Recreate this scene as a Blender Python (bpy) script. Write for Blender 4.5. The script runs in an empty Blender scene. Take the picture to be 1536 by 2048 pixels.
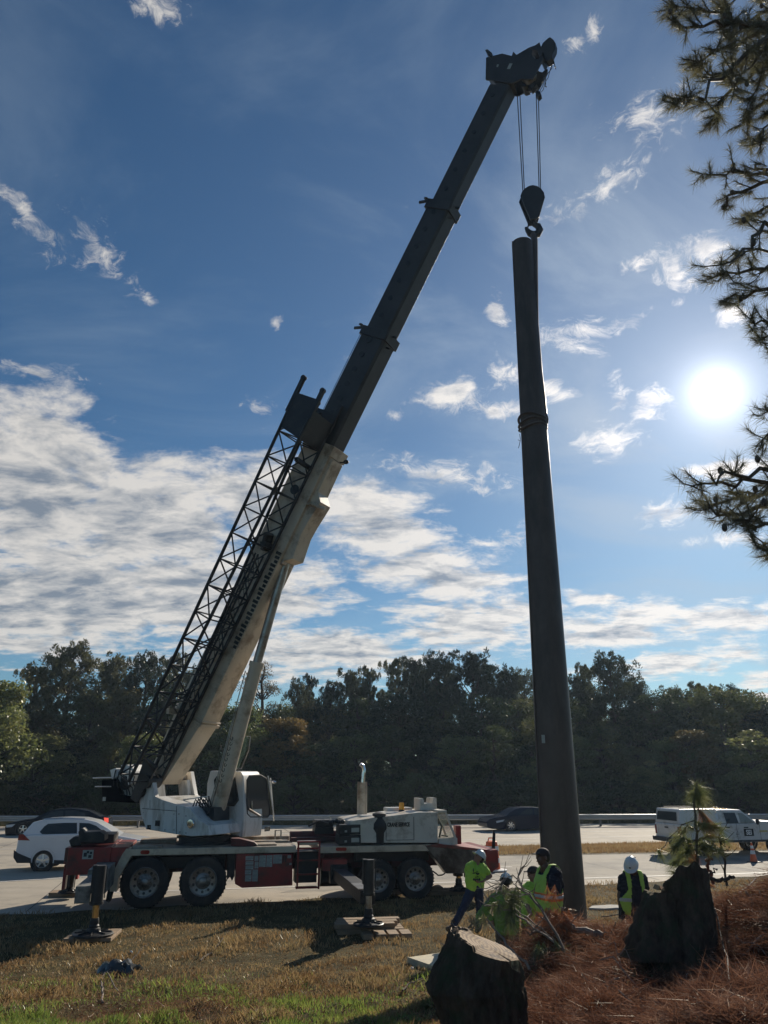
import bpy, math, random
import numpy as np
from mathutils import Vector, Matrix
random.seed(11)
RNG = np.random.default_rng(5)
R = math.radians
scene = bpy.context.scene
COL = scene.collection
# ---------------------------------------------------------------- camera geometry
F = 1530.0
PITCH = math.atan(521 / 1530)
EYE = 3.4
RT = Vector((1, 0, 0)); FW = Vector((0, math.cos(PITCH), math.sin(PITCH))); UP = Vector((0, -math.sin(PITCH), math.cos(PITCH)))
CAM = Vector((0, 0, EYE))

def ray(px, py):
    return RT * (px - 768) + UP * (1024 - py) + FW * F

def gp(px, py, z=0.0):
    d = ray(px, py); return CAM + d * ((z - EYE) / d.z)

def aty(px, py, Y):
    d = ray(px, py); return CAM + d * (Y / d.y)

class Fr:
    """a vertical working frame: x along, y across (away), z up"""
    def __init__(s, o, yaw):
        s.o = Vector(o); y = R(yaw); s.yaw = y
        s.x = Vector((math.cos(y), math.sin(y), 0)); s.y = Vector((-math.sin(y), math.cos(y), 0))
    def hit(s, px, py, off):
        d = ray(px, py); t = ((s.o + s.y * off - CAM).dot(s.y)) / d.dot(s.y); p = CAM + d * t - s.o
        return p.dot(s.x), p.z
    def w(s, a, b, c):
        return s.o + s.x * a + s.y * b + Vector((0, 0, c))
    def hw(s, px, py, off):
        a, c = s.hit(px, py, off); return s.w(a, off, c)

def terr_np(x, y):
    x = np.asarray(x, float); y = np.asarray(y, float)
    b = np.interp(y, [-40, 2, 5, 6, 8, 10, 12, 13.5, 15.5, 17.2], [2.0, 2.0, 1.95, 1.7, 1.25, .85, .52, .28, .08, 0])
    k = np.clip((x + 2.5) / 4.5, 0, 1); k = k * k * (3 - 2 * k)
    z = b * (.55 + .3 * k)
    b2 = np.interp(y, [-40, 5, 6, 8, 10, 10.8, 12, 13, 14, 15.5, 17.2], [2.0, 1.95, 1.75, 1.5, 1.5, 1.42, .75, .48, .33, .1, 0])
    k = np.clip((x - .5) / 1.6, 0, 1); k = k * k * (3 - 2 * k); z = z * (1 - k) + b2 * k
    hm = np.clip((12.5 - y) / 1.5, 0, 1) * np.clip((x - .9) / .8, 0, 1)
    z = z + hm * (.1 * np.sin(x * 5.1 + y * 2.3) * np.sin(y * 4.7 - x) + .07 * np.sin(x * 9.7 + 2) * np.sin(y * 8.9 + x * 3))
    z = z + .95 * np.exp(-(((x - 4.85) / 1.05) ** 2 + ((y - 9.0) / 1.5) ** 2))
    m = np.clip((17.5 - y) / 6, 0, 1)
    z = z + m * (.05 * np.sin(x * 1.7 + y * .9) + .04 * np.sin(x * 3.1 - y * 2.3 + 1) + .02 * np.sin(x * 7.3 + y * 5.1))
    return z

def terr(x, y): return float(terr_np(x, y))

def tp(px, py):
    """where the pixel's ray meets the terrain"""
    d = ray(px, py); d = d / d.y; y = 3.0
    while y < 300:
        p = CAM + d * y
        if p.z <= terr(p.x, p.y): return p
        y += .03
    return CAM + d * 60

# ---------------------------------------------------------------- materials
def _n(nt, t, **k):
    n = nt.nodes.new(t)
    for a, b in k.items(): setattr(n, a, b)
    return n

def M(name, col, rough=.6, metal=0., var=.18, scale=3., bump=0., bscale=40., dirt=None, damt=.5, dscale=2.5, coat=0., spec=.5, streak=False, stretch=None):
    m = bpy.data.materials.new(name); m.use_nodes = True; nt = m.node_tree; L = nt.links
    bs = nt.nodes['Principled BSDF']; bs.inputs['Roughness'].default_value = rough; bs.inputs['Metallic'].default_value = metal
    bs.inputs['Coat Weight'].default_value = coat; bs.inputs['Specular IOR Level'].default_value = spec
    tc = _n(nt, 'ShaderNodeTexCoord'); src = tc.outputs['Object']
    if stretch:
        mp = _n(nt, 'ShaderNodeMapping'); mp.inputs['Scale'].default_value = stretch; L.new(src, mp.inputs['Vector']); src = mp.outputs[0]
    nz = _n(nt, 'ShaderNodeTexNoise'); nz.inputs['Scale'].default_value = scale; nz.inputs['Detail'].default_value = 7; nz.inputs['Roughness'].default_value = .65
    L.new(src, nz.inputs['Vector'])
    rmp = _n(nt, 'ShaderNodeValToRGB'); e = rmp.color_ramp.elements
    e[0].position = .3; e[1].position = .7
    e[0].color = (*[c * (1 - var) for c in col], 1); e[1].color = (*[min(1, c * (1 + var)) for c in col], 1)
    L.new(nz.outputs['Fac'], rmp.inputs['Fac']); out = rmp.outputs['Color']
    if dirt:
        mp = _n(nt, 'ShaderNodeMapping'); mp.inputs['Scale'].default_value = (1, 1, .22) if streak else (1, 1, 1)
        L.new(tc.outputs['Object'], mp.inputs['Vector'])
        n2 = _n(nt, 'ShaderNodeTexNoise'); n2.inputs['Scale'].default_value = dscale; n2.inputs['Detail'].default_value = 9; n2.inputs['Roughness'].default_value = .7
        L.new(mp.outputs[0], n2.inputs['Vector'])
        r2 = _n(nt, 'ShaderNodeMapRange'); r2.inputs['From Min'].default_value = .62 - damt * .3; r2.inputs['From Max'].default_value = .72 - damt * .12
        L.new(n2.outputs['Fac'], r2.inputs['Value'])
        mx = _n(nt, 'ShaderNodeMixRGB'); mx.inputs['Color2'].default_value = (*dirt, 1)
        L.new(r2.outputs[0], mx.inputs['Fac']); L.new(out, mx.inputs['Color1']); out = mx.outputs[0]
    L.new(out, bs.inputs['Base Color'])
    if bump:
        n3 = _n(nt, 'ShaderNodeTexNoise'); n3.inputs['Scale'].default_value = bscale; n3.inputs['Detail'].default_value = 6
        L.new(src, n3.inputs['Vector'])
        bp = _n(nt, 'ShaderNodeBump'); bp.inputs['Strength'].default_value = bump; bp.inputs['Distance'].default_value = .03
        L.new(n3.outputs['Fac'], bp.inputs['Height']); L.new(bp.outputs[0], bs.inputs['Normal'])
    return m

def MLeaf(name, cols, scale=1.5, trans=.45, gloss=.08, rnd=.3, rough=.4):
    """leaf / needle material that lets light through"""
    m = bpy.data.materials.new(name); m.use_nodes = True; nt = m.node_tree; L = nt.links; nt.nodes.clear()
    out = _n(nt, 'ShaderNodeOutputMaterial'); tc = _n(nt, 'ShaderNodeTexCoord'); oi = _n(nt, 'ShaderNodeObjectInfo')
    nz = _n(nt, 'ShaderNodeTexNoise'); nz.inputs['Scale'].default_value = scale; nz.inputs['Detail'].default_value = 5; nz.inputs['Roughness'].default_value = .7
    L.new(tc.outputs['Object'], nz.inputs['Vector'])
    a = _n(nt, 'ShaderNodeMath', operation='MULTIPLY_ADD'); a.inputs[1].default_value = rnd; L.new(oi.outputs['Random'], a.inputs[0]); 
    b = _n(nt, 'ShaderNodeMath', operation='SUBTRACT'); L.new(nz.outputs['Fac'], b.inputs[0]); b.inputs[1].default_value = rnd / 2
    L.new(b.outputs[0], a.inputs[2])
    rp = _n(nt, 'ShaderNodeValToRGB'); els = rp.color_ramp.elements
    n = len(cols)
    while len(els) < n: els.new(.5)
    for i, c in enumerate(cols):
        els[i].position = .28 + .44 * i / max(1, n - 1); els[i].color = (*c, 1)
    L.new(a.outputs[0], rp.inputs['Fac'])
    d = _n(nt, 'ShaderNodeBsdfDiffuse'); t = _n(nt, 'ShaderNodeBsdfTranslucent'); g = _n(nt, 'ShaderNodeBsdfGlossy'); g.inputs['Roughness'].default_value = rough
    g.inputs['Color'].default_value = (.8, .8, .75, 1)
    L.new(rp.outputs[0], d.inputs['Color']); L.new(rp.outputs[0], t.inputs['Color'])
    m1 = _n(nt, 'ShaderNodeMixShader'); m1.inputs[0].default_value = trans; L.new(d.outputs[0], m1.inputs[1]); L.new(t.outputs[0], m1.inputs[2])
    m2 = _n(nt, 'ShaderNodeMixShader'); m2.inputs[0].default_value = gloss; L.new(m1.outputs[0], m2.inputs[1]); L.new(g.outputs[0], m2.inputs[2])
    L.new(m2.outputs[0], out.inputs['Surface'])
    return m

def MGlass(name, col=(.03, .04, .045), rough=.05, alpha=1.0):
    m = bpy.data.materials.new(name); m.use_nodes = True; bs = m.node_tree.nodes['Principled BSDF']
    bs.inputs['Base Color'].default_value = (*col, 1); bs.inputs['Roughness'].default_value = rough
    bs.inputs['Coat Weight'].default_value = .0; bs.inputs['Specular IOR Level'].default_value = .35; bs.inputs['Alpha'].default_value = alpha
    tc = _n(m.node_tree, 'ShaderNodeTexCoord'); nz = _n(m.node_tree, 'ShaderNodeTexNoise'); nz.inputs['Scale'].default_value = 2
    bp = _n(m.node_tree, 'ShaderNodeBump'); bp.inputs['Strength'].default_value = .04
    m.node_tree.links.new(tc.outputs['Object'], nz.inputs['Vector']); m.node_tree.links.new(nz.outputs['Fac'], bp.inputs['Height']); m.node_tree.links.new(bp.outputs[0], bs.inputs['Normal'])
    return m

# ---------------------------------------------------------------- mesh builder
ORG = {}

def tag(o, label=None, cat=None, group=None, kind=None):
    if label: o['label'] = label
    if cat: o['category'] = cat
    if group: o['group'] = group
    if kind: o['kind'] = kind
    return o

def thing(name, label, cat, loc, group=None):
    o = bpy.data.objects.new(name, None); COL.objects.link(o); o.location = loc; o.empty_display_size = .2
    ORG[o] = Vector(loc); return tag(o, label, cat, group)

class MB:
    def __init__(s): s.v = []; s.f = []
    def add(s, vs, fs):
        n = len(s.v); s.v += [tuple(v) for v in vs]; s.f += [tuple(i + n for i in f) for f in fs]; return s
    def hexa(s, p):  # 8 points: bottom 4 ccw, top 4
        return s.add(p, [(3, 2, 1, 0), (4, 5, 6, 7), (0, 1, 5, 4), (1, 2, 6, 5), (2, 3, 7, 6), (3, 0, 4, 7)])
    def box(s, fr, x0, x1, y0, y1, z0, z1):
        w = fr.w; return s.hexa([w(x0, y0, z0), w(x1, y0, z0), w(x1, y1, z0), w(x0, y1, z0), w(x0, y0, z1), w(x1, y0, z1), w(x1, y1, z1), w(x0, y1, z1)])
    def prism(s, fr, poly, y0, y1, lean=0., zb=0.):
        n = len(poly); area = sum(poly[i][0] * poly[(i + 1) % n][1] - poly[(i + 1) % n][0] * poly[i][1] for i in range(n))
        if area < 0: poly = poly[::-1]
        a = [fr.w(x, y0 + lean * max(0, z - zb), z) for x, z in poly]; b = [fr.w(x, y1 - lean * max(0, z - zb), z) for x, z in poly]
        fs = [tuple(range(n)), tuple(range(2 * n - 1, n - 1, -1))] + [((i + 1) % n, i, n + i, n + (i + 1) % n) for i in range(n)]
        return s.add(a + b, fs)
    def ppx(s, fr, pts, ref, y0, y1, **k):
        return s.prism(fr, [fr.hit(x, y, ref) for x, y in pts], y0, y1, **k)
    def cyl(s, p0, p1, r0, r1=None, seg=16, caps=True):
        return s.tube([p0, p1], [r0, r0 if r1 is None else r1], seg, caps)
    def tube(s, pts, r, seg=8, caps=True):
        pts = [Vector(p) for p in pts]; n = len(pts)
        if not hasattr(r, '__len__'): r = [r] * n
        vs = []; prev = None
        for i, p in enumerate(pts):
            t = (pts[min(i + 1, n - 1)] - pts[max(i - 1, 0)])
            if t.length < 1e-9: t = Vector((0, 0, 1))
            t.normalize()
            if prev is None:
                a = t.orthogonal().normalized()
            else:
                a = prev - t * prev.dot(t)
                a = a.normalized() if a.length > 1e-6 else t.orthogonal().normalized()
            prev = a; b = t.cross(a)
            for k in range(seg):
                th = 2 * math.pi * k / seg; vs.append(p + (a * math.cos(th) + b * math.sin(th)) * r[i])
        fs = [(i * seg + k, i * seg + (k + 1) % seg, (i + 1) * seg + (k + 1) % seg, (i + 1) * seg + k) for i in range(n - 1) for k in range(seg)]
        if caps: fs += [tuple(range(seg - 1, -1, -1)), tuple(range((n - 1) * seg, n * seg))]
        return s.add(vs, fs)
    def lathe(s, o, axis, prof, seg=24, caps=True):
        """prof: list of (radius, distance along axis)"""
        o = Vector(o); t = Vector(axis).normalized(); a = t.orthogonal().normalized(); b = t.cross(a); vs = []
        for r, h in prof:
            for k in range(seg):
                th = 2 * math.pi * k / seg; vs.append(o + t * h + (a * math.cos(th) + b * math.sin(th)) * r)
        n = len(prof)
        fs = [(i * seg + k, i * seg + (k + 1) % seg, (i + 1) * seg + (k + 1) % seg, (i + 1) * seg + k) for i in range(n - 1) for k in range(seg)]
        if caps: fs += [tuple(range(seg - 1, -1, -1)), tuple(range((n - 1) * seg, n * seg))]
        return s.add(vs, fs)
    def ell(s, c, rx, ry=None, rz=None, fr=None, seg=14, rings=9):
        ry = ry or rx; rz = rz or rx; c = Vector(c); vs = []
        ax = fr.x if fr else Vector((1, 0, 0)); ay = fr.y if fr else Vector((0, 1, 0)); az = Vector((0, 0, 1))
        for i in range(rings + 1):
            ph = math.pi * i / rings; 
            for k in range(seg):
                th = 2 * math.pi * k / seg; sn = max(math.sin(ph), 1e-3)
                vs.append(c + ax * (rx * sn * math.cos(th)) + ay * (ry * sn * math.sin(th)) - az * (rz * math.cos(ph)))
        fs = [(i * seg + k, i * seg + (k + 1) % seg, (i + 1) * seg + (k + 1) % seg, (i + 1) * seg + k) for i in range(rings) for k in range(seg)]
        fs += [tuple(range(seg - 1, -1, -1)), tuple(range(rings * seg, (rings + 1) * seg))]
        return s.add(vs, fs)
    def bar(s, p0, p1, w, h, up=Vector((0, 0, 1))):
        p0 = Vector(p0); p1 = Vector(p1); t = (p1 - p0).normalized(); a = t.cross(up)
        a = a.normalized() if a.length > 1e-5 else t.orthogonal().normalized()
        b = a.cross(t).normalized(); q = []
        for p in (p0, p1):
            q += [p - a * w / 2 - b * h / 2, p + a * w / 2 - b * h / 2, p + a * w / 2 + b * h / 2, p - a * w / 2 + b * h / 2]
        return s.hexa(q)
    def mesh(s, name, org=Vector((0, 0, 0))):
        me = bpy.data.meshes.new(name); me.from_pydata([Vector(v) - org for v in s.v], [], s.f); me.update(); return me
    def build(s, name, mat, parent=None, root=None, bevel=0., smooth=True, label=None, cat=None, kind=None, ang=35, loc=None, group=None):
        if root is None:
            root = parent
            while root is not None and root.parent is not None: root = root.parent
        org = ORG.get(root, Vector((0, 0, 0))) if parent is not None else Vector(loc or (0, 0, 0))
        me = s.mesh(name, org); o = bpy.data.objects.new(name, me); COL.objects.link(o); me.materials.append(mat)
        if parent is not None: o.parent = parent
        else: o.location = org
        if smooth:
            me.polygons.foreach_set('use_smooth', [True] * len(me.polygons)); me.set_sharp_from_angle(angle=R(ang))
        if bevel:
            b = o.modifiers.new('Bevel', 'BEVEL'); b.width = bevel; b.segments = 2; b.limit_method = 'ANGLE'; b.angle_limit = R(40); b.harden_normals = True
        return tag(o, label, cat, group, kind)

def tri_mesh(name, V, nper, mat, parent=None, loc=(0, 0, 0)):
    """V: (N*nper,3) array; each run of nper verts is one face"""
    V = np.asarray(V, dtype=np.float32); N = len(V) // nper
    me = bpy.data.meshes.new(name); me.vertices.add(len(V)); me.vertices.foreach_set('co', V.ravel())
    me.loops.add(len(V)); me.loops.foreach_set('vertex_index', np.arange(len(V), dtype=np.int32))
    me.polygons.add(N); me.polygons.foreach_set('loop_start', np.arange(0, len(V), nper, dtype=np.int32))
    me.polygons.foreach_set('loop_total', np.full(N, nper, dtype=np.int32))
    me.update(calc_edges=True); me.validate(); me.materials.append(mat)
    o = bpy.data.objects.new(name, me); COL.objects.link(o); o.location = loc
    if parent is not None: o.parent = parent
    return o

def unit(a):
    return a / np.maximum(np.linalg.norm(a, axis=1, keepdims=True), 1e-9)

def rdir(n, rng=RNG):
    return unit(rng.normal(size=(n, 3)))

def leaves(C, L, Wd, D=None, spread=1.0, rng=RNG):
    """diamond leaves at centres C, length L, width Wd, mean direction D"""
    n = len(C); T = rdir(n, rng) * spread
    if D is not None: T = T + D
    T = unit(T); B = unit(np.cross(T, rdir(n, rng)))
    L = (L * rng.uniform(.7, 1.3, n))[:, None]; Wd = (Wd * rng.uniform(.7, 1.3, n))[:, None]
    V = np.stack([C - T * L / 2, C + B * Wd / 2, C + T * L / 2, C - B * Wd / 2], axis=1)
    return V.reshape(-1, 3)

def needles(P, D, L, Wd, droop=0., rng=RNG):
    """thin tapering triangles from P along D"""
    n = len(P); D = unit(D); B = unit(np.cross(D, rdir(n, rng))); L = np.broadcast_to(L, n)[:, None]
    tip = P + D * L; tip[:, 2] -= droop * L[:, 0]
    V = np.stack([P - B * Wd / 2, P + B * Wd / 2, tip], axis=1)
    return V.reshape(-1, 3)

def tuft(p, axis, n, L, Wd, back=.12, ang=.75, droop=0.):
    """brush of needles round a twig end"""
    a = np.array(Vector(axis).normalized()); P = np.array(p)[None] - a[None] * RNG.uniform(0, back, n)[:, None]
    D = a[None] * RNG.uniform(.25, 1.1, n)[:, None] + rdir(n) * ang
    return needles(P, D, L * RNG.uniform(.75, 1.1, n), Wd, droop)

def ring(fr, px, py, off):  # world helper
    return fr.hw(px, py, off)
# ---------------------------------------------------------------- render, camera, sun, sky
scene.render.engine = 'CYCLES'
scene.view_settings.view_transform = 'Standard'; scene.view_settings.look = 'None'
scene.view_settings.exposure = 0.15; scene.view_settings.gamma = 1.0; scene.view_settings.use_curve_mapping = False
cy = scene.cycles; cy.max_bounces = 7; cy.diffuse_bounces = 3; cy.glossy_bounces = 3; cy.transmission_bounces = 4; cy.transparent_max_bounces = 8
cy.volume_bounces = 0; cy.use_denoising = True; cy.sample_clamp_indirect = 6
cd = bpy.data.cameras.new('camera'); cam = bpy.data.objects.new('camera', cd); COL.objects.link(cam); scene.camera = cam
cam.location = CAM; cam.rotation_euler = (math.pi / 2 + PITCH, 0, 0)
cd.sensor_fit = 'HORIZONTAL'; cd.sensor_width = 36; cd.lens = F / 1536 * 36; cd.clip_start = .05; cd.clip_end = 4000
SUN = ray(1432, 785).normalized(); SEL = math.asin(SUN.z); SAZ = math.atan2(SUN.x, SUN.y)
sl = bpy.data.lights.new('sun', 'SUN'); so = bpy.data.objects.new('sun', sl); COL.objects.link(so)
sl.energy = 5.0; sl.angle = R(.53); sl.color = (1, .93, .82); so.rotation_euler = SUN.to_track_quat('Z', 'Y').to_euler(); sl.color = (1, .9, .75); so.location = (30, 60, 40)

def sky_world():
    w = bpy.data.worlds.new('World'); scene.world = w; w.use_nodes = True; nt = w.node_tree; L = nt.links; nt.nodes.clear()
    out = _n(nt, 'ShaderNodeOutputWorld'); bg = _n(nt, 'ShaderNodeBackground'); L.new(bg.outputs[0], out.inputs[0])
    def math_(op, a, b=None, c=None, clamp=False):
        n = _n(nt, 'ShaderNodeMath', operation=op); n.use_clamp = clamp
        for i, v in enumerate((a, b, c)):
            if v is None: continue
            if isinstance(v, (int, float)): n.inputs[i].default_value = v
            else: L.new(v, n.inputs[i])
        return n.outputs[0]
    def mix(f, a, b, bt='MIX'):
        n = _n(nt, 'ShaderNodeMixRGB', blend_type=bt)
        for i, v in zip(('Fac', 'Color1', 'Color2'), (f, a, b)):
            if isinstance(v, (int, float)): n.inputs[i].default_value = v
            elif isinstance(v, tuple): n.inputs[i].default_value = (*v, 1)
            else: L.new(v, n.inputs[i])
        return n.outputs[0]
    sk = _n(nt, 'ShaderNodeTexSky'); sk.sky_type = 'NISHITA'; sk.sun_disc = False; sk.sun_elevation = SEL; sk.sun_rotation = SAZ
    sk.air_density = 1.0; sk.dust_density = .3; sk.ozone_density = 2.0; sk.altitude = 200
    tc = _n(nt, 'ShaderNodeTexCoord'); nrm = _n(nt, 'ShaderNodeVectorMath', operation='NORMALIZE'); L.new(tc.outputs['Generated'], nrm.inputs[0])
    sp = _n(nt, 'ShaderNodeSeparateXYZ'); L.new(nrm.outputs[0], sp.inputs[0]); X, Y, Z = sp.outputs
    az = math_('ARCTAN2', X, Y); el = math_('ARCSINE', Z)
    P = _n(nt, 'ShaderNodeCombineXYZ'); L.new(az, P.inputs[0]); L.new(el, P.inputs[1])
    # wobble so that cloud outlines are uneven
    n0 = _n(nt, 'ShaderNodeTexNoise'); n0.inputs['Scale'].default_value = 7; n0.inputs['Detail'].default_value = 4; L.new(P.outputs[0], n0.inputs['Vector'])
    sb = _n(nt, 'ShaderNodeVectorMath', operation='SUBTRACT'); L.new(n0.outputs['Color'], sb.inputs[0]); sb.inputs[1].default_value = (.5, .5, .5)
    sc = _n(nt, 'ShaderNodeVectorMath', operation='MULTIPLY'); L.new(sb.outputs[0], sc.inputs[0]); sc.inputs[1].default_value = (.12, .06, 0)
    PP = _n(nt, 'ShaderNodeVectorMath', operation='ADD'); L.new(P.outputs[0], PP.inputs[0]); L.new(sc.outputs[0], PP.inputs[1])
    cover = None
    for (px, py, rx, ry, rot, amp) in CLOUDS[:17]:
        d = ray(px, py).normalized(); a = math.atan2(d.x, d.y); e = math.asin(d.z)
        d2 = ray(px + rx, py).normalized(); ra = abs(math.atan2(d2.x, d2.y) - a); d3 = ray(px, py - ry).normalized(); re = abs(math.asin(d3.z) - e)
        mp = _n(nt, 'ShaderNodeMapping', vector_type='TEXTURE'); mp.inputs['Location'].default_value = (a, e, 0)
        mp.inputs['Rotation'].default_value = (0, 0, R(rot)); mp.inputs['Scale'].default_value = (max(ra, .008), max(re, .006), 1)
        L.new(PP.outputs[0], mp.inputs['Vector'])
        ln = _n(nt, 'ShaderNodeVectorMath', operation='LENGTH'); L.new(mp.outputs[0], ln.inputs[0])
        v = math_('MULTIPLY_ADD', ln.outputs['Value'], -amp, amp)
        cover = v if cover is None else math_('SMOOTH_MAX', cover, v, .12)
    cover = math_('MAXIMUM', cover, -.6)
    # cloud texture on a flat deck, so that it foreshortens towards the horizon
    zz = math_('ADD', Z, .16); cx = math_('DIVIDE', X, zz); cyy = math_('DIVIDE', Y, zz)
    Q = _n(nt, 'ShaderNodeCombineXYZ'); L.new(cx, Q.inputs[0]); L.new(cyy, Q.inputs[1])
    def noise(scale, det, rgh, vec, dist=0.):
        n = _n(nt, 'ShaderNodeTexNoise'); n.inputs['Scale'].default_value = scale; n.inputs['Detail'].default_value = det
        n.inputs['Roughness'].default_value = rgh; n.inputs['Distortion'].default_value = dist; L.new(vec, n.inputs['Vector']); return n.outputs['Fac']
    mq = _n(nt, 'ShaderNodeMapping'); mq.inputs['Scale'].default_value = (1, 1.35, 1); mq.inputs['Rotation'].default_value = (0, 0, R(25)); L.new(Q.outputs[0], mq.inputs['Vector'])
    f1 = noise(5.5, 9, .62, mq.outputs[0], .35); f2 = noise(2.2, 5, .55, mq.outputs[0], .2); f3 = noise(14, 6, .7, mq.outputs[0])
    tex = math_('ADD', math_('MULTIPLY', math_('SUBTRACT', f1, .5), 2.4), math_('MULTIPLY', math_('SUBTRACT', f3, .5), .9))
    tex = math_('ADD', tex, math_('MULTIPLY', math_('SUBTRACT', f2, .5), 1.2))
    fa = noise(26, 8, .68, PP.outputs[0], .3); fb = noise(60, 5, .7, P.outputs[0])
    tex2 = math_('ADD', math_('MULTIPLY', math_('SUBTRACT', fa, .5), 3.2), math_('MULTIPLY', math_('SUBTRACT', fb, .5), 1.6))
    small = None
    for (px, py, rx, ry, rot, amp) in SMALL:
        d = ray(px, py).normalized(); a = math.atan2(d.x, d.y); e = math.asin(d.z)
        d2 = ray(px + rx, py).normalized(); ra = abs(math.atan2(d2.x, d2.y) - a); d3 = ray(px, py - ry).normalized(); re = abs(math.asin(d3.z) - e)
        mp = _n(nt, 'ShaderNodeMapping', vector_type='TEXTURE'); mp.inputs['Location'].default_value = (a, e, 0)
        mp.inputs['Rotation'].default_value = (0, 0, R(rot)); mp.inputs['Scale'].default_value = (max(ra * 1.75, .012), max(re * 1.9, .012), 1)
        L.new(P.outputs[0], mp.inputs['Vector'])
        ln = _n(nt, 'ShaderNodeVectorMath', operation='LENGTH'); L.new(mp.outputs[0], ln.inputs[0])
        v = math_('MULTIPLY_ADD', ln.outputs['Value'], -amp, amp * .72)
        small = v if small is None else math_('MAXIMUM', small, v)
    small = math_('MAXIMUM', small, -1.2)
    dens = math_('ADD', cover, math_('ADD', math_('MULTIPLY', tex, 1.1), math_('MULTIPLY', tex2, .2)))
    mpw = _n(nt, 'ShaderNodeMapping'); mpw.inputs['Scale'].default_value = (1, 1.7, 1); mpw.inputs['Rotation'].default_value = (0, 0, R(-12)); L.new(PP.outputs[0], mpw.inputs['Vector'])
    fw = noise(34, 10, .72, mpw.outputs[0], .6); fv = noise(15, 6, .6, mpw.outputs[0], .3)
    dsm = math_('ADD', small, math_('ADD', math_('MULTIPLY', math_('SUBTRACT', fw, .5), 3.6), math_('MULTIPLY', math_('SUBTRACT', fv, .5), 1.8)))
    mr2 = _n(nt, 'ShaderNodeMapRange', interpolation_type='SMOOTHSTEP'); mr2.inputs['From Min'].default_value = -.1; mr2.inputs['From Max'].default_value = 1.15; L.new(dsm, mr2.inputs['Value'])
    mr = _n(nt, 'ShaderNodeMapRange', interpolation_type='SMOOTHSTEP'); mr.inputs['From Min'].default_value = .0; mr.inputs['From Max'].default_value = .8; L.new(dens, mr.inputs['Value'])
    mask = math_('MAXIMUM', mr.outputs[0], math_('MULTIPLY', mr2.outputs[0], .92))
    # angle to the sun
    dt = _n(nt, 'ShaderNodeVectorMath', operation='DOT_PRODUCT'); L.new(nrm.outputs[0], dt.inputs[0]); dt.inputs[1].default_value = SUN
    ang = math_('ARCCOSINE', math_('MINIMUM', dt.outputs['Value'], .999999))
    # cloud colour: thin rims bright, thick bodies grey
    rp = _n(nt, 'ShaderNodeValToRGB'); rp.color_ramp.elements[0].position = .15; rp.color_ramp.elements[0].color = (*CL_RIM, 1)
    rp.color_ramp.elements[1].position = .85; rp.color_ramp.elements[1].color = (*CL_BODY, 1)
    sh_ = _n(nt, 'ShaderNodeVectorMath', operation='ADD'); L.new(Q.outputs[0], sh_.inputs[0]); sh_.inputs[1].default_value = (SUN.x * .09, SUN.y * .09, 0)
    mq2 = _n(nt, 'ShaderNodeMapping'); mq2.inputs['Scale'].default_value = (1, 1.35, 1); mq2.inputs['Rotation'].default_value = (0, 0, R(25)); L.new(sh_.outputs[0], mq2.inputs['Vector'])
    relief = math_('SUBTRACT', noise(5.5, 9, .62, mq2.outputs[0], .35), f1)
    shade = math_('ADD', math_('MULTIPLY', math_('MAXIMUM', dens, math_('MULTIPLY', dsm, .5)), .42), math_('MULTIPLY', relief, 2.6)); L.new(shade, rp.inputs['Fac'])
    near = math_('POWER', 2.718, math_('MULTIPLY', ang, -3.2))
    ccol = mix(1, rp.outputs[0], math_('MULTIPLY_ADD', near, .9, .85), 'MULTIPLY')
    sky = mix(1, sk.outputs[0], SKY_MUL, 'MULTIPLY')
    hs = _n(nt, 'ShaderNodeHueSaturation'); hs.inputs['Saturation'].default_value = SKY_SAT; L.new(sky, hs.inputs['Color'])
    gm = _n(nt, 'ShaderNodeGamma'); gm.inputs['Gamma'].default_value = SKY_GAM; L.new(hs.outputs[0], gm.inputs['Color'])
    veil = _n(nt, 'ShaderNodeMapRange', interpolation_type='SMOOTHSTEP'); veil.inputs['From Min'].default_value = .42; veil.inputs['From Max'].default_value = .72; veil.inputs['To Max'].default_value = 1.; L.new(noise(1.5, 7, .6, mq.outputs[0], .8), veil.inputs['Value'])
    rightw = math_('MULTIPLY_ADD', math_('POWER', 2.718, math_('MULTIPLY', ang, -2.6)), .75, .08)
    sky = mix(math_('MULTIPLY', veil.outputs[0], rightw, None, True), gm.outputs[0], (.37, .46, .55))
    col = mix(math_('MULTIPLY', mask, .93), sky, ccol)
    # glow round the sun
    g1 = math_('ADD', math_('MULTIPLY', math_('POWER', 2.718, math_('MULTIPLY', math_('POWER', math_('DIVIDE', ang, R(.62)), 2), -1)), 9.), math_('MULTIPLY', math_('POWER', 2.718, math_('MULTIPLY', ang, -1 / R(1.05))), 2.1))
    g2 = math_('MULTIPLY', math_('POWER', 2.718, math_('MULTIPLY', ang, -6)), .27)
    glow = mix(1, mix(1, (1, 1, 1), g1, 'MULTIPLY'), mix(1, (1, .86, .97), g2, 'MULTIPLY'), 'ADD')
    col = mix(1, col, glow, 'ADD')
    # below the horizon
    col = mix(math_('GREATER_THAN', Z, -.01), (.05, .05, .04), col)
    L.new(col, bg.inputs['Color']); bg.inputs['Strength'].default_value = 1.0
CL_RIM = (.7, .67, .63); CL_BODY = (.21, .25, .305)
SKY_MUL = (.0335, .049, .0585); SKY_SAT = 1.03; SKY_GAM = 1.0
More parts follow.
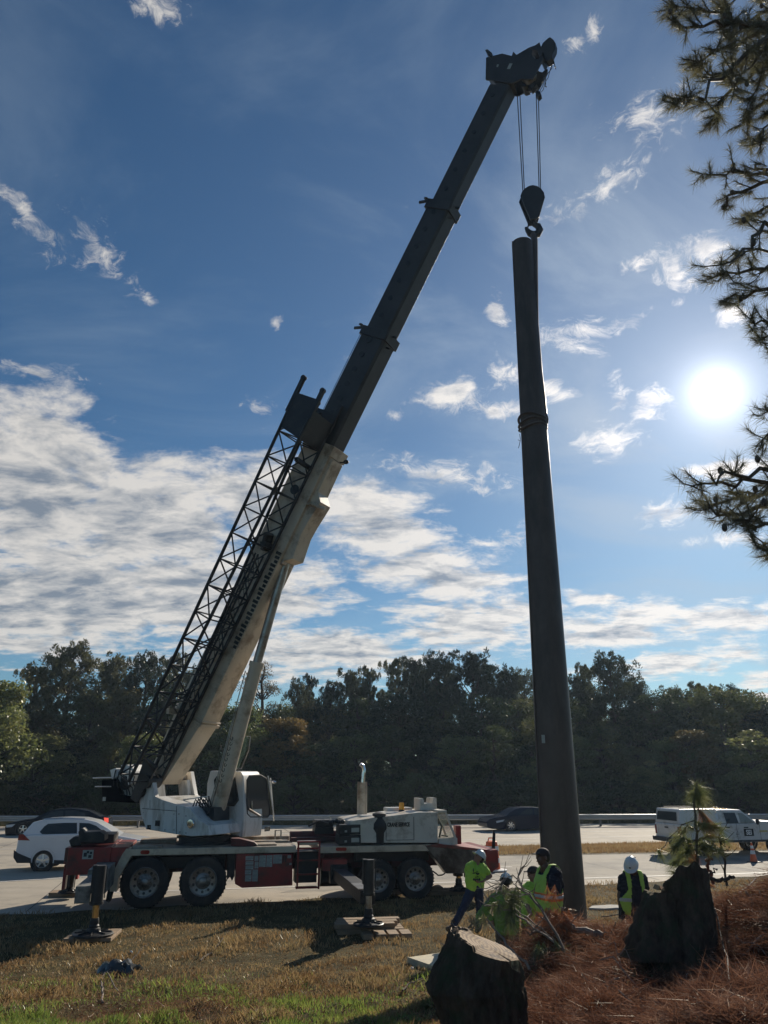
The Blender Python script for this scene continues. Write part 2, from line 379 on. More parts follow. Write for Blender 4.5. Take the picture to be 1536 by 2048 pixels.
CLOUDS = [
 (80, 960, 260, 200, -10, 1.6), (300, 1030, 270, 150, -20, 1.55), (520, 990, 190, 110, 0, 1.4), (140, 1190, 350, 150, 0, 1.6), (420, 1190, 300, 140, 0, 1.5),
 (720, 1040, 190, 90, -12, 1.2), (860, 1140, 190, 85, -15, 1.1), (960, 1250, 240, 80, 0, 1.15), (620, 1310, 420, 70, 0, 1.1), (1230, 1255, 300, 50, 0, 1.1),
 (1450, 1245, 260, 45, 0, 1.1), (1200, 1190, 100, 26, -10, .9), (1330, 1330, 260, 26, 5, .9), (1470, 945, 120, 22, 0, 1.0), (1530, 1370, 60, 40, 0, 1),
 (905, 790, 62, 24, 6, 1.5), (1000, 818, 46, 14, 0, 1.2), (1110, 785, 42, 17, -10, 1.4), (1020, 750, 30, 25, 0, 1.0), (1225, 882, 62, 24, 0, 1.3), (1300, 800, 34, 26, 0, 1.2), (1240, 780, 18, 26, 0, 1.1),
 (1410, 500, 48, 30, 0, 1.7), (1350, 545, 26, 36, 30, 1.5), (1280, 520, 44, 14, 10, 1.1), (1465, 625, 34, 20, 0, 1.7), (1360, 605, 14, 12, 0, 1.2), (1200, 382, 75, 20, 15, .9), (1300, 225, 60, 34, 0, .7),
 (1340, 1030, 60, 22, 0, 1.0), (1440, 1080, 90, 10, -5, 1.0), (45, 418, 65, 11, -25, .8), (90, 470, 50, 8, -15, .7), (205, 500, 50, 20, -35, .62), (120, 515, 40, 7, 0, .7),
 (310, 12, 46, 20, 0, .8), (70, 745, 70, 9, 0, .8), (965, 978, 44, 9, -8, 1), (790, 832, 14, 7, 0, 1), (530, 815, 28, 9, 0, .8), (880, 945, 110, 20, -10, .95), (1190, 62, 12, 22, 0, .9),
 (1150, 95, 14, 10, 0, .8), (995, 620, 16, 22, 0, 1), (1150, 690, 60, 10, -20, .8), (1160, 655, 80, 14, 0, .7), (1010, 1090, 60, 18, 30, .9), (550, 645, 10, 5, 0, 1), (295, 597, 9, 5, 0, 1)]
SMALL = CLOUDS[15:]
sky_world()
def veil_haze():  # volume added to lift the dark trees, standing in for lens glare
    mb = MB(); f = Fr(Vector((0, 0, 0)), 0); mb.box(f, -260, 260, -60, 190, -1.2, 36)
    m = bpy.data.materials.new('veil_haze_volume'); m.use_nodes = True; nt = m.node_tree; nt.nodes.clear(); o_ = _n(nt, 'ShaderNodeOutputMaterial'); v = _n(nt, 'ShaderNodeVolumePrincipled')
    v.inputs['Density'].default_value = VEIL_DENSITY; v.inputs['Color'].default_value = (.6, .78, 1, 1); v.inputs['Anisotropy'].default_value = .35; nt.links.new(v.outputs[0], o_.inputs['Volume'])
    o = mb.build('veil_haze', m, smooth=False); o['kind'] = 'stuff'; o['label'] = 'added thin bluish volume veiling the dark wood like lens glare'
VEIL_DENSITY = .0003
veil_haze()

# ---------------------------------------------------------------- ground sheet
def ground_material():
    m = bpy.data.materials.new('grass_soil'); m.use_nodes = True; nt = m.node_tree; L = nt.links; bs = nt.nodes['Principled BSDF']; bs.inputs['Roughness'].default_value = .95
    bs.inputs['Specular IOR Level'].default_value = .1
    tc = _n(nt, 'ShaderNodeTexCoord')
    def noise(s, d=6, r=.65):
        n = _n(nt, 'ShaderNodeTexNoise'); n.inputs['Scale'].default_value = s; n.inputs['Detail'].default_value = d; n.inputs['Roughness'].default_value = r; L.new(tc.outputs['Object'], n.inputs['Vector']); return n.outputs['Fac']
    r1 = _n(nt, 'ShaderNodeValToRGB'); e = r1.color_ramp.elements; e[0].position = .3; e[0].color = (.055, .045, .022, 1); e[1].position = .72; e[1].color = (.17, .125, .06, 1)
    x = e.new(.5); x.color = (.1, .08, .035, 1)
    L.new(noise(1.3), r1.inputs['Fac'])
    r2 = _n(nt, 'ShaderNodeValToRGB'); e = r2.color_ramp.elements; e[0].color = (.45, .45, .45, 1); e[1].color = (1.5, 1.5, 1.5, 1); e[0].position = .3; e[1].position = .7
    L.new(noise(22, 8, .8), r2.inputs['Fac'])
    mx = _n(nt, 'ShaderNodeMixRGB', blend_type='MULTIPLY'); mx.inputs['Fac'].default_value = 1; L.new(r1.outputs[0], mx.inputs['Color1']); L.new(r2.outputs[0], mx.inputs['Color2'])
    L.new(mx.outputs[0], bs.inputs['Base Color'])
    b = _n(nt, 'ShaderNodeBump'); b.inputs['Strength'].default_value = .8; b.inputs['Distance'].default_value = .06; L.new(noise(30, 8, .8), b.inputs['Height']); L.new(b.outputs[0], bs.inputs['Normal'])
    return m
M_soil = ground_material()
def build_ground():
    xs = np.concatenate([[-900, -400, -160, -80, -40, -20], np.arange(-13, 13.01, .16), [16, 22, 40, 80, 160, 400, 900]])
    ys = np.concatenate([[-60, -20, -5, 0, 3], np.arange(4.5, 18.01, .16), [19, 21, 24, 30, 45, 70, 120, 220, 500, 1500]])
    gx, gy = np.meshgrid(xs, ys); z = terr_np(gx, gy)
    fine = (gy < 18) & (gy > 4.5) & (np.abs(gx) < 13)
    rr = np.random.default_rng(2).normal(size=z.shape) * .012
    z = z + np.where(fine, rr, 0); z = np.where(gy > 17.5, 0, z)
    V = np.stack([gx, gy, z], -1).reshape(-1, 3); nx = len(xs); ny = len(ys)
    fs = [(j * nx + i, j * nx + i + 1, (j + 1) * nx + i + 1, (j + 1) * nx + i) for j in range(ny - 1) for i in range(nx - 1)]
    me = bpy.data.meshes.new('ground'); me.from_pydata([tuple(v) for v in V], [], fs); me.materials.append(M_soil)
    me.polygons.foreach_set('use_smooth', [True] * len(me.polygons))
    o = bpy.data.objects.new('ground', me); COL.objects.link(o); o['kind'] = 'structure'
build_ground()

# ---------------------------------------------------------------- roads
M_conc = M('worn_concrete', (.42, .365, .285), rough=.85, var=.12, scale=.5, bump=.25, bscale=60, dirt=(.22, .2, .175), damt=.4, dscale=.35, stretch=(1, 2.6, 1))
M_asph = M('pale_asphalt', (.31, .275, .22), rough=.85, var=.14, scale=.6, bump=.35, bscale=80, dirt=(.17, .16, .145), damt=.5, dscale=.4, stretch=(.6, 2.6, 1))
M_white = M('road_paint', (.62, .6, .55), rough=.7, var=.12, scale=6, dirt=(.35, .33, .3), damt=.35, dscale=5)
M_joint = M('tar_joint', (.08, .075, .07), rough=.9)
def sheet(name, pts, z, mat, kind='structure', **k):
    mb = MB(); mb.add([Vector((p.x, p.y, z)) for p in pts], [tuple(range(len(pts)))])
    o = mb.build(name, mat, smooth=False); o['kind'] = kind
    for a, b in k.items(): o[a] = b
    return o
NE0 = gp(0, 1831); NE1 = gp(1330, 1762)
def line_at(a, b, x):
    t = (x - a.x) / (b.x - a.x); return Vector((x, a.y + (b.y - a.y) * t, 0))
FE0 = gp(0, 1653); FE1 = gp(1536, 1646)
edge = [line_at(NE0, NE1, x) for x in np.linspace(-70, 110, 300)]
for i, p in enumerate(edge): p.y += .12 * math.sin(i * 1.9) + .08 * math.sin(i * 4.3)
sheet('road', [p for p in edge] + [line_at(FE0, FE1, 160), line_at(FE0, FE1, -90)], .004, M_conc)
# near lane, darker and rougher
ne = [line_at(gp(450, 1787), gp(1330, 1753), x) for x in np.linspace(-3, 60, 40)]
sheet('ramp_lane', [gp(560, 1786)] + ne[2:] + [Vector((60, 62, 0)), Vector((gp(1330, 1707).x, gp(1330, 1707).y, 0)), gp(1000, 1712), gp(820, 1716)], .008, M_asph)
def stripe(a, b, w, z=.012, name='lane_line'):
    a = Vector((a.x, a.y, 0)); b = Vector((b.x, b.y, 0)); t = (b - a).normalized(); n = Vector((-t.y, t.x, 0)) * w / 2
    return sheet(name, [a - n, b - n, b + n, a + n], z, M_white)
def ext(a, b, k0, k1): return a + (b - a) * k0, a + (b - a) * k1
stripe(*ext(gp(867, 1766), gp(1329, 1752), -1.2, 3), .15)
stripe(*ext(gp(0, 1764), gp(138, 1756), -1.5, 3.2), .15)
stripe(*ext(gp(0, 1699), gp(1165, 1675), -1, 2), .15)
stripe(*ext(gp(867, 1667), gp(1320, 1662), -.2, 3), .15)
stripe(gp(985, 1735), gp(1024, 1734), .15)
stripe(gp(540, 1668), gp(620, 1667), .15); stripe(gp(700, 1668), gp(760, 1667), .15)
# expansion joints of the concrete slabs
jm = MB()
for k in range(-8, 14):
    a = line_at(NE0, NE1, k * 4.6) + Vector((0, .3, 0)); d = Vector((-math.sin(R(13)), math.cos(R(13)), 0)); b = a + d * (8 if a.x > 2 else 30)
    n = Vector((.015, 0, 0)); jm.add([a - n + Vector((0, 0, .0105)), a + n + Vector((0, 0, .0105)), b + n + Vector((0, 0, .0105)), b - n + Vector((0, 0, .0105))], [(0, 1, 2, 3)])
o = jm.build('pavement_joints', M_joint, smooth=False); o['kind'] = 'structure'
# grass gore between ramp and main lanes
M_gore = M('verge_soil', (.12, .095, .05), rough=.95, var=.4, scale=3, bump=.6)
GORE = [gp(760, 1707), gp(880, 1698), gp(1000, 1693), gp(1165, 1688), gp(1330, 1685), gp(1536, 1680), gp(1900, 1672), gp(1900, 1694), gp(1536, 1702), gp(1330, 1707), gp(1165, 1710), gp(1000, 1712), gp(880, 1713)]
sheet('grass_gore', GORE, .016, M_gore)
# ---------------------------------------------------------------- grass and straw
def sm_noise(x, y, s, seed=0):
    """cheap smooth noise 0..1"""
    r = np.random.default_rng(seed); out = np.zeros_like(x)
    for i in range(7):
        a = r.uniform(0, 2 * np.pi); k = s * r.uniform(.6, 1.9); out += np.sin((x * np.cos(a) + y * np.sin(a)) * k + r.uniform(0, 6))
    return np.clip(.5 + out / 7, 0, 1)
def in_view(x, y, m=.4): return np.abs(x) < y * .53 + m
def edge_y(x): t = (x - NE0.x) / (NE1.x - NE0.x); return NE0.y + (NE1.y - NE0.y) * t
def straw_w(x, y):
    """1 where pine straw covers the bank"""
    a = np.clip((x - (.75 + (y - 7.5) * .22)) / .5, 0, 1) * np.clip((12.6 - y) / 1.0, 0, 1)
    return a
def grass(name, N, y0, y1, hfun, dens, mat, label, wd=.008, lean=.5, power=1.6, seed=1):
    r = np.random.default_rng(seed); y = y0 + (y1 - y0) * r.uniform(0, 1, N) ** power; x = r.uniform(-1, 1, N) * (y * .53 + .5)
    k = r.uniform(0, 1, N) < dens(x, y); x = x[k]; y = y[k]; n = len(x)
    z = terr_np(x, y) - .01; h = hfun(x, y) * r.uniform(.5, 1.25, n)
    ld = rdir(n, r); ld[:, 2] = 0
    P = np.stack([x, y, z], 1); tip = P + ld * (h * lean * r.uniform(.2, 1.1, n))[:, None]; tip[:, 2] += h
    mid = P * .45 + tip * .55; mid[:, 2] += h * .12
    B = unit(np.cross(ld, [[0, 0, 1.]]) * 1.0 + rdir(n, r) * .4); B[:, 2] = 0; w = (wd * (1 + (y - 9) * .05))[:, None] * r.uniform(.7, 1.3, n)[:, None]
    V = np.stack([P - B * w, P + B * w, mid + B * w * .7, tip, mid - B * w * .7], 1).reshape(-1, 3)
    o = tri_mesh(name, V, 5, mat); return tag(o, label, 'grass', kind='stuff')
M_dry = MLeaf('dry_grass_blades', [(.16, .085, .035), (.32, .2, .09), (.45, .32, .16), (.3, .26, .1)], scale=1.1, trans=.4, gloss=.05, rnd=0)
M_grn = MLeaf('green_grass_blades', [(.13, .21, .04), (.22, .3, .06), (.38, .36, .1)], scale=1.6, trans=.5, gloss=.07, rnd=0)
def d_dry(x, y):
    d = (.25 + .85 * sm_noise(x, y, 1.6, 3)) * (.25 + 1.1 * sm_noise(x, y, 6, 4)) * (.5 + .9 * sm_noise(x, y, 15, 14)) * (1 - straw_w(x, y) * .97) * (1 - .55 * green_w(x, y))
    return d * np.where(y > edge_y(x) - .12 + .35 * (sm_noise(x, y, 4, 8) - .5), 0, 1)
def green_w(x, y):
    return np.clip(1.25 - (y - 8.6) / 5.5, 0, 1) * np.clip(1.05 - (x + 1.5) / 6, 0.3, 1) * (sm_noise(x, y, 2.2, 7) * 2.4 - .3).clip(0, 1) * (.4 + sm_noise(x, y, 9, 17))
def d_grn(x, y): return green_w(x, y) * (1 - straw_w(x, y))
grass('dry_grass', 300000, 7.3, 28, lambda x, y: .03 + .13 * sm_noise(x, y, 2.5, 5) ** 1.6, d_dry, M_dry, 'dry tan and brown grass covering the verge under the crane', wd=.005, lean=1.2)
grass('green_grass', 210000, 7.3, 15.5, lambda x, y: .04 + .1 * sm_noise(x, y, 3.1, 6) ** 1.5, d_grn, M_grn, 'short green grass patches at the near left of the verge', wd=.005, seed=2, lean=1.0)
def strip_grass(name, poly_fn, N, label, h=.12, seed=3, mat=M_dry, wd=.02):
    r = np.random.default_rng(seed); P = poly_fn(r, N); n = len(P); ld = rdir(n, r); ld[:, 2] = 0
    hh = (h * r.uniform(.4, 1.3, n))[:, None]; tip = P + ld * hh * .4; tip[:, 2] += hh[:, 0]; B = rdir(n, r) * wd; B[:, 2] = 0
    o = tri_mesh(name, np.stack([P - B, P + B, tip], 1).reshape(-1, 3), 3, mat); return tag(o, label, 'grass', kind='stuff')
def gore_pts(r, N):
    t = r.uniform(0, 1, N) ** .8; top = [gp(880, 1699), gp(1000, 1694), gp(1330, 1686), gp(1900, 1673)]; bot = [gp(880, 1711), gp(1000, 1710.5), gp(1330, 1705.5), gp(1900, 1693)]
    xt = np.interp(t, [0, .2, .6, 1], [p.x for p in top]); yt = np.interp(t, [0, .2, .6, 1], [p.y for p in top]); xb = np.interp(t, [0, .2, .6, 1], [p.x for p in bot]); yb = np.interp(t, [0, .2, .6, 1], [p.y for p in bot])
    s = r.uniform(0, 1, N); return np.stack([xt * (1 - s) + xb * s, yt * (1 - s) + yb * s, np.full(N, .01)], 1)
strip_grass('gore_grass', gore_pts, 26000, 'low brown grass on the narrow gore strip beyond the ramp', h=.13, wd=.02)
M_rough = MLeaf('rough_verge_grass', [(.05, .06, .02), (.15, .12, .05), (.24, .19, .09)], scale=.8, trans=.35, gloss=.03, rnd=0)
def far_pts(r, N):
    x = r.uniform(-48, 60, N); a = np.array([line_at(FE0, FE1, v).y for v in (0., 1.)]); y = a[0] + (a[1] - a[0]) * x + r.uniform(0, 1, N) ** 1.5 * 14 + .1
    return np.stack([x, y, np.zeros(N)], 1)
strip_grass('far_verge_grass', far_pts, 60000, 'rough grass below the guardrail along the edge of the wood', h=.3, seed=9, mat=M_rough, wd=.03)

# pine straw and dead needles
M_straw = MLeaf('pine_straw', [(.04, .02, .013), (.13, .055, .033), (.29, .15, .095), (.55, .38, .27)], scale=3.2, trans=.3, gloss=.012, rnd=0, rough=.35)  # palest ramp tone is a sunlit highlight put into the straw colour
def straw():
    r = np.random.default_rng(21); N = 11000; y = 4.6 + 8.4 * r.uniform(0, 1, N) ** 1.0; x = r.uniform(.1, 1, N) * (y * .53 + .9)
    k = r.uniform(0, 1, N) < straw_w(x, y) * (.35 + .8 * sm_noise(x, y, 2.5, 9)); x = x[k]; y = y[k]; out = []
    for i in range(len(x)):
        n = int(r.integers(18, 36)); c = np.array([x[i], y[i], terr(x[i], y[i])]); fl = r.uniform(0, 1)
        a = rdir(1, r)[0]; a[2] = abs(a[2]) * .7 + .15
        base = c[None] + r.normal(size=(n, 3)) * [[.09, .09, .02]]; base[:, 2] += .02 + r.uniform(0, .1, n)
        D = a[None] + rdir(n, r) * (.35 if fl < .65 else .9); D[:, 2] = np.abs(D[:, 2]) * .6 - .05
        out.append(needles(base, D, r.uniform(.13, .27, n), .0062, .15, r))
    # loose layer
    N = 110000; y = 4.6 + 8.6 * r.uniform(0, 1, N) ** 1.0; x = r.uniform(.05, 1, N) * (y * .53 + .9); k = r.uniform(0, 1, N) < straw_w(x, y) * .9 + .02; x = x[k]; y = y[k]; n = len(x)
    P = np.stack([x, y, terr_np(x, y) + r.uniform(.0, .05, n)], 1); D = rdir(n, r); D[:, 2] *= .25
    out.append(needles(P, D, r.uniform(.08, .2, n), .004, 0, r))
    # patches of straw lying in the grass on the left
    for (cx, cyy, s, m) in [(gp(440, 1930).x, 12.3, .9, 3000), (gp(300, 1990).x * .8, 10.2, .5, 1200), (-.8, 8.9, .8, 2600), (.3, 9.4, .5, 1500), (-3.2, 9.6, .6, 900), (-4.2, 13.6, 1.4, 1500), (.2, 8.2, .5, 2500)]:
        P = np.stack([r.normal(cx, s, m), r.normal(cyy, s * .7, m), np.zeros(m)], 1); P[:, 2] = terr_np(P[:, 0], P[:, 1]) + r.uniform(.02, .09, m)
        D = rdir(m, r); D[:, 2] *= .35; out.append(needles(P, D, r.uniform(.08, .2, m), .005, 0, r))
    return tag(tri_mesh('pine_straw', np.concatenate(out), 3, M_straw), 'red brown pine straw and dead needles heaped over the bank', 'pine straw', kind='stuff')
straw()

M_bark = M('pine_bark', (.075, .055, .042), rough=.9, var=.45, scale=9, bump=1.0, bscale=28, stretch=(1, 1, .35))
M_twig = M('grey_twig', (.11, .085, .065), rough=.75, var=.35, scale=14)
M_deadwood = M('weathered_wood', (.23, .18, .14), rough=.8, var=.3, scale=9, stretch=(1, 1, .5))

# ---------------------------------------------------------------- tree prototypes (local coordinates, base at 0)
def wind(path, n, amp, r):
    """resample a polyline with wobble"""
    pts = [Vector(p) for p in path]; out = []
    for i in range(n):
        t = i / (n - 1) * (len(pts) - 1); k = min(int(t), len(pts) - 2); f = t - k
        p = pts[k].lerp(pts[k + 1], f); 
        if 0 < i < n - 1: p = p + Vector((r.normal(), r.normal(), r.normal())) * amp
        out.append(p)
    return out

M_fol = {
 'pine': MLeaf('pine_foliage', [(.02, .032, .014), (.06, .07, .028), (.13, .125, .055)], scale=.4, trans=.35, gloss=.06, rnd=.7),
 'dark': MLeaf('broadleaf_foliage', [(.02, .035, .012), (.055, .072, .022), (.13, .14, .045), (.15, .13, .05)], scale=.35, trans=.45, gloss=.05, rnd=.8),
 'olive': MLeaf('olive_foliage', [(.08, .11, .035), (.17, .19, .06), (.28, .26, .1)], scale=.5, trans=.55, gloss=.06),
 'autumn': MLeaf('autumn_foliage', [(.09, .075, .025), (.17, .12, .04), (.26, .15, .05)], scale=.6, trans=.5, gloss=.05),
 'sparse': MLeaf('sparse_leaves', [(.1, .08, .04), (.2, .15, .07)], scale=.8, trans=.4, gloss=.05)}
def tree_proto(kind, H, Wd, base, seed, leafn, lsz, fol, n_cl=42, fingers=False):
    """returns (trunk mesh, crown mesh); a tree H tall, crown radius Wd, crown from base*H up"""
    r = np.random.default_rng(seed); mb = MB(); mats = M_fol[fol]
    top = Vector((r.normal() * .3, r.normal() * .3, H * .95))
    tr = wind([(0, 0, 0), (top.x * .5, top.y * .5, H * .5), top], 9, .12, r); mb.tube(tr, [H * .02 * (1 - .85 * i / 8) + .02 for i in range(9)], 7)
    C = []; cl = []
    for i in range(n_cl):
        u = r.uniform(0, 1) ** .8; z = H * (base + (1 - base) * u)
        if fingers: rad = Wd * (1 - ((u - .32) / .74) ** 2 * .92 if u > .32 else .65 + u) * r.uniform(.35, 1)
        else: rad = Wd * math.sqrt(max(.04, 1 - ((u - .42) / .62) ** 2)) * r.uniform(.35, 1)
        th = r.uniform(0, 2 * np.pi); c = np.array([rad * math.cos(th), rad * math.sin(th), z]); s = Wd * r.uniform(.18, .34); cl.append((c, s))
        zt = z - rad * r.uniform(.3, .7); zt = max(H * .12, zt); k = min(8, max(0, int(zt / (H * .95) * 8))); p0 = tr[k]
        mb.tube(wind([p0, (p0 + Vector(c)) * .5 + Vector((0, 0, .1)), Vector(c)], 5, .08, r), [.07, .055, .045, .03, .015], 4, caps=False)
    n_each = leafn // n_cl; VV = []
    for c, s in cl:
        if fingers:
            m = 5
            for _ in range(m):
                o = c + r.normal(size=3) * [s * .8, s * .8, s * .45]; ln = s * r.uniform(.4, 1.0); k = n_each // m
                t = r.uniform(0, 1, k); wob = rdir(k, r); P = o[None] + np.array([[r.normal() * .15, r.normal() * .15, 1.]]) * (t * ln)[:, None] + wob * (s * .42 * (1 - t * .55))[:, None]
                VV.append(leaves(P, np.full(k, lsz * 1.5), np.full(k, lsz * .42), wob * .8 + [[0, 0, .9]], .45, r))
        else:
            k = n_each; d = rdir(k, r); P = c[None] + d * (s * r.uniform(.35, 1.1, k) ** .6)[:, None] * [[1.15, 1.15, .72]]
            VV.append(leaves(P, np.full(k, lsz), np.full(k, lsz * .6), None, 1, r))
    return mb, np.concatenate(VV), mats
PROTO = {}
def make_proto(key, kind, *a, **k):
    mb, V, mat = tree_proto(kind, *a, **k)
    tm = mb.mesh('trunk'); tm.materials.append(M_bark); tm.polygons.foreach_set('use_smooth', [True] * len(tm.polygons))
    o = tri_mesh('crown', V, 4, mat); cm = o.data; bpy.data.objects.remove(o); PROTO[key] = (tm, cm)
make_proto('pineA', 'pine', 16, 3.0, .45, 31, 15000, .22, 'pine', n_cl=46, fingers=True)
make_proto('pineB', 'pine', 16, 2.5, .4, 32, 14000, .22, 'pine', n_cl=40, fingers=True)
make_proto('pineC', 'pine', 16, 3.6, .5, 33, 16000, .22, 'pine', n_cl=48, fingers=True)
make_proto('oakA', 'oak', 13, 4.0, .12, 34, 15000, .26, 'dark', n_cl=60)
make_proto('oakB', 'oak', 13, 3.4, .1, 35, 15000, .24, 'dark', n_cl=55)
make_proto('oakC', 'oak', 10, 3.3, .08, 36, 13000, .22, 'olive', n_cl=50)
make_proto('autumn', 'oak', 8, 2.4, .1, 37, 9000, .2, 'autumn', n_cl=36)
make_proto('olive', 'oak', 7, 2.3, .08, 38, 11000, .19, 'olive', n_cl=40)
make_proto('bush', 'oak', 4, 2.4, .04, 39, 8000, .18, 'dark', n_cl=34)
make_proto('poplar', 'oak', 15, 2.2, .25, 40, 6500, .14, 'sparse', n_cl=60)
def plant_tree(key, name, cat, X, Y, h, label, group=None, wide=1.0, rot=None):
    tm, cm = PROTO[key]; H0 = {'pineA': 16, 'pineB': 16, 'pineC': 16, 'oakA': 13, 'oakB': 13, 'oakC': 10, 'autumn': 8, 'olive': 7, 'bush': 4, 'poplar': 15}[key]
    s = h / H0; root = thing(name, label, cat, (X, Y, 0), group); s_z = s * (.935 if Y < 94 else .9) * (.965 if X / Y > .3 else 1); root.scale = (s * wide, s * wide, s_z); root.rotation_euler = (0, 0, random.uniform(0, 6.28) if rot is None else rot)
    for nm, me in (('trunk', tm), ('crown', cm)):
        o = bpy.data.objects.new(nm, me); COL.objects.link(o); o.parent = root
    return root
def htop(px, py, Y):
    p = aty(px, py, Y); return p.x, p.z
def tree_px(key, name, cat, px, py, Y, label, group=None, wide=1.0):
    x, h = htop(px, py, Y); return plant_tree(key, name, cat, x, Y, h, label, group, wide)
# named front trees: (proto, top pixel, depth, width factor)
G1 = 'pines along the far tree line'; G2 = 'leafy trees in the dark wood behind the guardrail'; G3 = 'bushes along the foot of the wood'
tree_px('pineC', 'pine_tree', 'tree', 150, 1285, 80, 'broad rounded pine above the wood, left of the lattice jib', wide=1.25)
tree_px('pineA', 'pine_tree', 'tree', 940, 1298, 84, 'tallest rounded pine in the middle of the tree line, left of the pole', wide=1.3)
tree_px('pineC', 'pine_tree', 'tree', 1215, 1306, 82, 'tall open pine right of the steel pole with sky showing through its crown', wide=1.15)
tree_px('poplar', 'poplar_tree', 'tree', 522, 1300, 76, 'nearly leafless pale tree between the boom and the lift cylinder', wide=1.1)
tree_px('autumn', 'autumn_tree', 'tree', 570, 1432, 70, 'orange tinged tree to the right of the lift cylinder', wide=1.3)
tree_px('autumn', 'autumn_tree', 'tree', 1375, 1450, 68, 'rusty orange topped small tree above the pickup truck', wide=1.1)
tree_px('olive', 'small_tree', 'tree', 1290, 1515, 66, 'pale olive bushy tree leaning out of the wood left of the pickup truck', wide=1.3)
tree_px('olive', 'small_tree', 'tree', 1500, 1450, 66, 'yellow green small tree at the right picture edge behind the pickup', wide=1.4)
tree_px('oakC', 'leafy_tree', 'tree', -10, 1345, 66, 'yellow green leafy tree at the left picture edge', wide=1.15)
tree_px('oakC', 'leafy_tree', 'tree', 470, 1395, 70, 'green and yellow tree directly behind the crane boom', wide=1.0)
tree_px('autumn', 'small_tree', 'tree', 825, 1535, 68, 'small yellowish tree behind the beacon light of the crane carrier', wide=.8)
tree_px('olive', 'bush', 'bush', 1062, 1520, 66, 'pale green bush at the left edge of the pole above the dark sedan', wide=.8)
L1 = 'dark pine top rising out of the tree line'; L2 = 'dark leafy tree packed in the wood behind the guardrail'; L3 = 'dark bush at the foot of the wood behind the guardrail'
PT = [(70, 1330, 1), (235, 1305, 1), (300, 1305, 1), (350, 1303, 1), (410, 1330, 1), (595, 1358, .7), (622, 1345, .6), (700, 1335, 1), (660, 1365, .8), (790, 1312, .9), (825, 1310, .9), (870, 1305, .9), (890, 1320, .9), (1010, 1332, 1), (1045, 1340, 1), (1170, 1322, .8), (1150, 1345, .8), (1262, 1350, .9), (1400, 1352, 1.1), (1340, 1362, 1.1), (1450, 1362, 1.2), (740, 1330, .8)]
for i, (px, py, w) in enumerate(PT):
    tree_px(('pineB', 'pineA', 'pineC')[i % 3], 'pine_tree', 'tree', px, py, 82 + (i * 7) % 11, L1, G1, w)
for i, (px, py) in enumerate([(1300, 1368), (1370, 1362), (1430, 1360), (1500, 1366), (1545, 1385), (1250, 1400), (1330, 1400), (1400, 1395), (1480, 1390), (20, 1385), (90, 1400), (190, 1380), (260, 1370), (340, 1370), (420, 1400), (560, 1400), (640, 1400), (720, 1390), (800, 1380), (880, 1390), (960, 1385), (1030, 1390), (1100, 1385), (1180, 1400), (-60, 1360), (1590, 1390), (-30, 1420)]):
    tree_px(('oakA', 'oakB')[i % 2], 'leafy_tree', 'tree', px, py, 76 + (i * 5) % 9, L2, G2, 1.15)
for i in range(24):
    px = -60 + i * 70; tree_px(('oakB', 'oakA', 'oakC')[i % 3], 'leafy_tree', 'tree', px, 1440 + (i * 37) % 55, 69 + (i * 3) % 5, L2, G2, 1.25)
for i in range(19):
    px = -90 + i * 95; tree_px(('oakA', 'oakB')[i % 2], 'leafy_tree', 'tree', px, 1400 + (i * 23) % 30, 95, L2, G2, 1.9)
for i in range(26):
    px = -40 + i * 63; tree_px('bush', 'bush', 'bush', px, 1540 + (i * 29) % 40, 65.5 + (i * 3) % 3, L3, G3, 1.0 + .2 * (i % 3))

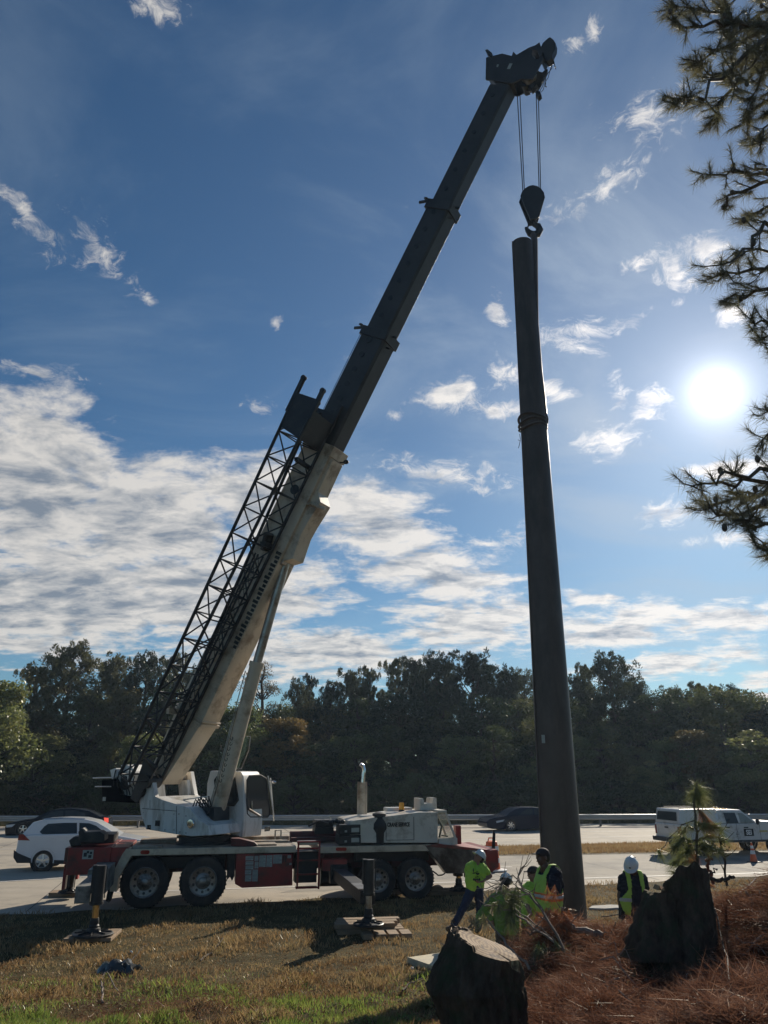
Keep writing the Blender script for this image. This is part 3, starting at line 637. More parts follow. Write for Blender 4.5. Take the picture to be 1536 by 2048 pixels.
# ---------------------------------------------------------------- big pine overhead (right)
M_need = MLeaf('live_needles', [(.09, .09, .045), (.15, .14, .07), (.22, .19, .1)], scale=1.5, trans=.5, gloss=.12, rnd=0)
def near_pine():
    root = thing('pine_tree', 'tall pine at the right edge whose needled branches hang into the sky', 'tree', (6.6, 8.6, terr(6.6, 8.6)))
    mb = MB(); r = np.random.default_rng(77)
    ax = [Vector((6.6, 8.6, terr(6.6, 8.6) - .2)), Vector((6.75, 8.7, 6)), Vector((7.0, 8.8, 11)), Vector((7.1, 9, 16)), Vector((7.2, 9, 20))]
    mb.lathe(ax[0], (0, 0, 1), [(.42, 0), (.34, .3), (.3, .8)], 14)
    mb.tube(wind(ax, 16, .03, r), [.29 - .015 * i for i in range(16)], 12); mb.build('trunk', M_bark, root)
    NV = []
    # limbs given by the pixels they pass in the photo and their distance
    limbs = [
     ([(1700, 120), (1560, 50), (1480, 45), (1400, 20), (1345, 12)], 8.6, 1.0), ([(1700, 200), (1540, 60), (1460, 50), (1380, 52), (1345, 50)], 8.2, 1.0),
     ([(1720, 150), (1560, 30), (1500, 70), (1430, 110), (1365, 118)], 8.8, 1.0), ([(1720, 160), (1580, 50), (1500, 120), (1440, 150), (1390, 140)], 8.5, 1.0),
     ([(1720, 160), (1560, 60), (1490, 110), (1430, 175), (1380, 200), (1352, 203)], 8.0, 1.0), ([(1720, 160), (1560, 90), (1500, 150), (1440, 200), (1420, 245)], 8.7, 1.0),
     ([(1720, 200), (1580, 130), (1540, 190), (1490, 235), (1500, 275)], 8.3, 1.0), ([(1720, 200), (1600, 170), (1540, 225), (1520, 285)], 8.8, .9), ([(1720, 100), (1580, 0), (1500, -20), (1440, 10)], 8.9, 1.0), ([(1720, 60), (1580, 20), (1530, 90), (1470, 170)], 8.4, .9), ([(1720, 60), (1560, 0), (1510, 30), (1460, 80)], 9.2, .9), ([(1720, 60), (1560, 100), (1530, 140), (1500, 200)], 9.0, .9),
     ([(1750, 420), (1560, 350), (1480, 342), (1405, 348)], 8.1, .75), ([(1750, 420), (1560, 360), (1500, 380), (1455, 395), (1450, 420)], 8.3, .85), ([(1750, 430), (1580, 380), (1530, 420), (1490, 440)], 8.5, .9), ([(1750, 420), (1570, 330), (1530, 340), (1510, 325)], 8.2, .7),
     ([(1760, 520), (1580, 470), (1520, 450), (1490, 500), (1440, 530)], 8.2, .8), ([(1760, 540), (1600, 520), (1540, 530), (1480, 545), (1425, 555)], 8.4, 1.0), ([(1760, 560), (1600, 560), (1540, 580), (1490, 590), (1455, 598)], 8.1, 1.0), ([(1760, 540), (1600, 500), (1530, 500), (1470, 505)], 8.8, .9),
     ([(1780, 700), (1620, 660), (1540, 650), (1502, 640)], 8.2, .85), ([(1780, 720), (1620, 680), (1550, 685), (1512, 670)], 8.5, .85), ([(1780, 870), (1620, 850), (1560, 855), (1525, 880)], 8.2, .7), ([(1780, 860), (1620, 840), (1560, 830), (1530, 812)], 8.4, .6),
     ([(1800, 1000), (1620, 950), (1530, 948), (1450, 950), (1420, 948)], 8.0, .7), ([(1800, 1000), (1620, 970), (1530, 960), (1450, 965), (1385, 972)], 8.2, 1.0), ([(1800, 1010), (1620, 1000), (1530, 1008), (1480, 1025), (1430, 1028), (1390, 1000)], 8.3, .9), ([(1800, 1010), (1620, 990), (1530, 990), (1470, 990), (1415, 1012)], 8.5, .9),
     ([(1800, 1040), (1620, 1040), (1550, 1040), (1500, 1045), (1470, 1040)], 8.2, .85), ([(1800, 1060), (1640, 1060), (1560, 1075), (1515, 1095)], 8.4, .8), ([(1800, 1070), (1640, 1080), (1570, 1110), (1530, 1118)], 8.1, .7)]
    bm = MB()
    for pts, Y, dn in limbs:
        P = [aty(x, y, Y + .9 * i / len(pts) * (1 if k_ % 2 else -1)) for k_, (i, (x, y)) in zip([int(Y * 10)] * 9, enumerate(pts))]
        path = wind(P, 14, .035, r); bm.tube(path, [.035 * (1 - i / 14) + .006 for i in range(14)], 6)
        for j in range(4, 14):
            if r.uniform() > dn * .85: continue
            for _ in range((4 if pts[-1][1] < 300 else 2) + (r.uniform() < .35)):
                p = path[j]; t = (path[min(13, j + 1)] - path[j - 1]).normalized()
                d = (t * .8 + Vector((r.normal(), r.normal(), r.normal() * .8 + .15)) * .55).normalized(); ln = r.uniform(.1, .32)
                q = p + d * ln * .5 + Vector((0, 0, r.normal() * .03)); e = q + (d + Vector((0, 0, .35))).normalized() * ln * .5
                bm.tube([p, q, e], [.009, .007, .005], 5, caps=False)
                NV.append(tuft(e, (e - q) + Vector((0, 0, .02)), int(r.integers(62, 92)), .175, .0048, back=.2, ang=.62, droop=.15))
                if r.uniform() < .06: bm.ell(e + Vector((0, 0, -.04)), .028, .028, .045)
        NV.append(tuft(path[-1], path[-1] - path[-2], 80, .18, .0055, back=.18, ang=.6, droop=.1))
    bm.build('branches', M_twig, root)
    tri_mesh('needles', np.concatenate(NV) - np.array(root.location)[None], 3, M_need, root)
near_pine()
# ---------------------------------------------------------------- the crane
M_cream = M('cream_paint', (.62, .51, .37), rough=.45, var=.06, scale=2, dirt=(.27, .19, .12), damt=.42, dscale=1.3, coat=.15, bump=.06, bscale=12)
M_cream2 = M('off_white_paint', (.64, .59, .5), rough=.45, var=.06, scale=2, dirt=(.3, .24, .17), damt=.4, dscale=1.6, coat=.15)
M_whitep = M('white_crane_paint', (.66, .65, .61), rough=.4, var=.05, dirt=(.28, .25, .2), damt=.4, dscale=2.2, coat=.2, streak=True)
M_red = M('faded_red_paint', (.29, .022, .018), rough=.45, var=.2, dirt=(.07, .03, .022), damt=.5, dscale=2.4, coat=.15, bump=.08, bscale=14)
M_darkred = M('dark_red_frame', (.12, .018, .016), rough=.6, var=.3, dirt=(.03, .022, .018), damt=.6, dscale=2)
M_blk = M('black_steel', (.012, .013, .015), rough=.5, var=.3, dirt=(.035, .03, .025), damt=.3, dscale=3)
M_boomdk = M('dark_boom_paint', (.034, .033, .034), rough=.5, var=.14, scale=1.2, dirt=(.022, .02, .02), damt=.5, dscale=1.1, bump=.05, bscale=10)
M_deck = M('worn_deck_plate', (.36, .31, .24), rough=.6, var=.3, scale=4, dirt=(.2, .1, .05), damt=.55, dscale=2.5, bump=.2)
M_rub = M('tyre_rubber', (.025, .023, .022), rough=.85, var=.2, dirt=(.075, .055, .04), damt=.5, dscale=2, bump=.3, bscale=30)
M_rim = M('dull_rim', (.34, .32, .29), rough=.38, metal=.75, var=.2, dirt=(.1, .08, .06), damt=.5, dscale=6)
M_chrome = M('chrome', (.75, .75, .76), rough=.14, metal=1, var=.05, dirt=(.4, .38, .36), damt=.3)
M_steel = M('bare_steel', (.4, .39, .37), rough=.35, metal=.8, var=.2, dirt=(.2, .15, .1), damt=.5)
M_brass = M('golden_rod', (.7, .52, .26), rough=.2, metal=.9, var=.1)
M_glassd = MGlass('dark_glass'); M_glassg = MGlass('green_tinted_glass', (.12, .19, .15), .04, .42)
M_amber = M('amber_lens', (.95, .42, .04), rough=.25, var=.05)
M_redlens = M('red_lens', (.35, .01, .01), rough=.2, var=.1)
M_paper = M('sticker_paper', (.42, .43, .38), rough=.6, var=.12, scale=12)
M_ink = M('black_ink', (.015, .014, .014), rough=.6)
M_rope = M('wire_rope', (.02, .02, .022), rough=.55, metal=.3)
M_primer = M('weathered_fender_panel', (.2, .2, .19), rough=.28, metal=.45, var=.55, scale=1.8, dirt=(.03, .027, .025), damt=.75, dscale=1.5, bump=.1, bscale=4)
M_wood = M('timber', (.3, .21, .13), rough=.85, var=.35, scale=5, bump=.4, bscale=30, stretch=(.3, 1, 1))
M_hose = M('rubber_hose', (.02, .02, .02), rough=.6)

K = Fr(gp(290, 1818), 12)
CR = thing('crane_truck', 'white and red mobile crane with raised telescopic boom, lattice jib and carrier truck on outriggers', 'crane truck', K.w(3, 1.3, 0))
def kx(px, py, off=0): return K.hit(px, py, off)

def mk(name, mat, parent=CR, **k):
    def f(mb): return mb.build(name, mat, parent, **k)
    return f
# carrier frame and decks
zD = 1.46
mb = MB(); mb.box(K, -2.0, 9.3, .85, 1.2, .78, 1.22); mb.box(K, -2.0, 9.3, 1.45, 1.8, .78, 1.22)
for x in (-1.6, .7, 2.6, 4.8, 6.8, 9.0): mb.box(K, x, x + .25, .6, 2.0, .82, 1.18)
mb.build('chassis_frame', M_darkred, CR, bevel=.01)
mb = MB()
for x in (-.08, 1.44, 6.3, 7.36): mb = MB(); mb.cyl(K.w(x, .2, .58), K.w(x, 2.4, .58), .09, seg=12); mb.box(K, x - .22, x + .22, 1.1, 1.5, .4, .78); mb.build('axle', M_blk, CR, bevel=.02)
mb = MB(); mb.box(K, -.6, 2.0, .55, 2.05, .9, 1.2); mb.build('suspension_box', M_blk, CR, bevel=.02); mb = MB(); mb.box(K, 5.7, 7.9, .55, 2.05, .95, 1.2); mb.build('suspension_box', M_blk, CR, bevel=.02)
mb = MB(); mb.box(K, -.55, 3.92, 0, 2.6, zD - .16, zD); mb.build('rear_deck', M_deck, CR, bevel=.012, label='rear deck around the turntable')
mb = MB(); mb.box(K, -.53, 3.92, -.03, .0, zD - .165, zD - .005); f_ = mb.build('deck_edge', M_cream, CR, bevel=.006)
mb = MB(); mb.cyl(K.w(-.2, -.032, zD - .085), K.w(-.2, -.045, zD - .085), .05, seg=12); mb.cyl(K.w(-.06, -.032, zD - .085), K.w(-.06, -.045, zD - .085), .05, seg=12); mb.box(K, -.2, -.06, -.045, -.032, zD - .135, zD - .035); mb.build('marker_lamp', M_redlens, CR)
mb = MB(); mb.box(K, 4.58, 7.85, 0, 2.6, zD - .2, zD - .03); mb.build('front_deck', M_deck, CR, bevel=.012)
mb = MB(); mb.box(K, 4.58, 7.82, -.03, 0, zD - .2, zD - .035); mb.build('deck_edge', M_cream, CR, bevel=.006)
mb = MB(); mb.box(K, 5.08, 5.3, -.042, -.031, zD - .15, zD - .06); mb.cyl(K.w(5.08, -.031, zD - .105), K.w(5.08, -.045, zD - .105), .045, seg=12); mb.cyl(K.w(5.3, -.031, zD - .105), K.w(5.3, -.045, zD - .105), .045, seg=12); mb.build('marker_lamp', M_redlens, CR)
# junk, plates and rails lying on the rear deck
mb = MB()
for x0, x1, y0, y1, h in [(-.5, .3, .1, .5, .05), (2.3, 3.4, .2, .9, .04), (2.0, 3.9, 1.9, 2.5, .12), (2.6, 3.8, 1.1, 1.5, .06), (-.4, .6, 1.6, 2.4, .1)]: mb = MB(); mb.box(K, x0, x1, y0, y1, zD + .003, zD + h); mb.build('deck_plate', M_deck, CR, bevel=.01)
mb = MB(); mb.ppx(K, [(462, 1676), (478, 1676), (508, 1683), (516, 1690), (500, 1694), (462, 1691)], .3, .1, .6); mb.build('tool_bundle', M_darkred, CR, bevel=.02)
mb = MB(); mb.tube([K.w(3.45, 1.6, zD), K.w(3.45, 1.6, zD + .3), K.w(3.62, 1.6, zD + .3), K.w(3.62, 1.6, zD)], .025, 8); mb.build('grab_rail', M_steel, CR)
mb = MB(); mb.cyl(K.w(3.9, 1.7, zD + .12), K.w(6.2, 1.7, zD + .12), .15, seg=14); mb.box(K, 3.9, 6.0, 1.2, 1.5, zD, zD + .12); mb.build('outrigger_tube', M_darkred, CR)
# rear outrigger housing
mb = MB(); mb.box(K, -2.08, -1.0, -.04, 2.64, .86, 1.52); mb.box(K, -1.0, -.58, .0, 2.6, 1.05, 1.5); mb.build('outrigger_housing', M_red, CR, bevel=.015, label='red rear outrigger housing')
mb = MB(); mb.box(K, -2.2, -2.08, .2, 2.4, 1.1, 1.5); mb.box(K, -2.16, -2.08, .1, .4, .5, 1.1); mb.box(K, -2.16, -2.08, 2.2, 2.5, .5, 1.1); mb.build('rear_bumper', M_red, CR, bevel=.01)
mb = MB(); mb.ppx(K, [(160, 1662), (166, 1655), (172, 1663), (203, 1662), (212, 1668), (212, 1680), (200, 1684), (163, 1684)], .4, .1, .9); mb.ppx(K, [(140, 1680), (150, 1672), (163, 1672), (165, 1690), (144, 1692)], .4, .2, .7)
mb.box(K, -2.0, -1.1, 1.2, 2.4, 1.52, 1.75); mb.build('storage_tray', M_blk, CR, bevel=.02)
mb = MB(); x, z = kx(176, 1708); mb.box(K, x - .13, x + .14, -.052, -.042, z - .12, z + .1); mb.build('sticker', M_paper, CR, label='worn pictogram sticker on the rear outrigger housing')
mb = MB()
for a, b, c, d in [(-.1, -.02, -.06, .04), (.02, .1, -.09, -.02), (-.03, .03, .02, .08), (.05, .11, .0, .06)]: mb.box(K, x + a, x + b, -.056, -.0525, z + c, z + d)
mb.build('sticker_marks', M_ink, CR)
# slanted mudguard behind the rear wheel + flap
def ph(pts, off0, off1, ref=None): mb = MB(); mb.ppx(K, pts, off0 if ref is None else ref, off0, off1); return mb
ph([(253, 1697), (266, 1699), (263, 1712), (236, 1758), (233, 1784), (219, 1783), (222, 1752), (245, 1708)], -.03, .62).build('mudguard', M_cream, CR, bevel=.01)
ph([(222, 1745), (230, 1745), (227, 1775), (218, 1806), (211, 1802), (217, 1772)], .05, .6).build('mud_flap', M_rub, CR, bevel=.01)
ph([(455, 1700), (470, 1700), (469, 1752), (464, 1762), (460, 1754), (454, 1760)], .1, .6).build('mud_flap', M_rub, CR)
# side tool locker with placards
ph([(473, 1708), (585, 1708), (585, 1771), (484, 1776), (470, 1768)], -.02, .75).build('side_locker', M_red, CR, bevel=.015)
def kpanel(px0, py0, px1, py1, y, nm, mat, th=.006, par=CR):
    x0, z0 = kx(px0, py1, y); x1, z1 = kx(px1, py0, y); mb = MB(); mb.box(K, x0, x1, y - th, y, z0, z1); return mb.build(nm, mat, par)
for a in [(491, 1712, 507, 1721), (509, 1712, 517, 1722), (491, 1722.5, 507, 1730), (509, 1723.5, 517, 1737), (491, 1731, 507, 1739), (490, 1740, 503, 1749), (490, 1750, 503, 1763), (504, 1739, 516, 1763), (518, 1711, 532, 1734), (532.5, 1710.5, 545, 1734), (546, 1709.5, 564, 1727.5), (575, 1710.5, 582, 1716.5), (579, 1726, 583, 1730)]:
    pl = kpanel(*a, -.021, 'placard', M_paper)
    # lines of print as thin dark strips
    mb = MB(); x0, z0 = kx(a[0], a[3], -.027); x1, z1 = kx(a[2], a[1], -.027); n = max(2, int((z1 - z0) / .03))
    for i in range(n):
        zz = z1 - (i + .6) * (z1 - z0) / n; mb.box(K, x0 + .012, x1 - .012 - (.05 if i % 3 == 2 and x1 - x0 > .15 else 0), -.0295, -.0275, zz - .004, zz + .004)
    mb.build('print_lines', M_ink, pl)
mb = MB(); x, z = kx(566, 1717, -.02); mb.box(K, x, x + .02, -.05, -.022, z - .09, z + .07); mb.box(K, x + .06, x + .08, -.05, -.022, z - .09, z + .07); mb.build('locker_handle', M_blk, CR)
# access ladder
mb = MB()
for px in (594, 637): 
    x, z = kx(px, 1778, -.08); mb.box(K, x - .025, x + .025, -.1, -.05, z, zD + .12)
xa, _ = kx(594, 1700, -.08); xb, _ = kx(637, 1700, -.08)
for py in (1684, 1697, 1721, 1749, 1776): _, z = kx(600, py, -.08); mb.box(K, xa, xb, -.1, .12 if py > 1770 else .0, z - .02, z + .02)
mb.build('ladder', M_red, CR, bevel=.005)
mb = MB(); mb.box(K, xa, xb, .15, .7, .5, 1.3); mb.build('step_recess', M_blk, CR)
mb = MB(); mb.box(K, xa + .05, xb - .02, -.06, .5, zD + .02, zD + .1); mb.build('clevis_tray', M_steel, CR, bevel=.01)
kpanel(641, 1715, 688, 1738, .12, 'fuel_tank_panel', M_red, .5)
mb = MB(); mb.cyl(K.w(4.7, .75, .62), K.w(5.6, .75, .62), .3, seg=20); mb.build('air_tank', M_blk, CR)
# carrier engine cover and driver cab
hood = [(700, 1686), (700, 1643), (709, 1641), (839, 1624.5), (876, 1624.5), (876, 1686)]
mb = MB(); mb.ppx(K, hood, .1, .1, 2.45); hd = mb.build('engine_cover', M_cream2, CR, bevel=.02)
mb = MB(); x0, z0 = kx(772, 1681, .09); x1, z1 = kx(828, 1641, .09)
for a in ((x0, x0 + .012, z0, z1 - .1), (x1 - .012, x1, z0, z1 + .1)): mb.box(K, a[0], a[1], .09, .098, a[2], a[3])
mb.box(K, x0, x1, .09, .098, z0, z0 + .012); mb.build('hatch_seam', M_blk, hd)
mb = MB()
for a, b in ((5.95, 6.5), (6.6, 7.1)): mb.box(K, a, b, 1.0, 1.7, 2.02 + (a - 5.3) * .12, 2.1 + (a - 5.3) * .12)
mb.box(K, 6.9, 7.7, 1.7, 2.3, 2.25, 2.36); mb.build('cover_vents', M_whitep, hd, bevel=.02)
def text(body, fr, x, z, y, size, mat, parent, name='lettering', sx=1., bold=.0):
    cu = bpy.data.curves.new(name, 'FONT'); cu.body = body; cu.size = size; cu.extrude = .002; cu.offset = bold; cu.align_x = 'CENTER'; cu.align_y = 'CENTER'; cu.materials.append(mat)
    o = bpy.data.objects.new(name, cu); COL.objects.link(o); root = parent
    while root.parent is not None: root = root.parent
    m = Matrix((fr.x, Vector((0, 0, 1)), -fr.y)).transposed().to_4x4(); m.translation = fr.w(x, y, z) - ORG[root]
    dg = bpy.context.evaluated_depsgraph_get(); dg.update(); me = bpy.data.meshes.new_from_object(o.evaluated_get(dg)); bpy.data.objects.remove(o); o = bpy.data.objects.new(name, me); COL.objects.link(o); o.parent = parent
    o.matrix_local = m @ Matrix.Diagonal((sx, 1, 1, 1)); return o
xt, zt = kx(797, 1649.5, .088); text('CRANE SERVICE', K, xt, zt, .088, .15, M_ink, hd, sx=.62, bold=.006)
# beacon, boom rest
x, z = kx(803, 1612, 1.4); mb = MB(); mb.lathe(K.w(x, 1.4, z - .1), (0, 0, 1), [(.085, 0), (.08, .05), (.075, .17), (.06, .2)], 16); bc = mb.build('beacon_light', M_amber, CR)
mb = MB(); mb.lathe(K.w(x, 1.4, z - .25), (0, 0, 1), [(.09, 0), (.09, .15)], 16); mb.build('beacon_base', M_blk, bc)
br = MB(); br.ppx(K, [(834, 1620), (834, 1596), (840, 1596), (842, 1606), (858, 1606), (860, 1595), (866, 1595), (867, 1620)], 1.3, .9, 1.7); br.build('boom_rest', M_cream2, CR, bevel=.01)
# driver cab
cabp = [(876.5, 1623), (892, 1622), (911, 1674), (911, 1690), (876.5, 1690)]
mb = MB()
x0, zt_ = kx(876, 1622, .12); x1, zc = kx(891, 1622, .12); x2, zg = kx(911, 1676, .12); zb_ = kx(880, 1690, .12)[1]
for y in (.12, 1.12):
    mb.bar(K.w(x1, y + .03, zt_ - .03), K.w(x2, y + .03, zg), .06, .06, K.y); mb.bar(K.w(x0, y + .03, zt_ - .03), K.w(x1, y + .03, zt_ - .03), .06, .06, K.y)
mb.box(K, x0, x1 + .03, .1, 1.2, zt_ - .03, zt_ + .02); mb.box(K, x0, x2 + .05, .1, 1.2, zb_, zg)
cabo = mb.build('driver_cab', M_cream2, CR, bevel=.008)
mb = MB(); w = K.w; mb.add([w(x0, .13, zg), w(x2 - .02, .13, zg), w(x1, .13, zt_ - .06), w(x0, .13, zt_ - .06)], [(0, 1, 2, 3)]); mb.add([w(x2, .16, zg), w(x2, 1.14, zg), w(x1, 1.14, zt_ - .05), w(x1, .16, zt_ - .05)], [(0, 1, 2, 3)]); mb.build('window', M_glassg, cabo, smooth=False)
mb = MB(); mb.tube([w(x0 + .1, .4, zg), w(x0 + .18, .4, zg + .3), w(x0 + .05, .4, zt_ - .2)], .03, 8); mb.tube([w(x0 + .2, .5, zg + .05), w(x0 + .42, .6, zg + .02)], .02); mb.build('wheel_column', M_blk, cabo)
# front fender / side panel, red nose
ph([(849, 1690), (861, 1692), (976, 1700), (984, 1745), (934, 1746.5), (893, 1747.5), (863, 1708)], -.04, .35).build('front_fender', M_primer, CR, bevel=.02)
mb = MB(); mb.ppx(K, [(848, 1691.5), (880, 1688), (980, 1700), (980, 1702.5), (862, 1694)], -.045, -.045, 2.6); mb.build('nose_plate', M_red, CR, bevel=.006)
ph([(968, 1702), (996, 1699), (998, 1734), (985, 1744), (976, 1744)], -.05, 2.62).build('front_bumper', M_red, CR, bevel=.02)
mb = MB(); x, z = kx(916, 1670, .3); mb.box(K, x - .08, x + .09, .25, .5, z - .25, z + .26); mb.build('hose_reel_box', M_red, CR, bevel=.02)
ph([(984, 1700), (987, 1660), (991, 1668), (990, 1701)], .4, .45).build('fold_bracket', M_blk, CR)
mb = MB(); mb.tube(wind([ring(K, 865, 1742, .4), ring(K, 878, 1752, .4), ring(K, 890, 1746, .4)], 8, .01, RNG), .02); mb.build('hose', M_hose, CR)
# exhaust and air cleaner
mb = MB(); x, z0 = kx(724, 1634, 1.9); _, z1 = kx(724, 1565, 1.9); mb.cyl(K.w(x, 1.9, z0 - .3), K.w(x, 1.9, z1), .105, seg=18); mb.box(K, x - .15, x - .1, 1.85, 1.95, z0 - .3, z1 + .02); mb.box(K, x + .1, x + .15, 1.85, 1.95, z0 - .3, z1 + .02)
ex = mb.build('exhaust_shield', M_cream, CR, bevel=.005)
zt2 = kx(724, 1528, 1.9)[1]; mb = MB(); mb.tube([K.w(x + .02, 1.9, z1), K.w(x + .04, 1.9, z1 + .28), K.w(x + .05, 1.9, z1 + .4), K.w(x + .01, 1.9, z1 + .5), K.w(x - .07, 1.9, zt2)], [.062, .062, .06, .058, .055], 14); mb.build('exhaust_pipe', M_chrome, ex)
x, zb = kx(758, 1688, .25); S_ = .0142
mb = MB(); mb.lathe(K.w(x, .22, zb), (0, 0, 1), [(.16, 0), (.17, .3), (.23, .42), (.22, .55), (.15, .68), (.14, .73), (.2, .76), (.2, .82), (.1, .86)], 22); mb.build('air_cleaner', M_hose, CR)
# stacked black battery / ballast boxes
for (p0, p1, y0, y1, n) in (((678, 1690), (722, 1649), .05, .75, 'a'), ((630, 1668), (668, 1640), 1.5, 2.2, 'b')):
    xx0, zz0 = kx(*p0, y0); xx1, zz1 = kx(*p1, y0); mb = MB(); h = (zz1 - zz0)
    mb.box(K, xx0, xx1, y0, y1, zz0, zz0 + h * .48); mb.box(K, xx0 + .01, xx1 - .01, y0 + .01, y1, zz0 + h * .5, zz1)
    bx = mb.build('storage_box', M_blk, CR, bevel=.015)
    mb = MB(); xm = (xx0 + xx1) / 2 + .08; mb.tube([K.w(xm - .12, y0 + .1, zz1), K.w(xm - .07, y0 + .1, zz1 + .09), K.w(xm + .07, y0 + .1, zz1 + .09), K.w(xm + .12, y0 + .1, zz1)], .014, 6); mb.build('handle', M_steel, bx)
    if n == 'a':
        for q in (.12, .62):
            for u, v, hh in ((.25, .36, .1), (.56, .92, .22)):
                mb = MB(); mb.box(K, xx0 + (xx1 - xx0) * u, xx0 + (xx1 - xx0) * v, y0 - .006, y0 - .001, zz0 + h * q, zz0 + h * (q + hh)); mb.build('sticker', M_paper, bx)
mb = MB()
for i in range(5): mb.ell(K.w(4.95 + .09 * i, .5 + .1 * (i % 2), 2.02 + .02 * (i % 3)), .07, .07, .06)
mb.tube([K.w(4.4, 1.2, 1.9), K.w(4.7, .9, 2.05), K.w(5.0, .7, 1.95)], .03); mb.build('chain_heap', M_blk, CR)
# wheels
def crane_wheel(px, py, r, y0, dual=False):
    x, z = kx(px, py, y0); z = r
    c = K.w(x, y0, z); mb = MB(); wdt = .3
    tyre = [(r * .6, 0), (r * .62, .0), (r * .8, -.012), (r * .93, .0), (r * .985, .03), (r, .06), (r, wdt - .06), (r * .985, wdt - .03), (r * .93, wdt), (r * .6, wdt)]
    mb.lathe(c, K.y, tyre, 40, caps=False)
    for k in range(40):  # tread lugs
        th = 2 * math.pi * k / 40; d = K.x * math.cos(th) + Vector((0, 0, 1)) * math.sin(th); p = c + d * (r + .004) + K.y * .05
        mb.bar(p, p + K.y * .2, .03, .022, d)
    wh = thing_part('wheel', CR); ty = mb.build('tyre', M_rub, wh)
    mb = MB(); R0 = r * .6
    mb.lathe(c, K.y, [(R0, 0), (R0 * .97, -.01), (R0 * .93, .0), (R0 * .9, .07), (R0 * .55, .09), (R0 * .42, .06), (R0 * .3, .05), (R0 * .27, -.02), (R0 * .1, -.04), (.005, -.04)], 30, caps=False)
    for k in range(10):
        th = 2 * math.pi * k / 10; d = K.x * math.cos(th) + Vector((0, 0, 1)) * math.sin(th); mb.cyl(c + d * R0 * .42 + K.y * .06, c + d * R0 * .42 + K.y * .02, .016, seg=6)
    rm = mb.build('rim', M_rim, wh)
    mb = MB()
    for k in range(10):
        th = 2 * math.pi * (k + .5) / 10; d = K.x * math.cos(th) + Vector((0, 0, 1)) * math.sin(th); mb.cyl(c + d * R0 * .7 + K.y * .09, c + d * R0 * .7 + K.y * .072, .036, seg=10)
    mb.build('rim_holes', M_ink, wh)
    if dual:
        mb = MB(); mb.lathe(c + K.y * .34, K.y, tyre, 32, caps=True); mb.build('inner_tyre', M_rub, wh)
def thing_part(name, root):
    o = bpy.data.objects.new(name, None); COL.objects.link(o); o.parent = root; o.empty_display_size = .1; return o
for px, py, r, d in ((289, 1764, .63, True), (406, 1762, .62, True), (756, 1761, .53, False), (832, 1759, .54, False)):
    crane_wheel(px, py, r, -.02, d)
for x, r in ((-.08, .63), (1.44, .62), (6.3, .53), (7.38, .54)):
    mb = MB(); mb.lathe(K.w(x, 1.95, r), K.y, [(r * .55, 0), (r * .93, 0), (r, .06), (r, .6), (r * .93, .66), (r * .55, .66)], 28, caps=True); mb.build('far_wheel', M_rub, CR)
# outriggers: beam, jack cylinder, rod, boot, float
def outrigger(px_pad, py_pad, off_from, top_py, rod_mat, zpad=.12, rt=.13, bdx=0., bw=.17, boxpts=None, beam_z=(.62, .98), beam=True, beam_mat=M_whitep, pr=.42):
    g = gp(px_pad, py_pad, zpad); d = g - K.o; x = d.dot(K.x); y = d.dot(K.y)
    _, zt = K.hit(px_pad, top_py, y); zc = zpad + .62
    out = thing_part('outrigger', CR)
    if beam:
        mb = MB(); lo, hi = sorted((y + .1, off_from)); mb.box(K, x + bdx - bw, x + bdx + bw, lo - .15 * (bdx != 0), hi, beam_z[0], beam_z[1]); mb.box(K, x + bdx - bw - .07, x + bdx + bw + .07, hi - 1.3 * (bdx != 0) - .35, hi, beam_z[0] - .1, beam_z[1] + .1); mb.build('beam', beam_mat, out, bevel=.015)
        mb = MB()
        for k in range(4):
            q = lo + .12 + k * .3
            if q < hi - .5: mb.hexa([K.w(x - .174, q, beam_z[0] + .02), K.w(x - .172, q, beam_z[0] + .02), K.w(x - .172, q + .1, beam_z[0] + .02), K.w(x - .174, q + .1, beam_z[0] + .02), K.w(x - .174, q + .1, beam_z[1] - .02), K.w(x - .172, q + .1, beam_z[1] - .02), K.w(x - .172, q + .2, beam_z[1] - .02), K.w(x - .174, q + .2, beam_z[1] - .02)])
        mb.build('warning_stripes', M_blk, out)
    mb = MB(); mb.cyl(K.w(x, y, zc), K.w(x, y, zt), rt, seg=18); mb.cyl(K.w(x, y, zc - .03), K.w(x, y, zc + .03), rt * 1.12, seg=18); mb.box(K, x - rt * 1.15, x - rt * .4, y - .08, y + .08, zc + .2, zt + .01); mb.tube([K.w(x + rt * 1.2, y - .05, zt - .02), K.w(x + rt * 1.2, y - .05, zc + .1)], .012); mb.build('jack_cylinder', M_blk, out)
    mb = MB(); mb.cyl(K.w(x, y, zpad + .25), K.w(x, y, zc), .07, seg=16); mb.build('rod', rod_mat, out)
    mb = MB(); mb.lathe(K.w(x, y, zpad + .08), (0, 0, 1), [(.15, 0), (.14, .05), (.1, .07), (.11, .1), (.09, .13), (.1, .16), (.085, .25)], 16); mb.build('boot', M_hose, out)
    mb = MB(); mb.lathe(K.w(x, y, zpad), (0, 0, 1), [(pr, 0), (pr, .03), (pr * .95, .045), (.17, .06), (.13, .1)], 28)
    for k in range(8):
        th = math.pi * k / 4; dd = K.x * math.cos(th) + K.y * math.sin(th); mb.bar(K.w(x, y, zpad + .07) + dd * .1, K.w(x, y, zpad + .045) + dd * (pr * .9), .015, .05)
    mb.build('float_pad', M_blk, out); return x, y
M_beam = M('scuffed_beam', (.34, .33, .29), rough=.6, var=.2, dirt=(.05, .045, .04), damt=.9, dscale=3)
orr = outrigger(186, 1870, -.1, 1731, M_brass, zpad=.1, beam_z=(.72, 1.06), bdx=-.3, bw=.16, beam_mat=M_beam)
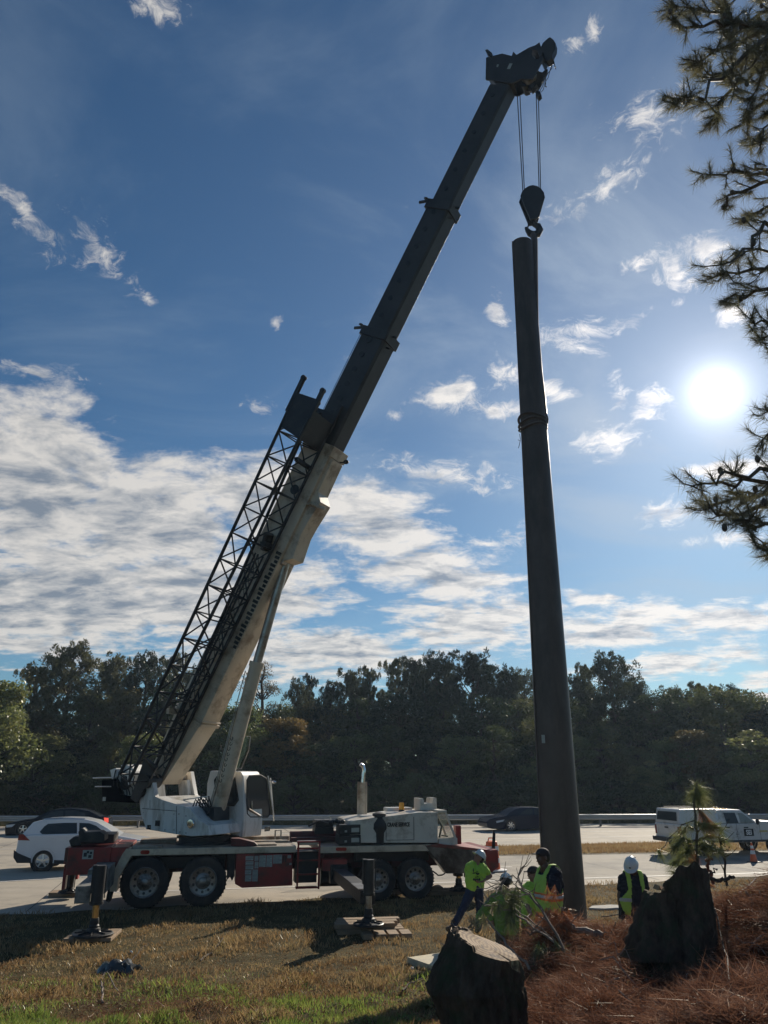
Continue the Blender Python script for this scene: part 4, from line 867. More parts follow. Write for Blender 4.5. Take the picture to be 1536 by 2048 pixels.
orf = outrigger(737, 1850, -.1, 1719, M_steel, zpad=.22, rt=.12, beam_z=(.62, .9), beam_mat=M_blk, pr=.34)
mb = MB(); x, y = orf; mb.box(K, x - .2, x + .17, y + .15, y + 1.2, .905, .92); mb.build('beam_light_top', M_steel, CR)  # pale plate on the black beam, its light top face put in by colour
# far side outriggers
fo = outrigger(918, 1781, 2.7, 1752, M_brass, zpad=.12, beam=False, pr=.3)
outrigger(136, 1786, 2.7, 1774, M_blk, zpad=.15, beam=False, pr=.28)

# ---------------------------------------------------------------- superstructure
cx_, cz_ = K.hit(408, 1688, 1.3)
C0 = K.w(cx_, 1.3, 0)
U = Fr(C0, -27)
mb = MB(); mb.lathe(C0 + Vector((0, 0, zD)), (0, 0, 1), [(.8, 0), (.8, .06), (.72, .06), (.72, .17), (.78, .17), (.78, .22)], 40); mb.build('turntable', M_blk, CR)
def up(pts, y0, y1, ref=None, **k): mb = MB(); mb.ppx(U, pts, y0 if ref is None else ref, y0, y1, **k); return mb
ph_body = [(278, 1597), (309, 1593), (325, 1600), (367, 1613), (380, 1617), (398, 1640), (416, 1651), (419, 1671), (382, 1673), (354, 1669), (292, 1658.6), (281, 1627)]
sup = up(ph_body, -.95, .95).build('upper_body', M_whitep, CR, bevel=.02)
for y0, y1 in ((-.955, -.78), (.78, .955)): up([(275, 1547), (302, 1543), (309, 1590), (318, 1612), (325, 1618), (285, 1616), (278, 1597)], y0, y1, ref=-.95).build('boom_foot_plate', M_whitep, CR, bevel=.015)
up([(318, 1612), (362, 1612), (368, 1560), (374, 1560), (378, 1618), (330, 1618)], .6, .75, ref=.6).build('boom_foot_plate', M_whitep, CR, bevel=.01)
def upanel(px0, py0, px1, py1, y, nm, mat, th=.006, par=None):
    x0, z0 = U.hit(px0, py1, y); x1, z1 = U.hit(px1, py0, y); mb = MB(); mb.box(U, x0, x1, y - th, y, z0, z1); return mb.build(nm, mat, par or CR)
for a in [(291, 1548, 298, 1555), (291, 1560, 298, 1567), (290, 1569, 298, 1576), (284, 1563, 288, 1567), (299, 1571, 302, 1575), (310, 1641, 320, 1652), (294, 1650, 302, 1659)]: upanel(*a, -.957, 'cutout', M_ink, par=CR)
mb = MB()
for pts in ([(353, 1612), (353, 1668)], [(284, 1617), (352, 1622)], [(300, 1600), (300, 1616)]): mb.tube([U.hw(a, b, -.955) for a, b in pts], .007, 5)
mb.build('panel_seam', M_ink, sup)
mb = MB()
for px, py in ((287, 1625), (287, 1640), (300, 1654), (330, 1660), (348, 1628), (358, 1628), (372, 1632), (348, 1660), (360, 1664), (372, 1666)): c_ = U.hw(px, py, -.952); mb.cyl(c_, c_ - U.y * .012, .018, seg=8)
mb.build('bolt_heads', M_steel, sup)
mb = MB(); mb.tube([U.hw(366, 1600, -.2), U.hw(420, 1592, .2)], .02, 6); mb.tube([U.w(-.4, 1.0, zD + .75), U.w(.9, 1.0, zD + .75)], .03, 6); mb.build('rear_handrail', M_whitep, sup)
# valve recess, hoses, work lamp
up([(376, 1618), (400, 1613), (428, 1615), (428, 1652), (400, 1650)], -.45, .25, ref=-.45).build('valve_bay', M_blk, CR, bevel=.01)
mb = MB()
for i in range(6):
    a = U.hw(386 + i * 6, 1612, -.6); b = U.hw(392 + i * 5, 1599 - (i % 3) * 3, -.5); c = U.hw(402 + i * 4, 1612, -.4); d = U.hw(408 + i * 2, 1640 - i * 3, -.5); mb.tube(wind([a, b, c, d], 10, .01, RNG), .02, 6)
mb.build('hoses', M_hose, CR)
x, z = U.hit(382, 1647, -1.0); mb = MB(); mb.lathe(U.w(x, -.93, z), -U.y, [(.1, 0), (.12, .06), (.125, .1), (.11, .115), (.03, .12)], 20); wl = mb.build('work_lamp', M_chrome, CR)
mb = MB(); mb.lathe(U.w(x, -1.04, z), -U.y, [(.09, 0), (.05, .012), (.01, .016)], 16); mb.build('lamp_lens', M_glassg, wl)
M_cwt = M('counterweight_paint', (.006, .007, .009), rough=1, spec=.0, var=.3)
# counterweight and rear rails, winch
up([(203, 1560), (228, 1558), (240, 1590), (276, 1597), (276, 1606), (203, 1603)], -.8, .8).build('counterweight', M_cwt, CR, bevel=.03)
mb = MB(); mb.tube([U.hw(186, 1556, -.8), U.hw(226, 1555, -.8)], .018); mb.tube([U.hw(190, 1573, -.82), U.hw(222, 1573, -.82)], .014); mb.build('rear_rail', M_whitep, CR)
upanel(205, 1594, 212, 1602, -.805, 'sticker', M_paper)
mb = MB()
for pts, y0, y1 in [([(225, 1540), (236, 1536), (240, 1552), (229, 1562)], -.7, .6), ([(237, 1530), (250, 1529), (252, 1545), (240, 1548)], -.5, .4), ([(252, 1534), (262, 1529), (268, 1545), (256, 1552)], -.6, .5), ([(228, 1552), (272, 1546), (276, 1596), (244, 1590)], -.6, .6), ([(262, 1540), (276, 1545), (276, 1566), (266, 1570)], -.8, -.3)]: mb.ppx(U, pts, -.6, y0, y1)
mb.build('winch_frame', M_whitep, CR, bevel=.01)
x, z = U.hit(253, 1566, -.6); mb = MB(); mb.lathe(U.w(x, -.66, z), U.y, [(.2, 0), (.2, .05), (.14, .06), (.14, 1.2), (.2, 1.21), (.2, 1.26)], 20); mb.build('winch_drum', M_blk, CR)
mb = MB()
for i in range(7): mb.tube(wind([U.hw(232 + 6 * i, 1540 + (i % 3) * 4, -.7), U.hw(226 + 7 * i, 1565, -.8), U.hw(236 + 6 * i, 1590, -.7)], 8, .02, RNG), .02, 6)
mb.build('winch_hoses', M_hose, CR)
# operator cab
cabpts = [(420, 1541.5), (480, 1542.5), (486, 1553), (488, 1600), (488, 1650), (485, 1676), (455, 1667), (434, 1653), (411, 1630), (413.5, 1567)]
cab = up(cabpts, .42, 1.34).build('operator_cab', M_whitep, CR, bevel=.04)
xq = U.hit(488, 1600, .42)[0]; Q = Fr(C0, -117)
def fwin(fr, pts, y, name, th, parent=cab, mat=M_glassd):
    g = MB(); g.ppx(fr, pts, y, y + min(0, th), y + max(0, th)); go = g.build(name, mat, parent)
    P = [fr.hw(a, b, y) + fr.y * th for a, b in pts]; f = MB(); f.tube(P + [P[0], P[1]], .024, 6, caps=False); f.build('window_gasket', M_hose, go); return go
fwin(U, [(430, 1560), (434, 1554), (470, 1556), (477, 1600), (469, 1611), (440, 1609), (433, 1600)], .42, 'window', -.012)
fwin(Q, [(493, 1560), (498, 1552), (520, 1550), (531, 1557), (539, 1628), (534, 1634), (499, 1634), (493, 1627)], xq, 'windscreen', .02)
mb = MB(); c = xq + .03
mb.tube([Q.hw(503, 1620, c), Q.hw(503, 1602, c)], .03, 8); mb.tube([Q.hw(497, 1618, c), Q.hw(520, 1632, c)], .04, 8); mb.tube([Q.hw(515, 1640, c), Q.hw(524, 1634, c), Q.hw(524, 1627, c)], .014, 6); mb.build('wiper_and_levers', M_steel, cab)
for a in ((495, 1655, 506, 1664), (529, 1654, 539, 1662)):
    x0, z0 = Q.hit(a[0], a[3], xq); x1, z1 = Q.hit(a[2], a[1], xq); f = MB(); f.tube([Q.w(x0, xq + .01, z0), Q.w(x1, xq + .01, z0), Q.w(x1, xq + .01, z1), Q.w(x0, xq + .01, z1), Q.w(x0, xq + .01, z0), Q.w(x1, xq + .01, z0)], .013, 6, caps=False); lf = f.build('lamp_frame', M_hose, cab)
    f = MB(); f.box(Q, x0, x1, xq + .001, xq + .012, z0, z1); f.build('front_lamp', M_steel, lf)
x0, z0 = Q.hit(527, 1650, xq); x1, z1 = Q.hit(539, 1642, xq); f = MB(); f.box(Q, x0, x1, xq + .001, xq + .01, z0, z1); f.build('vent', M_blk, cab)
mb = MB(); mb.tube([Q.hw(536, 1552, xq + .08), Q.hw(549, 1640, xq + .08)], .02); mb.tube([Q.hw(541, 1556, xq + .02), Q.hw(548, 1642, xq + .02)], .018); mb.build('grab_bar', M_whitep, cab)
mb = MB(); mb.tube([Q.hw(536, 1562, xq), Q.hw(544, 1562, xq + .1)], .012); mb.ell(Q.hw(548, 1564, xq + .1), .07, .03, .045); mb.build('mirror', M_chrome, cab)
mb = MB(); mb.ppx(U, [(490, 1471), (501, 1474), (497, 1500), (482, 1536), (471, 1539), (478, 1510)], 1.0, .85, .9); mb.build('roof_hatch', M_glassg, cab, bevel=.01, label='raised tinted roof hatch of the operator cab')
mb = MB(); mb.tube([U.hw(489, 1472, .84), U.hw(470, 1539, .84), U.hw(483, 1537, .84), U.hw(498, 1500, .84), U.hw(501, 1473, .84), U.hw(489, 1472, .84)], .014, 6); mb.build('hatch_frame', M_steel, cab)
mb = MB(); mb.cyl(U.w(.6, .5, zD + .15), U.w(.9, .5, zD + .12), .12, seg=12); mb.build('swing_motor', M_blk, CR)

# ---------------------------------------------------------------- boom
def upt(px, py, off=0): x, z = U.hit(px, py, off); return Vector((x, z))
bF = upt(333, 1562); bM = upt(654, 893); bT = upt(1010, 170)
class Ax:
    """boom axis in the plane of the superstructure: point at (t along, s across towards the viewer, n normal up)"""
    def __init__(s, a, b): s.a = a; s.d = (b - a).normalized(); s.L = (b - a).length; s.n = Vector((-s.d.y, s.d.x))
    def p(s, t, k, n): q = s.a + s.d * t + s.n * n; return U.w(q.x, -k, q.y)
    def t_of(s, px, py): return (upt(px, py) - s.a).dot(s.d)
A1 = Ax(bF, bM); A2 = Ax(upt(641, 893 + 22), bT)
def bbox(mb, A, t0, t1, w0, h0, w1=None, h1=None, n0=0., n1=0., c=.0):
    """chamfered box section along the axis"""
    w1 = w0 if w1 is None else w1; h1 = h0 if h1 is None else h1
    def ringp(t, w, h, n):
        q = min(w, h) * c
        if not c: return [A.p(t, -w / 2, n - h / 2), A.p(t, w / 2, n - h / 2), A.p(t, w / 2, n + h / 2), A.p(t, -w / 2, n + h / 2)]
        return [A.p(t, k, n + m) for k, m in ((-w / 2 + q, -h / 2), (w / 2 - q, -h / 2), (w / 2, -h / 2 + q), (w / 2, h / 2 - q), (w / 2 - q, h / 2), (-w / 2 + q, h / 2), (-w / 2, h / 2 - q), (-w / 2, -h / 2 + q))]
    a = ringp(t0, w0, h0, n0); b = ringp(t1, w1, h1, n1); m = len(a)
    mb.add(a + b, [tuple(range(m)), tuple(range(2 * m - 1, m - 1, -1))] + [((i + 1) % m, i, m + i, m + (i + 1) % m) for i in range(m)]); return mb
BW, BH = .8, 1.12
tk = A1.t_of(392, 1428); te = A1.L
mb = MB(); bbox(mb, A1, 0.0, tk, BW, .62, BW, BH, n0=.1); bbox(mb, A1, tk + .002, te, BW, BH)
boom = mb.build('boom_base_section', M_cream, CR, bevel=.012)
mb = MB(); bbox(mb, A1, te - .32, te + .02, BW + .07, BH + .08); mb.build('boom_collar', M_cream, boom, bevel=.01); mb = MB(); bbox(mb, A1, tk - .12, tk - .02, BW + .09, BH + .09); mb2 = bbox(MB(), A1, tk + .03, tk + .07, BW + .08, BH + .1); mb.add(mb2.v, mb2.f); mb.build('boom_collar', M_cream, boom, bevel=.01)
# cylinder mount bulge below the base section
mb = MB(); mb.ppx(U, [(676, 925), (646, 990), (651, 1010), (640, 1028), (626, 1050), (612, 1075), (596, 1122), (578, 1127), (556, 1112), (600, 1010), (655, 920)], 0, -.3, .3); mb.build('cylinder_mount', M_cream, boom, bevel=.015)
x1_ = A1.t_of(600, 1003); mb = MB(); mb.cyl(A1.p(x1_, .38, -.36), A1.p(x1_ , .33, -.62), .05, seg=12)
mb.cyl(U.hw(622, 1008, -.34), U.hw(650, 1018, -.34), .06, seg=12); mb.build('guide_pin', M_cream, boom)
mb = MB(); mb.tube([U.hw(680, 925, -.1), U.hw(690, 925, -.1)], .02); mb.ell(U.hw(692, 924, -.1), .09, .08, .07); mb.build('boom_camera', M_blk, boom)
# slot hatch outline low on the boom (a raised rounded frame) on the near face
tq = A1.t_of(371, 1527); pts = []
for i in range(17):
    th = 2 * math.pi * i / 16; pts.append(A1.p(tq + .33 * math.cos(th) * (1 if abs(math.cos(th)) < .8 else 1), BW / 2 + .004, .0 - .02 + .13 * math.sin(th)))
mb = MB(); mb.tube(pts, .014, 6, caps=False); mb.build('hatch_rim', M_blk, boom)
mb = MB(); mb.cyl(A1.p(A1.t_of(575, 975), BW / 2 - .01, .1), A1.p(A1.t_of(575, 975), BW / 2 + .012, .1), .16, seg=20); mb.build('lightening_hole', M_blk, boom)
# stencilled mark and dark lettering band along the boom
mb = MB()
for q in (-.05, .05): bbox(mb, A1, A1.t_of(440, 1352) + q - .025, A1.t_of(440, 1352) + q + .025, .004, .07, n0=-.12, n1=-.12)
for f_i, v in enumerate(mb.v): mb.v[f_i] = tuple(Vector(v) - U.y * (BW / 2 + .003))
mb.build('stencil_mark', M_ink, boom)
# boom foot pivot block
mb = MB(); mb.cyl(U.w(bF.x + .05, -.8, bF.y + .1), U.w(bF.x + .05, .8, bF.y + .1), .09, seg=16); mb.build('foot_pin', M_steel, CR)
# telescoped sections
secs = [(A2.t_of(648, 893), A2.t_of(757, 668), .74, 1.0), (A2.t_of(757, 668), A2.t_of(880, 414), .66, .9), (A2.t_of(880, 414), A2.t_of(1002, 182), .57, .8)]
for i, (t0, t1, w_, h_) in enumerate(secs):
    mb = MB(); bbox(mb, A2, t0 - .3, t1, w_, h_, c=.1)
    s = mb.build('boom_section', M_boomdk, CR, bevel=.006)
    mb = MB()
    if i < 2:
        bbox(mb, A2, t1 - .28, t1 + .02, w_ + .1, h_ + .1, c=.06); b2 = bbox(MB(), A2, t1 - .02, t1 + .04, w_ + .14, .1, n0=h_ / 2 + .12, n1=h_ / 2 + .1); mb.add(b2.v, b2.f)
        mb.bar(A2.p(t1 - .05, w_ / 2, h_ / 2), A2.p(t1 - .16, w_ / 2 + .02, h_ / 2 + .3), .06, .08); mb.bar(A2.p(t1, .1, -h_ / 2), A2.p(t1 - .02, .12, -h_ / 2 - .2), .06, .06); mb.bar(A2.p(t1 - .4, .1, -h_ / 2), A2.p(t1 - .42, .12, -h_ / 2 - .14), .05, .05)
        mb.build('collar', M_boomdk, s, bevel=.006)
    # row of round wear pads on the near face
    mb = MB(); n = 7 if i < 2 else 6
    for k in range(n):
        t = t0 + .5 + (t1 - t0 - .9) * k / (n - 1); mb = MB(); mb.cyl(A2.p(t, w_ / 2 - .01, .06), A2.p(t, w_ / 2 + .018, .06), .1 - .01 * i, seg=14); mb.build('wear_pad', M_blk, s)
# hoist rope along the top of the boom
mb = MB(); mb.tube([A1.p(.6, .05, .55), A1.p(te, .05, .62), A2.p(secs[0][1], .05, .62), A2.p(secs[1][1] - 1.6, .05, .47), A2.p(secs[1][1], .05, .42)], .014, 6); mb.tube([A1.p(2, .3, .6), A1.p(te - 2, .32, .56), A2.p(secs[0][1], .2, .62)], .01, 6); mb.build('hoist_rope', M_rope, CR)
# boom head
mb = MB()
for y0, y1 in ((-.3, -.24), (.24, .3)): mb.ppx(U, [(977, 172), (978, 129), (1010, 121), (1030, 126), (1038, 124), (1064, 109), (1070, 114), (1068, 124), (1074, 131), (1080, 133), (1086, 128), (1091, 126), (1090, 135), (1077, 160), (1070, 172), (1047, 172), (1030, 180), (1012, 178)], 0, y0, y1)
mb.ppx(U, [(980, 165), (981, 131), (1025, 128), (1030, 176), (1005, 186)], 0, -.24, .24)
hdp = mb.build('boom_head', M_boomdk, CR, bevel=.008)
mb = MB(); mb.ppx(U, [(1014, 138), (1019, 127), (1025, 127), (1020, 138)], -.3, -.306, -.3); mb.ppx(U, [(993, 134), (994, 129), (998, 129), (996, 134)], -.3, -.306, -.3); mb.build('sign_plate', M_paper, hdp)
mb = MB(); mb.ppx(U, [(1064, 109), (1076, 105), (1084, 99), (1091, 118), (1086, 129), (1083, 124), (1079, 115), (1071, 113)], 0, -.3, .3); mb.build('head_arm', M_boomdk, hdp, bevel=.006)
mb = MB(); mb.ppx(U, [(1083, 101), (1087, 92), (1093, 86), (1099, 81), (1103, 80), (1109, 85), (1113, 92), (1112, 103), (1106.6, 114), (1107, 122), (1096, 129), (1089, 121)], 0, -.12, .12); mb.ppx(U, [(1098, 76), (1101, 75), (1102, 82), (1099, 83)], 0, -.03, .03); mb.build('nose_sheave', M_boomdk, hdp, bevel=.02)
mb = MB(); mb.ppx(U, [(977, 116), (982, 114.5), (991, 122), (989, 129), (984, 127)], 0, -.35, .2); mb.ppx(U, [(1029, 126), (1032, 117), (1039, 124)], 0, -.3, -.2); mb.build('head_lugs', M_boomdk, hdp, bevel=.01)
for (px, py, r) in ((1008, 134, .2), (1056, 148, .25), (1062, 130, .2)):
    x, z = U.hit(px, py, 0)
    mb = MB(); mb.lathe(U.w(x, -.2, z), U.y, [(r, 0), (r, .05), (r * .85, .07), (r * .85, .1), (r, .12), (r, .2), (r * .85, .22), (r, .3), (r, .4)], 24); mb.build('sheave', M_steel, hdp)
mb = MB(); mb.ppx(U, [(1047, 171), (1058, 180), (1050, 183), (1046, 182)], 0, -.2, .2); mb.ppx(U, [(1060, 179), (1072, 168), (1076, 174), (1065, 187)], 0, -.15, .05); mb.tube([U.hw(1053, 181, 0), U.hw(1060, 182, 0)], .03); mb.build('anti_two_block_switch', M_blk, hdp, bevel=.01)
mb = MB()
for pts in ([(1108, 123), (1097, 150), (1083, 184)], [(1108, 123), (1110, 130), (1112, 138)], [(1106, 124), (1092, 156), (1079, 187)], [(1089, 136), (1088, 155), (1078, 176)], [(1091, 160), (1092, 175)]): mb.tube(wind([U.hw(a, b, -.05) for a, b in pts], 10, .02, RNG), .012, 5)
mb.build('loose_cables', M_rope, hdp)
mb = MB(); mb.ppx(U, [(1074, 187), (1082, 187), (1083, 194), (1078, 199), (1074, 197)], -.05, -.15, .02); mb.build('anti_two_block_weight', M_blk, hdp)
# falls of hoist rope and the hook block
HY = U.hw(1062, 160, 0).y
mb = MB()
for (a, b, c, d, q) in ((1033.5, 172, 1046, 388, -.1), (1039, 172, 1049, 387, .1), (1072, 178, 1078.5, 386, -.1), (1076.5, 178, 1081.5, 386, .1)): mb.tube([aty(a, b, HY + q), aty(c, d, HY + q)], .014, 6)
mb.build('hoist_falls', M_rope, CR)
H = Fr(Vector((0, HY, 0)), 0)
mb = MB(); mb.ppx(H, [(1039.5, 398), (1042, 391), (1048, 384), (1056, 379), (1064, 377.5), (1072, 379), (1080, 384), (1086, 392), (1088, 402), (1077, 440), (1072, 444), (1059, 446)], 0, -.16, -.09); mb.ppx(H, [(1039.5, 398), (1042, 391), (1048, 384), (1056, 379), (1064, 377.5), (1072, 379), (1080, 384), (1086, 392), (1088, 402), (1077, 440), (1072, 444), (1059, 446)], 0, .09, .16)
x, z = H.hit(1064, 400, 0); mb.lathe(H.w(x, -.09, z), H.y, [(.26, 0), (.26, .18)], 24); hb = mb.build('hook_block', M_boomdk, CR, bevel=.01)
mb = MB(); mb.tube([aty(a, b, HY) for a, b in ((1067, 440), (1069, 449), (1076, 452), (1079.5, 460), (1075, 468), (1067, 470), (1060, 467), (1055, 461), (1051.5, 455))], [.07, .08, .1, .11, .115, .12, .1, .07, .04], 12); mb.tube([aty(1058, 443, HY), aty(1055, 459, HY)], .02); mb.build('hook', M_boomdk, hb)

# ---------------------------------------------------------------- lift cylinder
cb = U.hw(429, 1650, 0); cm_ = U.hw(514, 1326, 0); ct = U.hw(571, 1126, 0)
mb = MB(); mb.cyl(cb, cm_, .2, seg=24); d = (cm_ - cb).normalized(); mb.cyl(cm_ - d * .12, cm_ + d * .03, .225, seg=24); mb.cyl(cb - d * .15, cb + d * .1, .23, seg=24); cyl = mb.build('lift_cylinder', M_cream, CR)
mb = MB(); mb.cyl(cm_, ct, .135, seg=20); mb.cyl(ct - U.y * .3, ct + U.y * .3, .12, seg=16); mb.build('cylinder_rod', M_steel, cyl)
mb = MB(); o1 = -U.y * .1 - U.x * .22; mb.tube([cb + o1 + d * .5, cb + o1 + (cm_ - cb) * .72], .025, 6); mb.tube([cb + o1 * 1.2 + d * .5, cb + o1 * 1.2 + (cm_ - cb) * .95], .016, 6); mb.build('hydraulic_line', M_steel, cyl)
# scrollwork painted on the barrel: little curls standing 2 mm proud
mb = MB()
for i in range(9):
    t = .27 + i * .032; base = cb.lerp(cm_, t); side = -U.y * .203 + -U.x * .03
    pts = []
    for k in range(9):
        a = k / 8 * 4.6; rr = .012 + .008 * k; pts.append(base + side + d * (rr * math.cos(a) * (1.2)) + (-U.x) * (rr * math.sin(a) * (1 if i % 2 else -1) * .8) )
    mb.tube(pts, .009, 5, caps=False)
mb.build('painted_scrolls', M_ink, cyl)
mb = MB()
for i in range(24):
    t = A1.t_of(468, 1290) + i * .135; s_ = .05 + .02 * ((i * 7) % 3); mb.hexa([A1.p(t, BW / 2, -.52), A1.p(t + .09, BW / 2, -.52), A1.p(t + .09, BW / 2 + .02, -.52), A1.p(t, BW / 2 + .02, -.52), A1.p(t, BW / 2, -.5 + s_ * 2), A1.p(t + .09, BW / 2, -.5 + s_ * 2), A1.p(t + .09, BW / 2 + .02, -.5 + s_ * 2), A1.p(t, BW / 2 + .02, -.5 + s_ * 2)])
mb.build('side_lettering_marks', M_ink, boom)

# ---------------------------------------------------------------- lattice jib stowed beside the boom
def jib():
    mb = MB(); A = A1
    t0 = A.t_of(300, 1505) - .25; t1 = A.t_of(612, 850) + .1; n = 14
    def sect(t):
        f = (t - t0) / (t1 - t0); w = 1.3 - .2 * f; h = .42 + .48 * f; s0 = BW / 2 + .12; nb = -.22
        return [A.p(t, s0 + w, nb + h), A.p(t, s0 + w, nb), A.p(t, s0, nb), A.p(t, s0, nb + h)]
    T = [t0 + (t1 - t0) * i / n for i in range(n + 1)]; S = [sect(t) for t in T]
    for c in range(4): mb.tube([s[c] for s in S], .052, 8)
    chords = mb.build('lattice_jib', M_blk, CR)
    mb = MB()
    for i in range(n):
        for a, b in ((0, 1), (1, 2), (2, 3), (3, 0)):
            A_, B_ = (S[i][a], S[i + 1][b]) if i % 2 else (S[i][b], S[i + 1][a]); mb.tube([A_, (S[i][a] + S[i + 1][a] + S[i][b] + S[i + 1][b]) / 4 * 0 + B_], .025, 5, caps=False)
            mb.tube([S[i][a], S[i][b]], .024, 5, caps=False)
        if i % 2: mb.tube([S[i][0], S[i][2]], .02, 5, caps=False)
    mb.build('lacing', M_blk, chords)
    # solid root panel with lugs
    e = sect(t1); 
    def P(t, k, nn): return A.p(t, k, nn)
    s0 = BW / 2 + .12; w = 1.1; h = .9; nb = -.22
    mb = MB()
    for k in (s0 + w, s0):
        mb.hexa([P(t1 - .85, k - .03, nb + .02), P(t1 - .85, k + .03, nb + .02), P(t1 - .7, k + .03, nb + h), P(t1 - .7, k - .03, nb + h), P(t1 + .45, k - .03, nb + .02), P(t1 + .45, k + .03, nb + .02), P(t1 + .45, k + .03, nb + h), P(t1 + .45, k - .03, nb + h)])
    mb.hexa([P(t1 - .85, s0, nb - .02), P(t1 - .85, s0 + w, nb - .02), P(t1 - .85, s0 + w, nb + .03), P(t1 - .85, s0, nb + .03), P(t1 + .1, s0, nb - .02), P(t1 + .1, s0 + w, nb - .02), P(t1 + .1, s0 + w, nb + .03), P(t1 + .1, s0, nb + .03)])
    for k, nn, L_ in ((s0 + w, nb + h, .95), (s0 + w, nb, .75), (s0, nb, .7), (s0, nb + h, .6)): mb.bar(P(t1 - .2, k, nn), P(t1 + L_, k, nn), .1, .14); mb.cyl(P(t1 + L_, k + .06, nn), P(t1 + L_, k - .06, nn), .085, seg=12)
    mb.build('root_panel', M_blk, chords, bevel=.008)
    # row of perforated links between the lugs
    mb = MB()
    for i in range(7): 
        q = i / 6; p = P(t1 + .5 - .05 * i, s0 + w * (1 - q), nb + h * (1 - q * .6)); mb.lathe(p, U.y, [(.06, 0), (.06, .03), (.03, .03), (.03, 0)], 12, caps=False)
    mb.build('link_plates', M_blk, chords)
    # tip sheaves at the lower end
    mb = MB(); mb.cyl(A.p(t0 - .05, s0 + .6, -.12), A.p(t0 - .05, s0 + .02, -.12), .2, seg=20); mb.cyl(A.p(t0 - .38, s0 + .5, -.06), A.p(t0 - .38, s0 + .05, -.06), .2, seg=20)
    mb.hexa([A.p(t0 - .7, s0 + .48, -.2), A.p(t0 - .7, s0 + .55, -.2), A.p(t0 - .7, s0 + .55, .1), A.p(t0 - .7, s0 + .48, .1), A.p(t0 + .5, s0 + .48, -.3), A.p(t0 + .5, s0 + .55, -.3), A.p(t0 + .5, s0 + .55, .28), A.p(t0 + .5, s0 + .48, .28)])
    mb.build('jib_tip', M_blk, chords, bevel=.01)
    mb = MB(); mb.cyl(A.p(t0 - .55, s0 + .35, -.12), A.p(t0 - .55, s0 + .1, -.12), .13, seg=18); mb.build('tip_sheave', M_cream, chords)
    mb = MB(); tb = A.t_of(560, 1025) - 1.1
    mb.bar(A.p(tb, BW / 2, 0), A.p(tb, s0 + .5, -.2), .18, .16); mb.cyl(A.p(tb - .15, BW / 2 + .02, .1), A.p(tb + .35, BW / 2 + .2, .1), .16, seg=14); mb.build('stowage_bracket', M_blk, chords, bevel=.01); mb = MB(); mb.bar(A.p(te - .9, BW / 2, -.1), A.p(te - .9, s0 + .9, -.26), .12, .12); mb.build('stowage_bracket', M_blk, chords, bevel=.01)
    # inner second jib stage tucked inside
    mb = MB(); ta = t0 + .6; tb2 = t0 + (t1 - t0) * .62
    for k, nn in ((s0 + .12, -.12), (s0 + .38, -.12), (s0 + .25, .1)): mb.tube([A.p(ta, k, nn), A.p(tb2, k, nn)], .032, 6)
    for i in range(20):
        t = ta + (tb2 - ta) * i / 20; dt_ = (tb2 - ta) / 20; q = [(s0 + .12, -.12), (s0 + .38, -.12), (s0 + .25, .1)]
        for a in range(3): mb.tube([A.p(t, *q[a]), A.p(t + dt_, *q[(a + 1) % 3])], .014, 4, caps=False)
    mb.build('inner_jib_stage', M_blk, chords)
    # cream support arm from the collar up to the jib
    mb = MB(); f = lambda px, py, k: U.hw(px, py, -k)
    mb.tube([f(378, 1414, .5), f(398, 1372, .62), f(424, 1322, .62), f(456, 1297, .36)], .05, 8); mb.bar(A.p(tk - .07, BW / 2, .3), A.p(tk - .07, s0 + .5, .3), .1, .16); mb.build('jib_support_arm', M_cream, boom)
jib()
# ---------------------------------------------------------------- road vehicles
def vwheel(root, fr, x, y, r, mat_r, w=.22, spokes=5, out=-1):
    c = fr.w(x, y, r); ax = fr.y
    wh = thing_part('wheel', root); mb = MB(); mb.lathe(c, ax, [(r * .66, 0), (r * .9, -.01), (r, .03), (r, w - .03), (r * .9, w + .01), (r * .66, w)], 28, caps=False); mb.build('tyre', M_rub, wh)
    mb = MB(); q = r * .66; yo = .0 if out < 0 else w
    mb.lathe(c, ax, [(q, 0), (q * .95, .0), (q * .9, .06), (q * .88, w)], 24, caps=False)
    for k in range(spokes):
        th = 2 * math.pi * k / spokes + .3; d = fr.x * math.cos(th) + Vector((0, 0, 1)) * math.sin(th); mb.bar(c + ax * (.02 if out < 0 else w - .02), c + d * q * .93 + ax * (.03 if out < 0 else w - .03), q * .3, .03, ax)
    mb.cyl(c + ax * .0, c + ax * .05, q * .22, seg=12); mb.build('rim', mat_r, wh)
    mb = MB(); mb.cyl(c + ax * .09, c + ax * .13, q * .9, seg=20); mb.build('brake_disc', M_ink, wh)
def paint(name, col, **k): return M(name, col, rough=.22, var=.03, coat=.5, spec=.4, **k)
P_white = paint('white_car_paint', (.72, .73, .74)); P_dark = M('dark_grey_car_paint', (.012, .015, .022), rough=.25, var=.03, coat=.1, spec=.15); P_blue = M('blue_black_car_paint', (.01, .018, .04), rough=.25, var=.03, coat=.1, spec=.15); P_tr = paint('white_truck_paint', (.62, .61, .58), dirt=(.35, .32, .27), damt=.3)
M_plast = M('black_plastic', (.03, .03, .032), rough=.6); M_alloy = M('alloy', (.6, .6, .6), rough=.25, metal=.9, var=.05)
M_tail = bpy.data.materials.new('lit_tail_lamp'); M_tail.use_nodes = True; b_ = M_tail.node_tree.nodes['Principled BSDF']; b_.inputs['Base Color'].default_value = (.6, .03, .02, 1); b_.inputs['Emission Color'].default_value = (1, .12, .08, 1); b_.inputs['Emission Strength'].default_value = .8
M_tlens = M('tail_lens', (.22, .012, .012), rough=.2); M_hlens = MGlass('headlamp_glass', (.6, .63, .66), .1)

